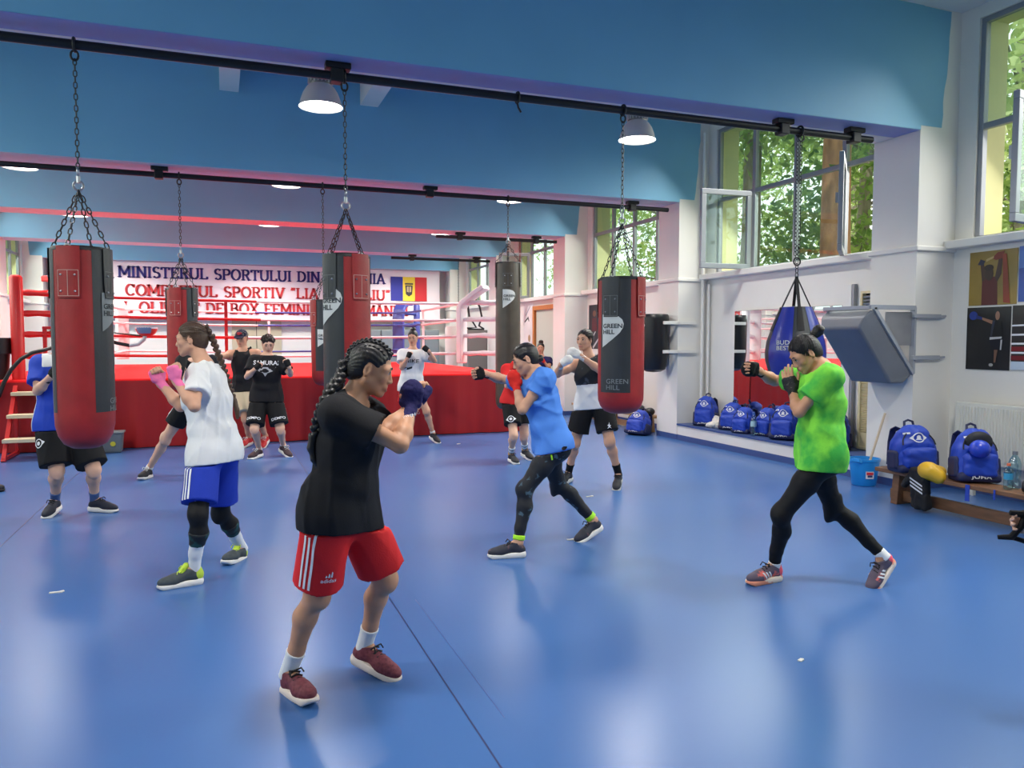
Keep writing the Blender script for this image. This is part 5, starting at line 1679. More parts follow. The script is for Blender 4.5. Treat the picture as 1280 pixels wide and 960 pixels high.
def pose(spec):
    """spec -> joints. All points are measured (px, py) with a depth rule."""
    B = Body()
    B.h = spec['h']; s = B.h / 1.70; B.s = s
    g = spec.get('girth', 1.0); B.g = g
    # feet: toe ball on the floor, ankle by foot length
    d0 = spec['d']
    B.d = d0
    P = at(*spec['pelvis'], d=d0)
    fp, fc = yawdir(spec['fp']), yawdir(spec['fc'])
    up = np.array([0, 0, 1.0])
    NB = at(*spec['neck'], d=d0 + spec.get('lean', 0))
    B.P, B.NB = P, NB
    spine = _n(NB - P)
    B.Lp = _n(np.cross(up, fp)); B.fp = fp                    # person's left at the hips
    Lc = np.cross(spine, fc); B.Lc = _n(Lc); B.fc = _n(np.cross(B.Lc, spine))
    tilt = spec.get('hiptilt', 0.0)
    B.hip = {'L': P + B.Lp * .088 * s * g + up * tilt, 'R': P - B.Lp * .088 * s * g - up * tilt}
    sw = spec.get('sw', .165) * s
    B.sh = {}
    for k, sg in (('L', 1), ('R', -1)):
        dv = np.array(spec.get('sh' + k, (0, 0, 0)))
        B.sh[k] = NB - spine * .055 * s + B.Lc * sg * sw + cdir(dv)
    B.el, B.wr, B.hd = {}, {}, {}
    for k in 'LR':
        e = spec['E' + k]; w = spec['W' + k]
        B.el[k] = solve_len(B.sh[k], e[0], e[1], .275 * s, e[2])
        B.wr[k] = solve_len(B.el[k], w[0], w[1], .235 * s, w[2])
        if 'H' + k in spec:
            h = spec['H' + k]
            B.hd[k] = _n(solve_len(B.wr[k], h[0], h[1], .09 * s, h[2]) - B.wr[k])
        else: B.hd[k] = _n(B.wr[k] - B.el[k])
    B.kn, B.an, B.toe = {}, {}, {}
    for k in 'LR':
        t = spec['T' + k]
        B.toe[k] = at(t[0], t[1], z=t[2] if len(t) > 2 else .03)
        a = spec['A' + k]
        B.an[k] = solve_len(B.toe[k], a[0], a[1], .165 * s, a[2])
        kx, ky = spec['K' + k][:2]
        sg = spec['K' + k][2]
        r = ray(kx, ky)
        best = None
        dm = ((B.hip[k] + B.an[k]) / 2 - CO) @ CF
        for i in range(161):
            t_ = dm - .45 + .9 * i / 160
            q = CO + r * t_
            e_ = (np.linalg.norm(q - B.hip[k]) - .415 * s) ** 2 + (np.linalg.norm(q - B.an[k]) - .39 * s) ** 2
            if sg == 'n' and t_ > dm: e_ += .004
            if sg == 'f' and t_ < dm: e_ += .004
            if best is None or e_ < best[0]: best = (e_, q)
        B.kn[k] = best[1]
    # head
    hc = spec['head']
    B.hs = spec.get('hs', 1.0) * s ** .5
    B.hc = at(hc[0], hc[1], d=d0 + (hc[2] if len(hc) > 2 else 0))
    hf = yawdir(spec['fh'])
    pt = R(spec.get('nod', 0)); rl = R(spec.get('roll', 0))
    hl = _n(np.cross(up, hf))
    f2 = hf * math.cos(pt) - up * math.sin(pt)
    u2 = up * math.cos(pt) + hf * math.sin(pt)
    l2 = hl * math.cos(rl) + u2 * math.sin(rl)
    u2 = _n(u2 * math.cos(rl) - hl * math.sin(rl))
    B.HX, B.HF, B.HU = l2, f2, u2
    if spec.get('debug'):
        for k in 'LR':
            print(spec['name'], k, 'arm %.2f %.2f' % (np.linalg.norm(B.el[k] - B.sh[k]) / s, np.linalg.norm(B.wr[k] - B.el[k]) / s), 'leg %.2f %.2f' % (np.linalg.norm(B.kn[k] - B.hip[k]) / s, np.linalg.norm(B.an[k] - B.kn[k]) / s), 'foot %.2f ankle z %.2f' % (np.linalg.norm(B.toe[k] - B.an[k]) / s, B.an[k][2]), 'toe d %.2f' % ((B.toe[k] - CO) @ CF), 'hip z %.2f torso %.2f neck-head %.2f' % (B.hip[k][2], np.linalg.norm(NB - P) / s, np.linalg.norm(B.hc - NB) / s))
    return B


def Hp(B, x, y, z):
    return B.hc + (B.HX * x + B.HF * y + B.HU * z) * B.hs


def head_prims(B):
    X, Y, Z, k = B.HX, B.HF, B.HU, B.hs
    p = lambda x, y, z: Hp(B, x, y, z)
    L = []
    L.append((ell(p(0, -.016, .034), (X, Y, Z), np.array((.073, .094, .080)) * k), .02, 'u'))
    L.append((ell(p(0, .022, -.028), (X, Y, Z), np.array((.060, .066, .080)) * k), .03 * k, 'u'))
    for s in (1, -1):
        L.append((cap(p(.050 * s, -.005, -.050), p(.014 * s, .060, -.094), .021 * k, .017 * k), .02 * k, 'u'))
        L.append((ell(p(.040 * s, .058, -.022), (X, Y, Z), np.array((.023, .020, .020)) * k), .018 * k, 'u'))
        L.append((ell(p(.030 * s, .060, .012), (X, Y, Z), np.array((.030, .026, .024)) * k), .015 * k, 'u'))
    L.append((ell(p(0, .068, -.097), (X, Y, Z), np.array((.019, .015, .015)) * k), .014 * k, 'u'))
    L.append((cap(p(-.028, .077, .022), p(.028, .077, .022), .0085 * k), .016 * k, 'u'))
    for s in (1, -1):
        L.append((ell(p(.031 * s, .094, .004), (X, Y, Z), np.array((.017, .012, .0095)) * k), .012 * k, 's'))
    L.append((cap(p(0, .082, .004), p(0, .098, -.034), .0078 * k, .0102 * k), .010 * k, 'u'))
    for s in (1, -1):
        L.append((ell(p(.0105 * s, .090, -.038), (X, Y, Z), np.array((.008, .011, .008)) * k), .006 * k, 'u'))
    L.append((ell(p(0, .078, -.066), (X, Y, Z), np.array((.028, .014, .020)) * k), .012 * k, 'u'))
    L.append((cap(p(-.016, .086, -.064), p(.016, .086, -.064), .0066 * k), .004 * k, 'u'))
    L.append((cap(p(-.013, .087, -.0748), p(.013, .087, -.0748), .0074 * k), .004 * k, 'u'))
    L.append((cap(p(-.022, .092, -.069), p(.022, .092, -.069), .0026 * k), .003 * k, 's'))
    for s in (1, -1):
        a = _n(X * s * .95 - Y * .35)
        L.append((ell(p(.073 * s, -.012, -.006), (a, Y + Z * -.15, Z + Y * .15), np.array((.009, .018, .031)) * k), .006 * k, 'u'))
        L.append((ell(p(.083 * s, -.008, -.004), (a, Y, Z), np.array((.007, .009, .018)) * k), .004 * k, 's'))
    return L


def hand_prims(W, a, n, t, k, mode='fist'):
    """W wrist, a towards the knuckles, n palm side, t thumb side"""
    a, n = _n(a), _n(n - a * (a @ n)); t = _n(t - a * (a @ t) - n * (n @ t))
    L = []
    pt = lambda x, y, z: W + (a * x + n * y + t * z) * k
    L.append((cap(pt(-.02, 0, 0), pt(.03, 0, 0), .024 * k, .027 * k, (n, .75)), .02, 'u'))
    L.append((rbox(pt(.055, 0, 0), (a, n, t), np.array((.040, .015, .040)) * k, .013 * k), .02, 'u'))
    lens = [(.040, .024, .018), (.044, .028, .020), (.041, .025, .019), (.033, .019, .016)]
    for i in range(4):
        z = .030 - .020 * i
        l1, l2, l3 = lens[i]
        b = pt(.088 - .004 * abs(i - 1.2), -.002, z)
        if mode == 'fist': angs = (72, 160, 225)
        elif mode == 'open': angs = (8 + 4 * i, 22 + 6 * i, 34 + 6 * i)
        else: angs = (40, 88, 120)
        q = b; rr = (.0100, .0092, .0085, .0076)
        for j, (ln, an) in enumerate(zip((l1, l2, l3), angs)):
            sp = .10 * (1.2 - i) * (1 if mode == 'open' else .0)
            dv = a * math.cos(R(an)) + n * math.sin(R(an)) + t * sp
            q2 = q + dv * ln * k
            L.append((cap(q, q2, rr[j] * k, rr[j + 1] * k), .005 if j == 0 else .002, 'u'))
            q = q2
    b0 = pt(.018, .006, .028); b1 = pt(.048, .018, .046)
    if mode == 'fist': b2, b3 = pt(.074, .036, .030), pt(.078, .046, .006)
    elif mode == 'open': b2, b3 = pt(.080, .022, .060), pt(.104, .026, .062)
    else: b2, b3 = pt(.076, .034, .044), pt(.096, .044, .030)
    L += [(cap(b0, b1, .015 * k, .012 * k), .012, 'u'), (cap(b1, b2, .0118 * k, .0105 * k), .003, 'u'), (cap(b2, b3, .0105 * k, .0085 * k), .003, 'u')]
    return L


def hand_frame(B, k, spec):
    a = B.hd[k]
    side = 1 if k == 'L' else -1
    n = spec.get('palm' + k)
    n = cdir(n) if n is not None else -B.Lc * side * .8 - B.fc * .6
    n = _n(n - a * (a @ n))
    t = np.cross(a, n) * (-side)                                # thumb side
    return a, n, t


def body_prims(B, sp):
    s, g = B.s, B.g
    up = _n(B.NB - B.P)
    L = []
    fem = sp.get('fem', True)
    tr = lambda t: B.P + (B.NB - B.P) * t
    mixL = lambda t: _n(B.Lp * (1 - t) + B.Lc * t)
    mixF = lambda t: _n(B.fp * (1 - t) + B.fc * t)
    L.append((ell(tr(.02), (B.Lp, B.fp, up), np.array((.158 if fem else .15, .096, .12)) * s * g), .05, 'u'))
    L.append((ell(tr(.30) + mixF(.3) * .005, (mixL(.3), mixF(.3), up), np.array((.128 if fem else .14, .094, .15)) * s * g), .06, 'u'))
    L.append((ell(tr(.66) + B.fc * .005, (mixL(.8), mixF(.8), up), np.array((.142 if fem else .158, .104, .17)) * s * g), .06, 'u'))
    L.append((cap(B.sh['L'] - up * .02 * s, B.sh['R'] - up * .02 * s, .062 * s, None, (mixF(1), 1.15)), .05, 'u'))
    if fem:
        for q in (1, -1): L.append((ell(tr(.66) + B.Lc * q * .066 * s + B.fc * .075 * s, (B.Lc, B.fc, up), np.array((.058, .048, .056)) * s), .04, 'u'))
    for q, k in ((1, 'L'), (-1, 'R')):
        L.append((ell(B.hip[k] - B.fp * .036 * s - np.array([0, 0, .02 * s]) + B.Lp * q * -.005, (B.Lp, B.fp, up), np.array((.086, .082, .095)) * s * g), .05, 'u'))
    # neck
    nb = Hp(B, 0, -.028, -.055)
    L.append((cap(B.NB - up * .03, nb, .058 * s * (1 if fem else 1.1), .050 * s * (1 if fem else 1.12)), .035, 'u'))
    for k, q in (('L', 1), ('R', -1)):
        L.append((cap(B.NB + up * .005, B.sh[k] + up * .012, .036 * s, .045 * s), .05, 'u'))
        S_, E_, W_ = B.sh[k], B.el[k], B.wr[k]
        L.append((ell(S_, (B.Lc, B.fc, up), np.array((.054, .052, .058)) * s), .04, 'u'))
        L.append((cap(S_, S_ + (E_ - S_) * .5, .046 * s, .043 * s * g ** .5), .03, 'u'))
        L.append((cap(S_ + (E_ - S_) * .5, E_, .043 * s * g ** .5, .034 * s), .02, 'u'))
        m = E_ + (W_ - E_) * .28
        L.append((cap(E_, m, .036 * s, .041 * s), .02, 'u'))
        L.append((cap(m, W_, .040 * s, .0245 * s), .02, 'u'))
        H_, K_, A_, T_ = B.hip[k], B.kn[k], B.an[k], B.toe[k]
        L.append((cap(H_, H_ + (K_ - H_) * .45, .088 * s * g, .074 * s * g), .05, 'u'))
        L.append((cap(H_ + (K_ - H_) * .45, K_, .074 * s * g, .051 * s * g ** .5), .03, 'u'))
        sh = _n(A_ - K_); th = _n(H_ - K_)
        bk = _n(-(th - sh * (th @ sh)) if np.linalg.norm(th - sh * (th @ sh)) > .15 else -B.fp) * -1
        back = -_n(B.fp - sh * (B.fp @ sh))
        L.append((ell(K_ + back * -.012 * s, (B.Lp, B.fp, -sh), np.array((.046, .045, .05)) * s), .05, 'u'))
        c1 = K_ + (A_ - K_) * .32 + back * .016 * s
        L.append((cap(K_, c1, .046 * s, .055 * s * g ** .5), .03, 'u'))
        L.append((cap(c1, K_ + (A_ - K_) * .72, .053 * s * g ** .5, .036 * s), .02, 'u'))
        L.append((cap(K_ + (A_ - K_) * .70, A_, .036 * s, .034 * s), .02, 'u'))
        L.append((cap(A_, T_ + (A_ - T_) * .25 + np.array([0, 0, .006]), .034 * s, .026 * s), .02, 'u'))
    return L


def shirt_prims(B, sp, hem, slv, loose=.02, tank=False, fl=1.0):
    s, g = B.s, B.g
    up = _n(B.NB - B.P)
    tr = lambda t: B.P + (B.NB - B.P) * t
    mixL = lambda t: _n(B.Lp * (1 - t) + B.Lc * t)
    mixF = lambda t: _n(B.fp * (1 - t) + B.fc * t)
    L = []
    w = loose
    L.append((ell(tr(.66) + B.fc * .005, (mixL(.8), mixF(.8), up), np.array((.146, .112, .18)) * s * g + w), .05, 'u'))
    L.append((loft(tr(.62), tr(.25), (.148 * s * g + w, .112 * s * g + w), (.143 * s * g + w, .106 * s * g + w), mixL(.6)), .05, 'u'))
    hp = tr(.25) + (tr(0) - tr(.25)) * 1.0
    end = tr(0) - up * (hem + .03) * s * .75 - np.array([0, 0, (hem + .03) * s * .25])
    L.append((loft(tr(.27) - B.fp * .006, end - B.fp * .010 * s, (.145 * s * g + w, .108 * s * g + w), (.160 * s * g * fl + w, .108 * s * g * fl + w), mixL(.1)), .05, 'u'))
    B.hem = (end + up * .03 * s, up)
    for k in 'LR':
        L.append((ell(B.hip[k] - B.fp * .034 * s, (B.Lp, B.fp, up), np.array((.088, .083, .10)) * s * g + w * .4 + .004), .09, 'u'))
        L.append((cap(B.hip[k], B.hip[k] + (B.kn[k] - B.hip[k]) * .4, .089 * s * g + w * .3, .080 * s * g + w * .3), .08, 'u'))
    if sp.get('fem', True):
        for q in (1, -1): L.append((ell(tr(.66) + B.Lc * q * .066 * s + B.fc * .078 * s, (B.Lc, B.fc, up), np.array((.060, .050, .058)) * s + w * .4), .06, 'u'))
    if not tank:
        L.append((cap(B.sh['L'] - up * .015 * s, B.sh['R'] - up * .015 * s, .066 * s + w * .3, None, (B.fc, 1.15)), .05, 'u'))
        for k in 'LR':
            L.append((cap(B.NB, B.sh[k] + up * .012, .042 * s, .052 * s), .05, 'u'))
            S_, E_ = B.sh[k], B.el[k]
            L.append((cutpr(cap(S_, S_ + (E_ - S_) * (slv + .12), .058 * s + w * .45, .064 * s + w * .85), plane(S_ + (E_ - S_) * slv, E_ - S_)), .035, 'u'))
    else:
        for k, q in (('L', 1), ('R', -1)):
            a = B.NB + B.Lc * q * .085 * s
            a2 = a + up * .032 * s
            L.append((cap(a + B.fc * .082 * s - up * .10, a2, .034 * s, .024 * s), .03, 'u'))
            L.append((cap(a - B.fc * .088 * s - up * .10, a2, .034 * s, .024 * s), .03, 'u'))
    cuts = []
    # hem
    cuts.append(lambda P, p=end + up * .03 * s, n=-up: (P - p) @ n)
    nb = Hp(B, 0, -.028, -.055)
    nd = _n(nb - B.NB)
    nrm = _n(nd + B.fc * .45)
    cuts.append(lplane(B.NB + nd * .028 * s, nrm, B.NB + nd * .06 * s, .115 * s))
    return L, cuts


def shorts_prims(B, sp, ln, loose=.03, waist=.10):
    s, g = B.s, B.g
    up = _n(B.NB - B.P)
    L = []
    L.append((ell(B.P + up * .02, (B.Lp, B.fp, up), np.array((.163, .104, .14)) * s * g + .006), .05, 'u'))
    for k in 'LR':
        H_, K_ = B.hip[k], B.kn[k]
        L.append((ell(H_ - B.fp * .034 * s, (B.Lp, B.fp, up), np.array((.090, .086, .10)) * s * g + .010), .05, 'u'))
        L.append((cutpr(cap(H_, H_ + (K_ - H_) * (ln + .15), .094 * s * g + loose * .5, .080 * s * g + loose), plane(H_ + (K_ - H_) * ln, K_ - H_)), .04, 'u'))
    cuts = [plane(B.P + up * waist, up)]
    return L, cuts


def leg_wear(B, k, t0, t1, thick):
    """sleeve along the shank from t0 to t1"""
    s, g = B.s, B.g
    K_, A_ = B.kn[k], B.an[k]
    sh = _n(A_ - K_); back = -_n(B.fp - sh * (B.fp @ sh))
    c1 = K_ + (A_ - K_) * .32 + back * .016 * s
    L = [(cap(K_, c1, .046 * s + thick, .055 * s * g ** .5 + thick), .03, 'u'), (cap(c1, K_ + (A_ - K_) * .72, .053 * s * g ** .5 + thick, .036 * s + thick), .02, 'u'),
         (cap(K_ + (A_ - K_) * .70, A_ + sh * .03, .036 * s + thick, .034 * s + thick), .02, 'u')]
    return L, [plane(K_ + (A_ - K_) * t0, -sh), plane(K_ + (A_ - K_) * t1, sh)]


def leggings_prims(B, t1, thick=.006, waist=.09):
    s, g = B.s, B.g
    up = _n(B.NB - B.P)
    L = [(ell(B.P + up * .0, (B.Lp, B.fp, up), np.array((.160, .099, .13)) * s * g + thick), .05, 'u')]
    cuts = [plane(B.P + up * waist, up)]
    for k in 'LR':
        H_, K_, A_ = B.hip[k], B.kn[k], B.an[k]
        L.append((ell(H_ - B.fp * .036 * s - np.array([0, 0, .02 * s]), (B.Lp, B.fp, up), np.array((.086, .082, .095)) * s * g + thick), .05, 'u'))
        L.append((cap(H_, H_ + (K_ - H_) * .45, .088 * s * g + thick, .074 * s * g + thick), .05, 'u'))
        L.append((cap(H_ + (K_ - H_) * .45, K_, .074 * s * g + thick, .051 * s * g ** .5 + thick), .03, 'u'))
        sh = _n(A_ - K_); back = -_n(B.fp - sh * (B.fp @ sh))
        L.append((ell(K_ + back * -.012 * s, (B.Lp, B.fp, -sh), np.array((.046, .045, .05)) * s + thick), .05, 'u'))
        c1 = K_ + (A_ - K_) * .32 + back * .016 * s
        L.append((cap(K_, c1, .046 * s + thick, .055 * s * g ** .5 + thick), .03, 'u'))
        L.append((cap(c1, K_ + (A_ - K_) * .72, .053 * s * g ** .5 + thick, .036 * s + thick), .02, 'u'))
        L.append((cap(K_ + (A_ - K_) * .70, A_ + sh * .03, .036 * s + thick, .034 * s + thick), .02, 'u'))
        cuts.append(lplane(K_ + (A_ - K_) * t1, sh, A_, .12 * s))
    return L, cuts


def shoe(B, k, par, vox, upper_m, sole_m, accent=None, lace_m=None, tongue=None, heel_m=None, stripes=None):
    """foot frame from the ankle and toe points"""
    s = B.s
    A_, T_ = B.an[k], B.toe[k]
    up0 = np.array([0, 0, 1.0])
    # plane of the foot: from heel to toe ball
    f = T_ - A_
    d = f / np.linalg.norm(f)
    # sole direction: rotate foot vector up by the fixed angle of ankle height over ball
    side = np.cross(up0, d)
    if np.linalg.norm(side) < .2: side = np.cross(_n(B.kn[k] - A_), B.fp) * -1
    side = _n(side)
    ang = math.asin(min(.95, .075 / .165))
    fw = _n(d * math.cos(ang) + np.cross(side, d) * -math.sin(ang) * -1) if False else _n(d * math.cos(ang) - np.cross(side, d) * math.sin(ang))
    if np.dot(fw, up0) < np.dot(d, up0): fw = _n(d * math.cos(ang) + np.cross(side, d) * math.sin(ang))
    u = _n(np.cross(fw, side)); u = u if u @ (A_ - T_) > 0 else -u
    o = T_ - u * .03                                           # ground point below the ball
    pt = lambda x, y, z: o + (fw * x + side * y + u * z) * s
    X, Y, Z = fw, side, u
    upp = [(ell(pt(.01, 0, .045), (X, Y, Z), np.array((.078, .046, .036)) * s), .02, 'u'), (cap(pt(-.03, 0, .055), pt(-.10, 0, .075), .040 * s, .036 * s), .03, 'u'),
           (ell(pt(-.150, 0, .050), (X, Y, Z), np.array((.052, .037, .046)) * s), .03, 'u'), (cap(pt(-.145, 0, .07), pt(-.135, 0, .108), .036 * s, .038 * s), .02, 'u')]
    rl = lambda P: (P - pt(0, 0, .026)) @ -Z
    col = lambda P: (P - pt(-.13, 0, .112)) @ _n(Z - X * .12)
    sh_o = soft('shoe', upp, vox, upper_m, par, cuts=[rl, col])
    so = [(cap(pt(.045, 0, .017), pt(-.165, 0, .017), .047 * s, .041 * s), 0, 'u')]
    hz = lambda P: np.abs((P - pt(0, 0, .016)) @ Z) - (.017 + .010 * np.clip(-((P - o) @ X) / (.2 * s), 0, 1)) * s
    toe_up = lambda P: (P - pt(.055, 0, .0)) @ _n(X * .5 - Z)
    soft('sole', so, vox, sole_m, sh_o, cuts=[hz, toe_up])
    if lace_m is not None:
        m = MB()
        for i in range(4):
            x = -.02 - .022 * i; z = .083 + .011 * i
            m.tube([pt(x - .006, -.026, z - .006), pt(x, 0, z + .004), pt(x + .006, .026, z - .006)], .0042 * s, 6)
        m.tube([pt(-.088, .0, .118), pt(-.075, .03, .128), pt(-.06, .035, .112)], .004 * s, 6); m.tube([pt(-.088, .0, .118), pt(-.07, -.03, .130), pt(-.055, -.034, .108)], .004 * s, 6)
        stuff(m.build('laces', lace_m, sh_o, smooth=True))
    if heel_m is not None:
        soft('heel_tab', [(ell(pt(-.158, 0, .060), (X, Y, Z), np.array((.050, .0385, .052)) * s), .0, 'u'), (cap(pt(-.165, 0, .07), pt(-.165, 0, .115), .030 * s, .026 * s), .02, 'u')], vox, heel_m, sh_o, cuts=[lambda P: (P - pt(-.150, 0, .06)) @ _n(X - Z * .35), rl])
    if tongue is not None:
        soft('tongue', [(cap(pt(-.065, 0, .09), pt(-.098, 0, .135), .022 * s, .020 * s, (Y, 1.2)), 0, 'u')], vox, tongue, sh_o)
    if stripes is not None:
        F, lo, vx = field(upp, vox * 1.2, [rl, col])
        T = bvh(*nets(F, lo, vx))
        for sg in (1, -1):
            for i in range(3):
                x0 = -.045 - .026 * i
                v = [(x0, -.014), (x0 + .013, -.014), (x0 + .036, .026), (x0 + .023, .026)]
                v = [(a, b) for a, b in v]
                g_, f_ = grid2d(1, 1, 2, 6)
                vv = [((v[0][0] * (1 - (p + .5)) + v[1][0] * (p + .5)) * (1 - (q + .5)) + (v[3][0] * (1 - (p + .5)) + v[2][0] * (p + .5)) * (q + .5), v[0][1] + (v[2][1] - v[0][1]) * (q + .5)) for p, q in g_]
                decal('side_stripe', T, [(a * s, b * s) for a, b in vv], f_, pt(0, 0, .055), X, Z, Y * sg, stripes, sh_o, lift=.003, reach=.12)
    return sh_o


def hair_prims(B, kind, vol=.010):
    X, Y, Z, k = B.HX, B.HF, B.HU, B.hs
    p = lambda x, y, z: Hp(B, x, y, z)
    L = [(ell(p(0, -.016, .036), (X, Y, Z), (np.array((.0735, .0945, .0805)) + vol) * k), 0, 'u')]
    L.append((ell(p(0, -.045, -.02), (X, Y, Z), (np.array((.062, .062, .066)) + vol * .7) * k), .03, 'u'))
    hl = (.076, .066); tp = (.040, .012); er = (.012, -.030); nk = (-.10, -.090)
    if kind == 'short_man': hl, tp, er, nk = (.080, .058), (.050, .02), (.012, -.02), (-.10, -.075)

    def lim(P):
        q = (P - B.hc) / k
        y, z, x = q @ Y, q @ Z, np.abs(q @ X)
        # half planes along the hairline (front) and the nape
        def hp_(a, b, sgn):
            d = np.array([b[0] - a[0], b[1] - a[1]]); n = np.array([d[1], -d[0]]) / np.linalg.norm(d) * sgn
            return (y - a[0]) * n[0] + (z - a[1]) * n[1]
        d1 = hp_(hl, tp, -1)
        d2 = hp_(tp, er, -1)
        d3 = hp_(er, nk, -1)
        ear = .024 - np.sqrt((y + .006) ** 2 + ((z + .012) * .75) ** 2)
        ear = np.where(x > .055, ear, -1)
        wv = .003 * np.sin(x * 190 + 1) + .002 * np.sin(z * 260)
        return np.maximum(np.maximum(d1 + wv, np.maximum(d2 + wv, ear)), d3) * k
    if kind == 'short_man':
        def po(P):
            q = (P - B.hc) / k
            return .006 * np.sin(q @ X * 130 + 3 * np.sin(q @ Y * 60)) * np.sin(q @ Y * 110 + 2) * k
    else:
        def po(P):
            q = (P - B.hc) / k
            ang = np.arctan2(q @ X, (q @ Z) + .05)
            return .0012 * np.sin(ang * 46 + 2 * np.sin((q @ Y) * 30)) * k
    def tap(pr, kk):
        def fn(P):
            a, b = pr.fn(P), lim(P)
            h = np.maximum(kk - np.abs(a - b), 0) / kk
            return np.maximum(a, b) + h * h * kk * .25
        return Pr(fn, pr.lo, pr.hi)
    return [(tap(q[0], .022 * k), q[1], q[2]) for q in L], [], po


def strands(B, to, n, mt, par, vol, r=.0017):
    """combed strands from the hairline back to the tie"""
    k = B.hs
    c = np.array((0, -.016, .036)); rad = np.array((.0735, .0945, .0805)) + vol + .0012
    e = (np.array(to) - c) / rad; e = e / np.linalg.norm(e)
    m = MB()
    rr = random.Random(5)
    for i in range(n):
        sg = 1 if i % 2 else -1
        z = .078 - .125 * ((i // 2) / (n / 2)) + rr.uniform(-.003, .003)
        y = .040 + .036 * (z - .012) / .054 - .004 + rr.uniform(-.005, .003)
        q = (np.array((0, y, z)) - c) / rad
        x = math.sqrt(max(0.0, 1 - q[1] ** 2 - q[2] ** 2)) if q[1] ** 2 + q[2] ** 2 < 1 else 0.0
        s_ = np.array((sg * x, q[1], q[2])); s_ /= np.linalg.norm(s_)
        om = math.acos(max(-1, min(1, s_ @ e)))
        pts = []
        for j in range(9):
            t = j / 8
            v = (s_ * math.sin((1 - t) * om) + e * math.sin(t * om)) / max(1e-4, math.sin(om))
            v = v + np.array((0, 0, .10 * math.sin(PI * t) * (-1 if z < .0 else .3)))
            v = v / np.linalg.norm(v) * (1 + rr.uniform(-.004, .006))
            pts.append(Hp(B, *(c + v * rad)))
        m.tube(pts, [r * .5 * k] + [r * k] * 7 + [r * .8 * k], 5)
    return stuff(m.build('hair_strands', mt, par, smooth=True))


def tufts(B, n, mt, par, vol, L0=.03):
    """short cropped hair standing in tufts"""
    k = B.hs
    c = np.array((0, -.016, .036)); rad = np.array((.0735, .0945, .0805)) + vol - .004
    m = MB(); rr = random.Random(9)
    for i in range(n):
        a = rr.uniform(0, 2 * PI); h = rr.uniform(.12, 1)
        v = np.array((math.cos(a) * math.sqrt(1 - h * h), math.sin(a) * math.sqrt(1 - h * h), h))
        p = c + v * rad
        if p[1] > .062 and p[2] < .072: continue
        d = _n(v * .8 + np.array((rr.uniform(-.5, .5), .35 + rr.uniform(-.4, .4), rr.uniform(-.2, .3))))
        m.tube([Hp(B, *p), Hp(B, *(p + d * L0 * .5)), Hp(B, *(p + d * L0 + np.array((0, .006, -.004))))], [.010 * k, .008 * k, .002 * k], 5)
    return stuff(m.build('hair_tufts', mt, par, smooth=True))


def braid(path, r, name, mt, par, vox, n_per=.030, tail=None):
    """three-strand plait along a path: alternating lobes"""
    path = [np.array(p, float) for p in path]
    seg = [np.linalg.norm(path[i + 1] - path[i]) for i in range(len(path) - 1)]
    tot = sum(seg)
    L = []
    n = max(3, int(tot / n_per))
    for i in range(n):
        d = tot * (i + .5) / n; j = 0
        while j < len(seg) - 1 and d > seg[j]: d -= seg[j]; j += 1
        a = _n(path[j + 1] - path[j]); c = path[j] + a * d
        side = np.cross(a, cdir((0, 0, 1))); side = _n(side)
        dep = np.cross(a, side)
        rr = r * (1 - .28 * i / n)
        for sg in (1, -1):
            o = c + side * sg * rr * .42 + a * (n_per * .25 * sg)
            L.append((ell(o, (_n(a * .8 - side * sg * .6), _n(side * .8 + a * sg * .6), dep), (rr * .95, rr * .62, rr * .8)), .004, 'u'))
    if tail is not None:
        q = path[-1]
        for i, t_ in enumerate(tail):
            t_ = np.array(t_, float)
            L.append((cap(q, t_, r * (.75 - .1 * i), r * (.72 - .22 * i)), .01, 'u')); q = t_
    return soft(name, L, vox, mt, par)


def wrap_prims(B, k, spec, mode, mitt=False, cuff=.07):
    a, n, t = hand_frame(B, k, spec)
    W_, s = B.wr[k], B.s
    pt = lambda x, y, z: W_ + (a * x + n * y + t * z) * s
    fd = _n(B.wr[k] - B.el[k])
    L = [(cap(W_ - fd * cuff * s, W_ + a * .01, .032 * s, .030 * s, (n, .9)), .0, 'u'), (rbox(pt(.05, .004, .0), (a, n, t), np.array((.046, .026, .048)) * s, .022 * s), .02, 'u')]
    if mitt:
        L += [(ell(pt(.085, .018, 0), (a, n, t), np.array((.048, .044, .050)) * s), .02, 'u'), (cap(pt(.02, .015, .035), pt(.07, .045, .03), .02 * s, .017 * s), .02, 'u')]
    else:
        L += [(cap(pt(.015, .006, .030), pt(.046, .018, .046), .019 * s, .016 * s), .01, 'u')]
    return L


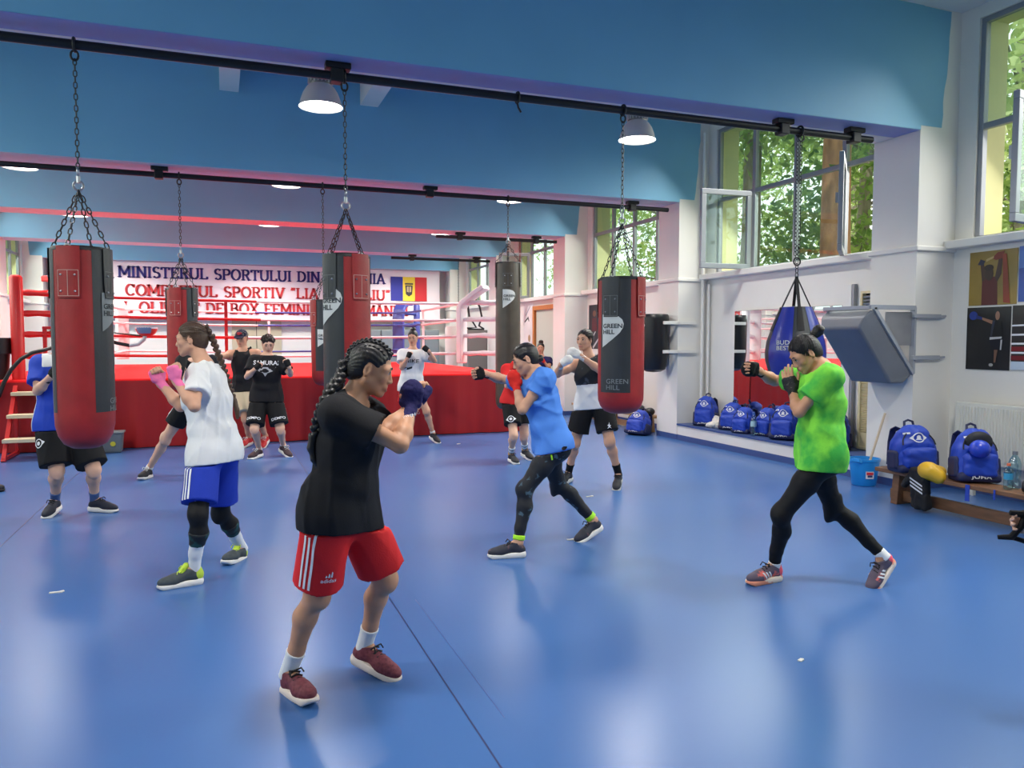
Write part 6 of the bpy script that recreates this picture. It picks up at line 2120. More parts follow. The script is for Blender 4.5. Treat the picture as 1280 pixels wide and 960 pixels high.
def person(sp):
    B = pose(sp)
    vox = sp['vox']
    base = (np.array([*(B.toe['L'][:2] + B.toe['R'][:2]), 0]) / 2)
    base[2] = 0
    base = np.append(base[:2], 0.0)
    L = body_prims(B, sp) + head_prims(B)
    for k in 'LR':
        a, n, t = hand_frame(B, k, sp)
        L += hand_prims(B.wr[k], a, n, t, B.s, sp.get('mode' + k, 'fist'))
    F, lo, vx = field(L, vox)
    V, Q = nets(F, lo, vx)
    q = (V - B.hc) / B.hs
    x, y, z = q @ B.HX, q @ B.HF, q @ B.HU
    lips = np.clip(1.4 - np.sqrt((x / .024) ** 2 + ((z + .069) / .0125) ** 2), 0, 1) * (y > .07)
    o = mesh_np('person', V - base, Q, sp['skin'], None, attr={'lips': lips})
    o.location = tuple(base); WL[o.name] = base
    tag(o, sp['label'], 'person', sp.get('group'))
    # eyes and brows
    ew = MB(); ed = MB(); br = MB()
    for sgn in (1, -1):
        c = Hp(B, .031 * sgn, .0750, .003)
        for mb, cc, r in ((ew, c, .0118 * B.hs),):
            v, f = [], []
            nu, nv = 12, 8
            for i in range(nv + 1):
                ph = PI * i / nv
                for j in range(nu):
                    th = 2 * PI * j / nu
                    v.append(cc + (B.HX * math.sin(ph) * math.cos(th) + B.HU * math.sin(ph) * math.sin(th) + B.HF * math.cos(ph)) * r)
            mi = []
            fc_ = [(i * nu + j, i * nu + (j + 1) % nu, (i + 1) * nu + (j + 1) % nu, (i + 1) * nu + j) for i in range(nv) for j in range(nu)]
            m = MB(); m.add(v, fc_[2 * nu:], 0); m.add(v, fc_[:2 * nu], 1)
            if sp.get('eyes', True): m.build('eye', [EYE_W, EYE_D], o, smooth=True)
        br_ = [Hp(B, .014 * sgn, .0895, .022), Hp(B, .030 * sgn, .0885, .027), Hp(B, .046 * sgn, .077, .022)]
        m = MB(); m.tube(br_, [.0035 * B.hs, .0042 * B.hs, .002 * B.hs], 6); m.build('eyebrow', sp['hair_m'], o, smooth=True)
        if sp.get('eyes', True) and vox < .0065:
            lid = [Hp(B, (.031 + dx) * sgn, .0868 - abs(dx) * .38, .0098 - dx * dx * 18) for dx in (-.014, -.007, 0, .007, .014)]
            m = MB(); m.tube(lid, [.0012, .0022, .0026, .0024, .0014], 6); m.build('eyelashes', EYE_D, o, smooth=True)
    # hair
    if sp.get('hair', 'pulled'):
        Lh, ch, po = hair_prims(B, sp.get('hair', 'pulled'), sp.get('hvol', .006))
        for e in sp.get('hair_extra', lambda B: [])(B): Lh.append(e)
        ho = soft('hair', Lh[:2], min(max(vox, .0045), .007), sp['hair_m'], o, cuts=ch, post=po)
        if sp.get('hair') == 'short_man': tufts(B, sp.get('tufts', 110), sp['hair_m'], o, sp.get('hvol', .006), sp.get('tuft_len', .022))
        elif vox < .009 and sp.get('strands', 70): strands(B, sp.get('hair_to', (0, -.105, .03)), sp.get('strands', 70), sp['hair_m'], o, sp.get('hvol', .006))
        if len(Lh) > 2: soft('hair_bun', Lh[2:], max(vox, .005), sp['hair_m'], o, post=wob(4, .003, .03))
    B.obj = o
    cv = sp.get('cvox', .009)
    keep = {}
    B.keep = keep
    top = None
    inner = []
    if 'top' in sp:
        kt, mt_, hem, slv, lt_ = sp['top'][:5]
        top = shirt_prims(B, sp, hem, slv, lt_, tank=(kt == 'tank'), fl=sp.get('flare', 1.0))
        hp0, hu = B.hem
        tops = [q[0] for q in top[0]]

        def inside(P):
            ab = (P - hp0) @ hu
            d = np.full(P.shape[:-1], 9.0)
            for t_ in tops[:7]: d = np.minimum(d, t_.fn(P))
            return np.where((ab > -.004) & (d < .06), d + .013, -1.0)
        inner = [inside]
    if 'bottom' in sp:
        kind, m, ln, lo_ = sp['bottom']
        if kind == 'shorts':
            Lb, cb = shorts_prims(B, sp, ln, lo_)
            soft('shorts', Lb, cv, m, o, cuts=cb + inner, post=folds(sp.get('seed', 1) + 5, .008, .16, (1, 1, .45)), keep=keep)
        else:
            Lb, cb = leggings_prims(B, ln, lo_)
            soft('leggings', Lb, cv * .9, m, o, cuts=cb + inner, post=wob(sp.get('seed', 1) + 5, .0012, .08), keep=keep)
    if 'under' in sp:
        m, t1 = sp['under']
        Lb, cb = leggings_prims(B, t1, .005)
        soft('leggings', Lb, cv * .9, m, o, cuts=cb + inner)
    if 'top' in sp:
        kind, m = sp['top'][:2]
        Lt, ct = top
        soft('tank_top' if kind == 'tank' else 't_shirt', Lt, cv, m, o, cuts=ct, post=folds(sp.get('seed', 1), sp.get('fold', .011), .13), keep=keep)
        B.shirt = (Lt, ct)
    for k in 'LR':
        if 'sock' in sp:
            m, t0 = sp['sock']
            Ls, cs = leg_wear(B, k, t0, 1.08, .0055)
            soft('sock', Ls, max(vox, .006), m, o, cuts=cs)
        shoe(B, k, o, max(vox, .006), **sp['shoe'])
        w = sp.get('wrap' + k)
        if w:
            m, mitt, cuff = w
            soft('boxing_glove' if mitt else 'hand_wrap', wrap_prims(B, k, sp, sp.get('mode' + k, 'fist'), mitt, cuff), max(vox, .005), m, o, post=wob(8, .0015, .02), keep=keep)
    B.up = _n(B.NB - B.P)
    if 'extra' in sp: sp['extra'](B, o)
    return B


def side_bars(B, o, k, mt, part='shorts', offs=(-.022, 0, .022), w=.010, ln=.62, t0=.02, fwd=0.0, name='side_stripe'):
    """bands down the outer seam of the shorts"""
    T = bvh(*B.keep[part])
    sg = 1 if k == 'L' else -1
    H_, K_ = B.hip[k], B.kn[k]
    ax = _n(K_ - H_)
    out = _n(B.Lp * sg + B.fp * fwd); out = _n(out - ax * (out @ ax)); u = np.cross(ax, out)
    Lg = np.linalg.norm(K_ - H_)
    for of in offs:
        g_, f_ = grid2d(w, Lg * (ln - t0), 1, 22)
        decal(name, T, [(x + of, y - Lg * (ln + t0) / 2) for x, y in g_], f_, H_, u, -ax, out, mt, o, lift=.003, reach=.35)


def chest_print(B, o, v, f, mt, part='t_shirt', t=.66, dx=0.0, name='print', back=False, lift=.003):
    T = bvh(*B.keep[part])
    c = B.P + (B.NB - B.P) * t
    n = B.fc if not back else -B.fc
    u = B.Lc if not back else -B.Lc
    return decal(name, T, v, f, c + u * dx, u, B.up, n, mt, o, lift=lift, reach=.4)


def arm_print(B, o, k, v, f, mt, part, d, n, name='print'):
    T = bvh(*B.keep[part])
    a = _n(B.wr[k] - B.el[k])
    n = _n(n - a * (a @ n))
    return decal(name, T, v, f, B.wr[k] + a * d, np.cross(a, n), a, n, mt, o, lift=.003, reach=.15)


def bunr(x, y, z, r, extra=()):
    def fn(B):
        return [(ell(Hp(B, x, y, z), (B.HX, B.HF, B.HU), (r, r, r * .9)), 0, 'u')] + [(ell(Hp(B, *q[:3]), (B.HX, B.HF, B.HU), (q[3],) * 3), .01, 'u') for q in extra]
    return fn

black_t = cl('black_cotton', (26, 26, 30)); white_t = cl('white_cotton', (226, 226, 226)); white_s = cl('white_sock_knit', (232, 232, 232))
red_sh = cl('red_sports_cloth', (212, 36, 40), rough=.75); blue_sh = cl('royal_blue_sports_cloth', (30, 56, 168), rough=.75)
black_sh = cl('black_shorts_cloth', (22, 22, 25)); black_lg = cl('black_legging_cloth', (18, 18, 21), rough=.65)
sole_w = mat('white_shoe_foam', (232, 228, 222), .6); lace_k = mat('black_laces', (24, 22, 26), .8); lace_w = mat('white_laces', (225, 225, 222), .8)
pr_w = mat('white_print', (226, 228, 232), .6); pr_k = mat('black_print', (26, 26, 30), .6)
wrap_pink = cl('pink_wrap', (240, 120, 170)); wrap_k = cl('black_wrap', (22, 22, 25)); wrap_w = cl('white_wrap', (228, 228, 224)); wrap_red = cl('red_wrap', (222, 48, 40)); glove_navy = cl('navy_wrap', (38, 34, 84))
shoe_k = mat('black_shoe_mesh', (36, 36, 42), .7, var=.2, scale=40)


def tick():
    """curved sports tick outline"""
    top = [(-.10, .0), (-.075, -.028), (-.045, -.036), (.0, -.020), (.11, .04)]
    bot = [(.0, -.045), (-.05, -.062), (-.085, -.050), (-.105, -.02)]
    v = top + bot
    return v, [(0, 1, 8), (1, 7, 8), (1, 2, 7), (2, 6, 7), (2, 3, 6), (3, 5, 6), (3, 4, 5)]


def crest2d(k):
    return join2d((disc2d(.05 * k, 20, .040 * k), 0, 0), (([(-.074 * k, 0), (-.046 * k, .024 * k), (-.046 * k, -.024 * k)], [(0, 1, 2)]), 0, 0), (([(.074 * k, 0), (.046 * k, .024 * k), (.046 * k, -.024 * k)], [(0, 2, 1)]), 0, 0), (disc2d(.022 * k, 12), 0, 0))


def thigh_print(B, o, k, v, f, mt, part, t, fw, name='print'):
    """print on the leg at fraction t from hip to knee; fw mixes outward (0) and forward (1)"""
    T = bvh(*B.keep[part])
    sg = 1 if k == 'L' else -1
    ax = _n(B.kn[k] - B.hip[k])
    out = _n(B.Lp * sg * (1 - fw) + B.fp * fw); out = _n(out - ax * (out @ ax)); u = np.cross(-ax, out)
    return decal(name, T, v, f, B.hip[k] + (B.kn[k] - B.hip[k]) * t, u, -ax, out, mt, o, lift=.003, reach=.3)


def three_bars(s_):
    parts = []
    for i, h_ in enumerate((.35, .65, .95)):
        x = (-.36 + .34 * i) * s_
        parts.append((([(x, 0), (x + .24 * s_, 0), (x + .24 * s_ + .0, h_ * s_ * .8 - .1 * s_), (x + .1 * s_, h_ * s_ * .8 + .05 * s_)], [(0, 1, 2, 3)]), 0, 0))
    return join2d(*parts)


# ---------------------------------------------------------------- near woman in black T-shirt
def x1(B, o):
    side_bars(B, o, 'R', pr_w, offs=(-.024, 0, .024), w=.011, ln=.80, fwd=.15)
    v, f = three_bars(.035); thigh_print(B, o, 'R', v, f, pr_w, 'shorts', .62, .62, 'bar_emblem')
    tv, tf = text2d('adidas', .018, .006, 1.1); thigh_print(B, o, 'R', tv - np.array([.03, .024]), tf, pr_w, 'shorts', .62, .62, 'lettering')
    d = B.d
    pth = [at(px, py, d=d + dz) for px, py, dz in ((431, 449, -.03), (427, 468, -.05), (413, 486, -.10), (402, 506, -.13), (395, 527, -.13), (391, 548, -.12))]
    braid(pth, .024, 'long_plait', HAIR_K, o, .005, .032, tail=[at(389, 560, d=d - .12), at(392, 574, d=d - .12), at(397, 585, d=d - .12)])
    pth2 = [Hp(B, .05, -.10, -.02), Hp(B, .06, -.125, -.10), at(425, 510, d=d + .12), at(417, 545, d=d + .12)]
    braid(pth2, .022, 'long_plait', HAIR_K, o, .005, .032)
    for i, x in enumerate((-.062, -.036, -.010, .016, .042, .066)):
        q = [Hp(B, x * .8, -.016 + .104 * math.cos(a) * math.sqrt(max(.05, 1 - (x / .083) ** 2)), .036 + .092 * math.sin(a) * math.sqrt(max(.05, 1 - (x / .083) ** 2))) for a in [R(28 + 150 * j / 9) for j in range(10)]]
        q.append(Hp(B, -.035 if x < .01 else .045, -.112, .0))
        braid(q, .0105, 'cornrow', HAIR_K, o, .0035, .018)
    # cuff label
    a, n, t = hand_frame(B, 'R', S1)
    T = bvh(*B.keep['boxing_glove'])
    v, f = grid2d(.055, .02, 6, 2)
    tv, tf = text2d('BOXING', .012, .004, 1.1)
    decal('cuff_lettering', T, tv - np.array([.028, .006]), tf, B.wr['R'] - a * .03, _n(cdir((1, .25, 0))), _n(cdir((-.25, 1, 0))), cdir((0, 0, 1)), pr_w, o, lift=.003, reach=.15)
    soft('tape', leg_wear(B, 'R', .70, .80, .007)[0], .006, pr_k, o, cuts=leg_wear(B, 'R', .70, .82, .007)[1] + [plane(B.an['R'] - B.fp * .0, B.fp)])


S1 = dict(name='near', vox=.005, cvox=.007, h=1.66, d=3.42, pelvis=(426, 640), neck=(440, 500), head=(464, 461), fp=62, fc=80, fh=98, nod=16,
          ER=(500, 556, '-'), WR=(514, 510, '+'), EL=(482, 540, '-'), WL=(522, 503, '+'), HR=(518, 480, '+'), HL=(533, 487, '+'),
          KR=(396, 742, 'n'), AR=(361, 839, '+'), TR=(380, 868, .035), KL=(481, 722, 'n'), AL=(456, 805, '+'), TL=(482, 838, .03),
          skin=SK1, hair_m=HAIR_K, hair='pulled', strands=0, label='person in black T-shirt and red shorts in boxing guard, long black plaits',
          top=('t_shirt', black_t, .075, .62, .026), bottom=('shorts', red_sh, .86, .034), sock=(white_s, .74), flare=1.02, fold=.012,
          shoe=dict(upper_m=mat('maroon_shoe_knit', (92, 34, 46), .75, rgb2=(128, 60, 70), scale=60), sole_m=mat('cream_shoe_foam', (234, 218, 206), .6), lace_m=lace_k),
          wrapR=(glove_navy, True, .10), wrapL=(glove_navy, False, .08), extra=x1)
person(S1)


# ---------------------------------------------------------------- woman in white T-shirt
def x2(B, o):
    side_bars(B, o, 'L', pr_w, offs=(-.026, 0, .026), w=.014, ln=.84, fwd=.1)
    d = B.d
    pth = [at(px, py, d=d + dz) for px, py, dz in ((256, 408, .0), (265, 422, .03), (272, 440, .05), (281, 462, .12), (288, 484, .16), (293, 500, .16))]
    braid(pth, .024, 'plait', HAIR_B, o, .006, .036, tail=[at(296, 512, d=d + .16), at(297, 522, d=d + .16)])
    v, f = join2d((([(-.05, -.02), (.02, -.05), (.05, .0), (.0, .04)], [(0, 1, 2, 3)]), 0, 0)); chest_print(B, o, v, f, mat('mustard_print', (190, 160, 70), .7), t=.70, dx=.02)
    v, f = join2d((([(-.03, -.04), (.0, -.045), (-.005, .03), (-.03, .02)], [(0, 1, 2, 3)]), 0, 0), (([(.02, -.03), (.04, -.02), (.05, .03), (.025, .02)], [(0, 1, 2, 3)]), 0, 0)); chest_print(B, o, v, f, pr_k, t=.70, dx=.02, lift=.005)
    for k in 'LR':
        L_, c_ = leg_wear(B, k, .30, .56, .008)
        soft('teal_panel', L_, .007, mat('black_teal_legging', (18, 22, 26), .7, rgb2=(24, 72, 70), scale=14, sharp=(.52, .6)), o, cuts=c_)


S2 = dict(name='white', vox=.0065, h=1.64, d=5.22, pelvis=(266, 566), neck=(257, 458), head=(239, 424), fp=-112, fc=-86, fh=-84, nod=4,
          EL=(243, 508, '-'), WL=(219, 474, '+'), ER=(226, 508, '-'), WR=(199, 477, '+'), HL=(212, 450, '+'), HR=(191, 458, '+'),
          KL=(248, 643, 'n'), AL=(243, 710, '+'), TL=(214, 729, .03), KR=(276, 640, 'f'), AR=(302, 684, '+'), TR=(288, 699, .03),
          skin=SK3, hair_m=HAIR_B, label='person in white T-shirt and blue three-striped shorts, pink hand wraps, long plait',
          top=('t_shirt', white_t, .07, .66, .03), bottom=('shorts', blue_sh, .82, .035), under=(black_lg, .42), sock=(white_s, .42), flare=1.02, fold=.020,
          shoe=dict(upper_m=mat('dark_grey_shoe_mesh', (62, 70, 74), .7, var=.2, scale=40), sole_m=sole_w, lace_m=mat('lime_laces', (196, 224, 60), .6), tongue=mat('lime_laces', (196, 224, 60), .6), heel_m=mat('lime_heel', (188, 214, 66), .6)),
          wrapL=(wrap_pink, False, .11), wrapR=(wrap_pink, False, .11), extra=x2, seed=3)
person(S2)


# ---------------------------------------------------------------- person behind the left bag
def x3(B, o):
    Lt, ct = B.shirt
    up = B.up
    F_ = [(Pr(lambda P, f=p.fn: f(P) - .003, p.lo - .01, p.hi + .01), k, op) for p, k, op in Lt]
    yoke = lambda P: np.maximum(-(P - (B.NB - up * .10)) @ up, np.abs((P - B.NB) @ B.Lc) - .15)
    soft('white_yoke', F_, .010, white_t, o, cuts=ct + [yoke], post=folds(4, .011, .13))
    side = lambda P: np.maximum((P - (B.P + (B.NB - B.P) * .55)) @ up, np.abs((P - B.sh['R']) @ B.fc + .0) - .035)
    soft('white_side_panel', F_, .010, white_t, o, cuts=ct + [side, lambda P: (P - B.P) @ B.Lc + .07], post=folds(4, .011, .13))
    v, f = crest2d(.85); thigh_print(B, o, 'R', v, f, pr_w, 'shorts', .42, .35, 'crest')


S3 = dict(name='behindbag', vox=.009, h=1.74, girth=1.16, d=7.05, pelvis=(80, 530), neck=(76, 446), head=(79, 421), fp=38, fc=30, fh=60, nod=5, fem=False,
          ER=(47, 489, '-'), WR=(64, 470, '-'), EL=(112, 490, '-'), WL=(96, 462, '-'), HR=(72, 460, '-'),
          KR=(71, 588, 'n'), AR=(69, 624, '+'), TR=(61, 642, .03), KL=(117, 587, 'n'), AL=(118, 624, '+'), TL=(136, 636, .03),
          skin=SK2, hair_m=HAIR_G, hair='short_man', label='person in blue and white T-shirt standing behind the near left bag, head hidden',
          top=('t_shirt', cl('blue_football_cloth', (36, 70, 186), rough=.6), .05, .70, .03), bottom=('shorts', black_sh, .90, .04), sock=(cl('slate_sock', (84, 108, 150)), .72),
          shoe=dict(upper_m=mat('navy_shoe_mesh', (28, 32, 48), .7), sole_m=sole_w, lace_m=lace_k), wrapL=(wrap_k, True, .07), wrapR=(wrap_k, True, .07), extra=x3, seed=4)
person(S3)


# ---------------------------------------------------------------- person hidden behind the white T-shirt
def x4(B, o):
    side_bars(B, o, 'R', pr_w, offs=(0,), w=.03, ln=.62, fwd=.2)


S4 = dict(name='hidden', vox=.011, h=1.72, d=8.85, pelvis=(246, 502), neck=(247, 446), head=(246, 429), fp=5, fc=0, fh=-10,
          ER=(233, 478, '-'), WR=(235, 458, '-'), EL=(262, 476, '-'), WL=(258, 455, '-'), KR=(207, 549, 'n'), AR=(186, 586, '+'), TR=(179, 596, .03), KL=(264, 548, 'n'), AL=(268, 588, '+'), TL=(270, 598, .03),
          skin=SK2, hair_m=HAIR_G, label='person hidden behind the white T-shirt, one bare leg and black shorts showing',
          top=('t_shirt', black_t, .05, .6, .025), bottom=('shorts', black_sh, .60, .03), sock=(white_s, .9), shoe=dict(upper_m=shoe_k, sole_m=sole_w, lace_m=lace_w), wrapL=(wrap_k, False, .06), wrapR=(wrap_k, False, .06), extra=x4, eyes=True)
person(S4)


# ---------------------------------------------------------------- man in cap and tank top
def x5(B, o):
    X, Y, Z, k = B.HX, B.HF, B.HU, B.hs
    capm = cl('navy_cap_cloth', (36, 38, 62))
    soft('cap', [(ell(Hp(B, 0, -.012, .046), (X, Y, Z), np.array((.086, .106, .088)) * k), 0, 'u')], .008, capm, o, cuts=[lambda P: (P - Hp(B, 0, 0, .040)) @ _n(-Z - Y * .12)])
    soft('cap_visor', [(ell(Hp(B, 0, .10, .040), (X, _n(Y - Z * .35), _n(Z + Y * .35)), np.array((.075, .075, .010)) * k), 0, 'u')], .006, capm, o)
    v, f = join2d((([(-.04, -.01), (.0, -.018), (.045, .0), (.03, .022), (-.03, .02)], [(0, 1, 2, 3, 4)]), 0, 0))
    m = MB(); m.add([Hp(B, x, .099 - abs(x) * .35, .082 + y) for x, y in v], f); m.build('cap_emblem', mat('cap_red_emblem', (190, 40, 50), .6), o)


S5 = dict(name='coach', vox=.010, h=1.78, d=11.6, pelvis=(306, 486), neck=(304, 438), head=(302, 423), fp=-8, fc=2, fh=0, nod=8, fem=False, sw=.19,
          ER=(275, 446, '-'), WR=(262, 458, '-'), EL=(327, 462, '+'), WL=(334, 478, '-'), KR=(307, 523, 'n'), AR=(311, 547, '+'), TR=(304, 557, .03), KL=(323, 522, 'n'), AL=(332, 545, '+'), TL=(329, 557, .03),
          skin=SK3, hair_m=mat('grey_hair', (120, 114, 108), .6), hair='short_man', label='older person in dark cap, black tank top and beige shorts before the ring', mode='half',
          top=('tank', black_t, .04, 0, .02), bottom=('shorts', cl('beige_cargo_cloth', (198, 184, 156)), .82, .045), shoe=dict(upper_m=mat('red_shoe_mesh', (206, 40, 44), .6), sole_m=sole_w, lace_m=lace_w), extra=x5)
person(S5)


# ---------------------------------------------------------------- young man in black T-shirt and shorts
def x6(B, o):
    tv, tf = text2d('SAMURAI', .055, .02, 1.0); chest_print(B, o, tv - np.array([tv[:, 0].max() / 2, 0]), tf, pr_w, t=.80, name='lettering')
    v = [(-.13, .05), (-.09, -.01), (-.03, -.035), (0, -.08), (.03, -.035), (.09, -.01), (.13, .05), (.05, .02), (.03, .045), (-.03, .045), (-.05, .02)]
    chest_print(B, o, v, [(0, 1, 10), (1, 2, 10), (2, 3, 4), (2, 4, 9, 10), (4, 7, 8, 9), (4, 5, 7), (5, 6, 7)], mat('grey_print', (170, 172, 178), .6), t=.66, name='emblem')
    for k in 'LR':
        tv, tf = text2d('DEMPO', .035, .012, 1.1); thigh_print(B, o, k, tv - np.array([tv[:, 0].max() / 2, 0]), tf, pr_w, 'shorts', .80, .85, 'lettering')
    side_bars(B, o, 'L', pr_w, offs=(0,), w=.02, ln=.8)


S6 = dict(name='boy', vox=.0095, h=1.72, d=10.5, pelvis=(333, 497), neck=(334, 446), head=(335, 430), fp=12, fc=10, fh=22, nod=18, fem=False, girth=1.05,
          ER=(309, 471, '-'), WR=(319, 461, '-'), EL=(363, 468, '-'), WL=(361, 458, '-'), HR=(325, 453, '-'), HL=(357, 448, '-'),
          KR=(318, 536, 'n'), AR=(324, 561, '+'), TR=(316, 571, .03), KL=(350, 535, 'n'), AL=(354, 556, '+'), TL=(360, 568, .03),
          skin=SK2, hair_m=HAIR_G, hair='short_man', hvol=.010, label='person with short hair in black printed T-shirt and black shorts, facing the viewer',
          top=('t_shirt', black_t, .06, .72, .028), bottom=('shorts', black_sh, .88, .04), sock=(white_s, .93), shoe=dict(upper_m=mat('dark_red_black_shoe', (60, 40, 46), .7), sole_m=sole_w, lace_m=lace_w),
          wrapL=(wrap_k, False, .09), wrapR=(wrap_k, False, .09), extra=x6, seed=6)
person(S6)


# ---------------------------------------------------------------- woman in white T-shirt with a tick
def x7(B, o):
    v, f = tick(); chest_print(B, o, [(x * 1.25, y * 1.25) for x, y in v], f, pr_k, t=.60, name='tick_emblem')
    tv, tf = text2d('NIKE', .055, .015, 1.3); chest_print(B, o, tv - np.array([tv[:, 0].max() / 2, 0]), tf, pr_k, t=.66, name='lettering')
    side_bars(B, o, 'L', pr_w, offs=(0,), w=.02, ln=.6); side_bars(B, o, 'R', pr_w, offs=(0,), w=.02, ln=.6)


S7 = dict(name='tick', vox=.0095, h=1.66, d=12.05, pelvis=(514, 484), neck=(516, 438), head=(516, 422), fp=8, fc=5, fh=-6, nod=8,
          ER=(502, 460, '-'), WR=(510, 447, '-'), EL=(543, 451, '-'), WL=(535, 438, '-'), HR=(513, 438, '-'), HL=(529, 433, '-'),
          KL=(533, 514, 'n'), AL=(541, 541, '+'), TL=(546, 551, .03), KR=(506, 514, 'n'), AR=(500, 540, '+'), TR=(498, 550, .03),
          skin=SK3, hair_m=HAIR_K, label='person in white T-shirt with a black tick, red shorts, in front of the ring',
          hair_extra=bunr(0, -.05, .125, .045), top=('t_shirt', white_t, .07, .62, .028), bottom=('shorts', red_sh, .58, .03), sock=(white_s, .9), shoe=dict(upper_m=shoe_k, sole_m=sole_w, lace_m=lace_k),
          wrapL=(wrap_k, False, .08), wrapR=(wrap_k, False, .08), extra=x7, seed=7)
person(S7)


# ---------------------------------------------------------------- woman in blue T-shirt, punching
neon = mat('neon_green_trim', (176, 240, 40), .6)


def x8(B, o):
    for k in 'LR':
        L_, c_ = leg_wear(B, k, .86, .95, .011)
        soft('ankle_trim', L_, .006, neon, o, cuts=c_)
    T = bvh(*B.keep['leggings'])
    out = _n(B.fp * .35 + B.Lp)
    g_, f_ = grid2d(.012, .10, 1, 8); decal('zip_trim', T, g_, f_, B.hip['L'] + B.up * .0 - np.array([0, 0, .04]) + B.fp * .05, np.cross(B.up, out), B.up, out, neon, o, lift=.003, reach=.3)


S8 = dict(name='blue', vox=.006, h=1.66, d=5.88, pelvis=(689, 556), neck=(671, 466), head=(656, 449), fp=-68, fc=-72, fh=-82, nod=20,
          shR=(-.07, .0, .0), EL=(653, 512, '-'), WL=(645, 483, '+'), HL=(640, 465, '+'), ER=(628, 474, '+'), WR=(604, 467, '-'), HR=(592, 468, '-'),
          KL=(656, 612, 'n'), AL=(648, 678, '+'), TL=(624, 692, .03), KR=(697, 605, 'f'), AR=(742, 650, '+'), TR=(729, 671, .03),
          skin=SK3, hair_m=HAIR_K, label='person in light blue T-shirt and dark patterned leggings throwing a straight punch',
          hair_to=(0, -.10, -.03), hair_extra=bunr(.0, -.108, -.035, .034), top=('t_shirt', cl('light_blue_sports_cloth', (84, 140, 226), rough=.85), .05, .50, .02), bottom=('leggings', mat('navy_print_legging', (16, 20, 30), .7, rgb2=(70, 96, 112), scale=16, sharp=(.60, .66)), .90, .006),
          shoe=dict(upper_m=mat('charcoal_shoe_mesh', (44, 46, 58), .7, rgb2=(96, 70, 76), scale=18, sharp=(.62, .66)), sole_m=sole_w, lace_m=lace_k),
          wrapL=(wrap_red, True, .05), wrapR=(wrap_k, False, .05), extra=x8, seed=8, fold=.018, modeR='half')
person(S8)


# ---------------------------------------------------------------- person in red T-shirt behind her
def x9(B, o):
    v, f = crest2d(.9); thigh_print(B, o, 'R', v, f, pr_w, 'shorts', .62, .7, 'crest')
    for k in 'LR':
        L_, c_ = leg_wear(B, k, .93, 1.05, .009); soft('mustard_band', L_, .008, cl('mustard_knit', (206, 150, 44)), o, cuts=c_)
        for a_ in (.68, .86):
            L_, c_ = leg_wear(B, k, a_, a_ + .05, .008); soft('black_band', L_, .008, pr_k, o, cuts=c_)


S9 = dict(name='redp', vox=.011, h=1.64, d=10.15, pelvis=(645, 501), neck=(649, 458), head=(652, 442), fp=18, fc=5, fh=-20,
          ER=(634, 482, '-'), WR=(640, 462, '-'), EL=(664, 482, '-'), WL=(658, 462, '-'), KR=(642, 544, 'n'), AR=(639, 567, '+'), TR=(644, 577, .03), KL=(655, 542, 'n'), AL=(656, 561, '+'), TL=(662, 572, .03),
          skin=SK2, hair_m=HAIR_G, label='person in red T-shirt and black shorts behind the light blue T-shirt, banded socks',
          top=('t_shirt', cl('red_cotton', (214, 44, 44)), .05, .6, .028), bottom=('shorts', black_sh, .70, .035), sock=(white_s, .62), shoe=dict(upper_m=shoe_k, sole_m=sole_w, lace_m=lace_k), wrapL=(wrap_red, True, .05), wrapR=(wrap_red, True, .05), extra=x9)
person(S9)


# ---------------------------------------------------------------- woman in black and white tank top
def x10(B, o):
    Lt, ct = B.shirt
    up = B.up
    F_ = [(Pr(lambda P, f=p.fn: f(P) - .003, p.lo - .01, p.hi + .01), k, op) for p, k, op in Lt]
    soft('black_upper_panel', F_, .009, mat('black_camouflage_cloth', (28, 30, 34), .8, rgb2=(74, 80, 92), scale=7, sharp=(.56, .6)), o, cuts=ct + [plane(B.P + (B.NB - B.P) * .42, -up)], post=folds(10, .011, .13))
    side_bars(B, o, 'R', pr_w, offs=(0,), w=.075, ln=.80, fwd=-.1); side_bars(B, o, 'L', pr_w, offs=(0,), w=.03, ln=.80, fwd=-.2)
    v = [(-.03, -.03), (-.005, .0), (-.02, .02), (0, .03), (.012, .06), (.012, .02), (.03, .012), (.012, .0), (.03, -.03), (.004, -.012)]
    thigh_print(B, o, 'L', [(x * .8, y * .8) for x, y in v], [(0, 1, 9), (1, 2, 3, 5), (3, 4, 5), (1, 5, 7, 9), (5, 6, 7), (7, 8, 9)], pr_w, 'shorts', .68, .8, 'jump_emblem')
    Ps = [(-.03, -.03), (-.005, .0), (-.02, .02), (0, .03), (.012, .06), (.012, .02), (.03, .012), (.012, .0), (.03, -.03), (.004, -.012)]


S10 = dict(name='tank', vox=.0085, h=1.72, d=8.45, pelvis=(742, 503), neck=(737, 449), head=(731, 425), fp=-8, fc=-18, fh=-38, nod=0,
           ER=(697, 468, '-'), WR=(702, 455, '-'), HR=(710, 448, '-'), EL=(750, 463, '-'), WL=(724, 444, '-'), HL=(711, 437, '-'),
           KR=(719, 553, 'n'), AR=(711, 590, '+'), TR=(704, 602, .03), KL=(762, 552, 'n'), AL=(773, 592, '+'), TL=(771, 608, .03),
           skin=SK3, hair_m=HAIR_G, label='person in black and white tank top and black shorts with white hand wraps',
           top=('tank', white_t, .07, 0, .022), bottom=('shorts', black_sh, .74, .04), sock=(cl('black_sock', (24, 24, 27)), .70), shoe=dict(upper_m=shoe_k, sole_m=mat('grey_sole', (196, 196, 192), .6), lace_m=lace_k),
           wrapL=(wrap_w, True, .07), wrapR=(wrap_w, True, .07), extra=x10, seed=10)
person(S10)

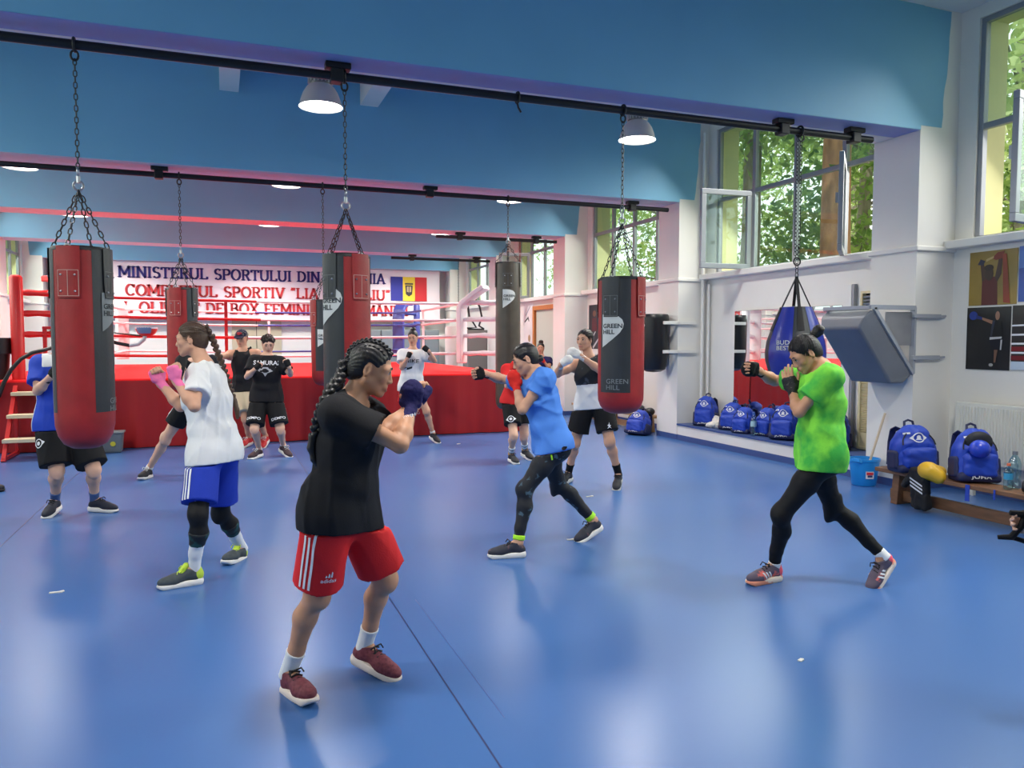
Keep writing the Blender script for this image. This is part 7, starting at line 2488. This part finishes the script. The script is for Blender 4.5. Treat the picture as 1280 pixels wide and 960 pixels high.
# ---------------------------------------------------------------- far person with a bun
S11 = dict(name='far', vox=.013, cvox=.013, h=1.70, d=17.4, pelvis=(677, 480), neck=(677, 447), head=(676, 435), fp=0, fc=0, fh=-10,
           ER=(669, 462, '-'), WR=(673, 452, '-'), EL=(687, 461, '-'), WL=(680, 452, '-'), KR=(673, 494, 'n'), AR=(673, 507, '+'), TR=(672, 513, .03), KL=(682, 494, 'n'), AL=(682, 507, '+'), TL=(683, 513, .03),
           skin=SK3, hair_m=HAIR_K, label='small far person with a top bun in navy and red, by the doorway', hair_extra=bunr(0, -.03, .135, .055),
           top=('t_shirt', cl('navy_cotton', (40, 40, 92)), .06, .5, .028), bottom=('shorts', black_sh, .7, .03), shoe=dict(upper_m=shoe_k, sole_m=sole_w), wrapL=(wrap_red, True, .05), wrapR=(wrap_red, True, .05))
person(S11)


# ---------------------------------------------------------------- woman in green T-shirt
def x12(B, o):
    tv, tf = text2d('BOX TEAM', .026, .008, 1.2)
    v2, f2 = grid2d(.16, .02, 6, 2)
    chest_print(B, o, tv - np.array([tv[:, 0].max() / 2, 0]), tf, mat('grey_green_print', (150, 186, 150), .6), t=.86, back=True, name='lettering')
    chest_print(B, o, v2, f2, mat('grey_green_print', (150, 186, 150), .6), t=.81, back=True, name='print_band')


S12 = dict(name='green', vox=.006, cvox=.008, h=1.68, d=4.98, pelvis=(1024, 568), neck=(1029, 460), head=(1006, 442), fp=-88, fc=-98, fh=-88, nod=34, hs=1.0,
           shR=(-.07, -.01, .0), EL=(999, 515, '-'), WL=(990, 488, '+'), HL=(984, 468, '-'), ER=(968, 476, '+'), WR=(946, 463, '-'), HR=(932, 461, '-'),
           KL=(977, 643, 'n'), AL=(968, 706, '+'), TL=(947, 724, .03), KR=(1042, 635, 'f'), AR=(1103, 694, '+'), TR=(1095, 727, .03),
           skin=SK1, hair_m=HAIR_K, label='person in bright green T-shirt and black leggings punching, hair in a top bun',
           hair_extra=lambda B: [(ell(at(1023, 413, d=B.d), (B.HX, B.HF, B.HU), (.036, .040, .036)), 0, 'u'), (ell(at(1019, 417, d=B.d), (B.HX, B.HF, B.HU), (.030, .030, .030)), .01, 'u')],
           hair_to=(0, -.045, .12), top=('t_shirt', mat('green_marbled_cloth', (58, 176, 62), .8, rgb2=(134, 226, 64), scale=5.5, sharp=(.42, .62), bump=.12, bscale=150), .10, .62, .026), bottom=('leggings', black_lg, .93, .005), flare=1.03, fold=.015,
           sock=(white_s, .92), shoe=dict(upper_m=mat('grey_purple_shoe_mesh', (92, 80, 96), .7, rgb2=(230, 110, 100), scale=14, sharp=(.55, .6)), sole_m=mat('coral_cream_sole', (236, 150, 120), .6, rgb2=(244, 226, 206), scale=7, sharp=(.48, .52)), lace_m=lace_k, heel_m=mat('coral_heel', (246, 92, 110), .55), stripes=pr_w),
           wrapL=(mat('black_mesh_glove', (24, 24, 26), .7, rgb2=(70, 66, 60), scale=60, sharp=(.62, .66)), False, .06), wrapR=(wrap_k, True, .06), modeL='open', modeR='half', extra=x12, seed=12)
person(S12)

# ---------------------------------------------------------------- person cut off by the right picture edge
S13 = dict(name='edge', vox=.008, cvox=.010, h=1.72, d=3.30, pelvis=(1420, 640), neck=(1420, 470), head=(1408, 412), fp=-88, fc=-88, fh=-88, fem=False,
           ER=(1372, 610, '-'), WR=(1304, 660, '+'), HR=(1272, 655, '+'), EL=(1400, 590, '-'), WL=(1350, 560, '-'), KR=(1408, 770, 'n'), AR=(1412, 890, '+'), TR=(1380, 915, .03), KL=(1418, 765, 'f'), AL=(1432, 870, '+'), TL=(1400, 888, .03),
           skin=SK2, hair_m=HAIR_G, hair='short_man', label='person at the picture edge by the bench, only a bare hand holding a black strap',
           top=('t_shirt', black_t, .06, .62, .028), bottom=('shorts', black_sh, .8, .035), sock=(white_s, .8), shoe=dict(upper_m=shoe_k, sole_m=sole_w), modeR='half')
B13 = person(S13)
w = B13.wr['R']
a = B13.hd['R']
m = MB(); c = w + a * .09
_up = np.array([0, 0, 1.0])
m.tube([c + cdir((.06, .07, .05)), c + cdir((-.02, .055, .03)), c + cdir((-.06, .06, .02))], [.02, .016, .012], 8); m.tube([c + cdir((.0, .05, .03)), c + cdir((-.02, .0, .04)), c + cdir((-.05, -.055, .02)), c + cdir((-.10, -.06, .0))], [.012, .014, .016, .010], 8); m.tube([c + cdir((-.05, -.055, .02)), c + cdir((.0, -.07, .02)), c + cdir((.06, -.09, .02))], .011, 8)
centred(m, 'hand_strap', wrap_k, 'black strap held in the bare hand at the picture edge', 'strap', smooth=True)

# shoe tip of someone beyond the left picture edge
t0 = at(-5, 611, z=.03)
ts = empty('sports_shoe', (t0[0] - .1, t0[1], 0), 'black sports shoe tip just inside the left picture edge', 'shoe')
BS = Body(); BS.s = 1.0
dirr = _n(np.array([1, -.35, 0.0]))
BS.toe = {'L': t0}; BS.an = {'L': t0 - dirr * .147 + np.array([0, 0, .075])}; BS.kn = {'L': t0 + np.array([0, 0, .5])}; BS.fp = dirr
shoe(BS, 'L', ts, .008, shoe_k, mat('black_sole', (30, 30, 34), .6), lace_m=lace_k)
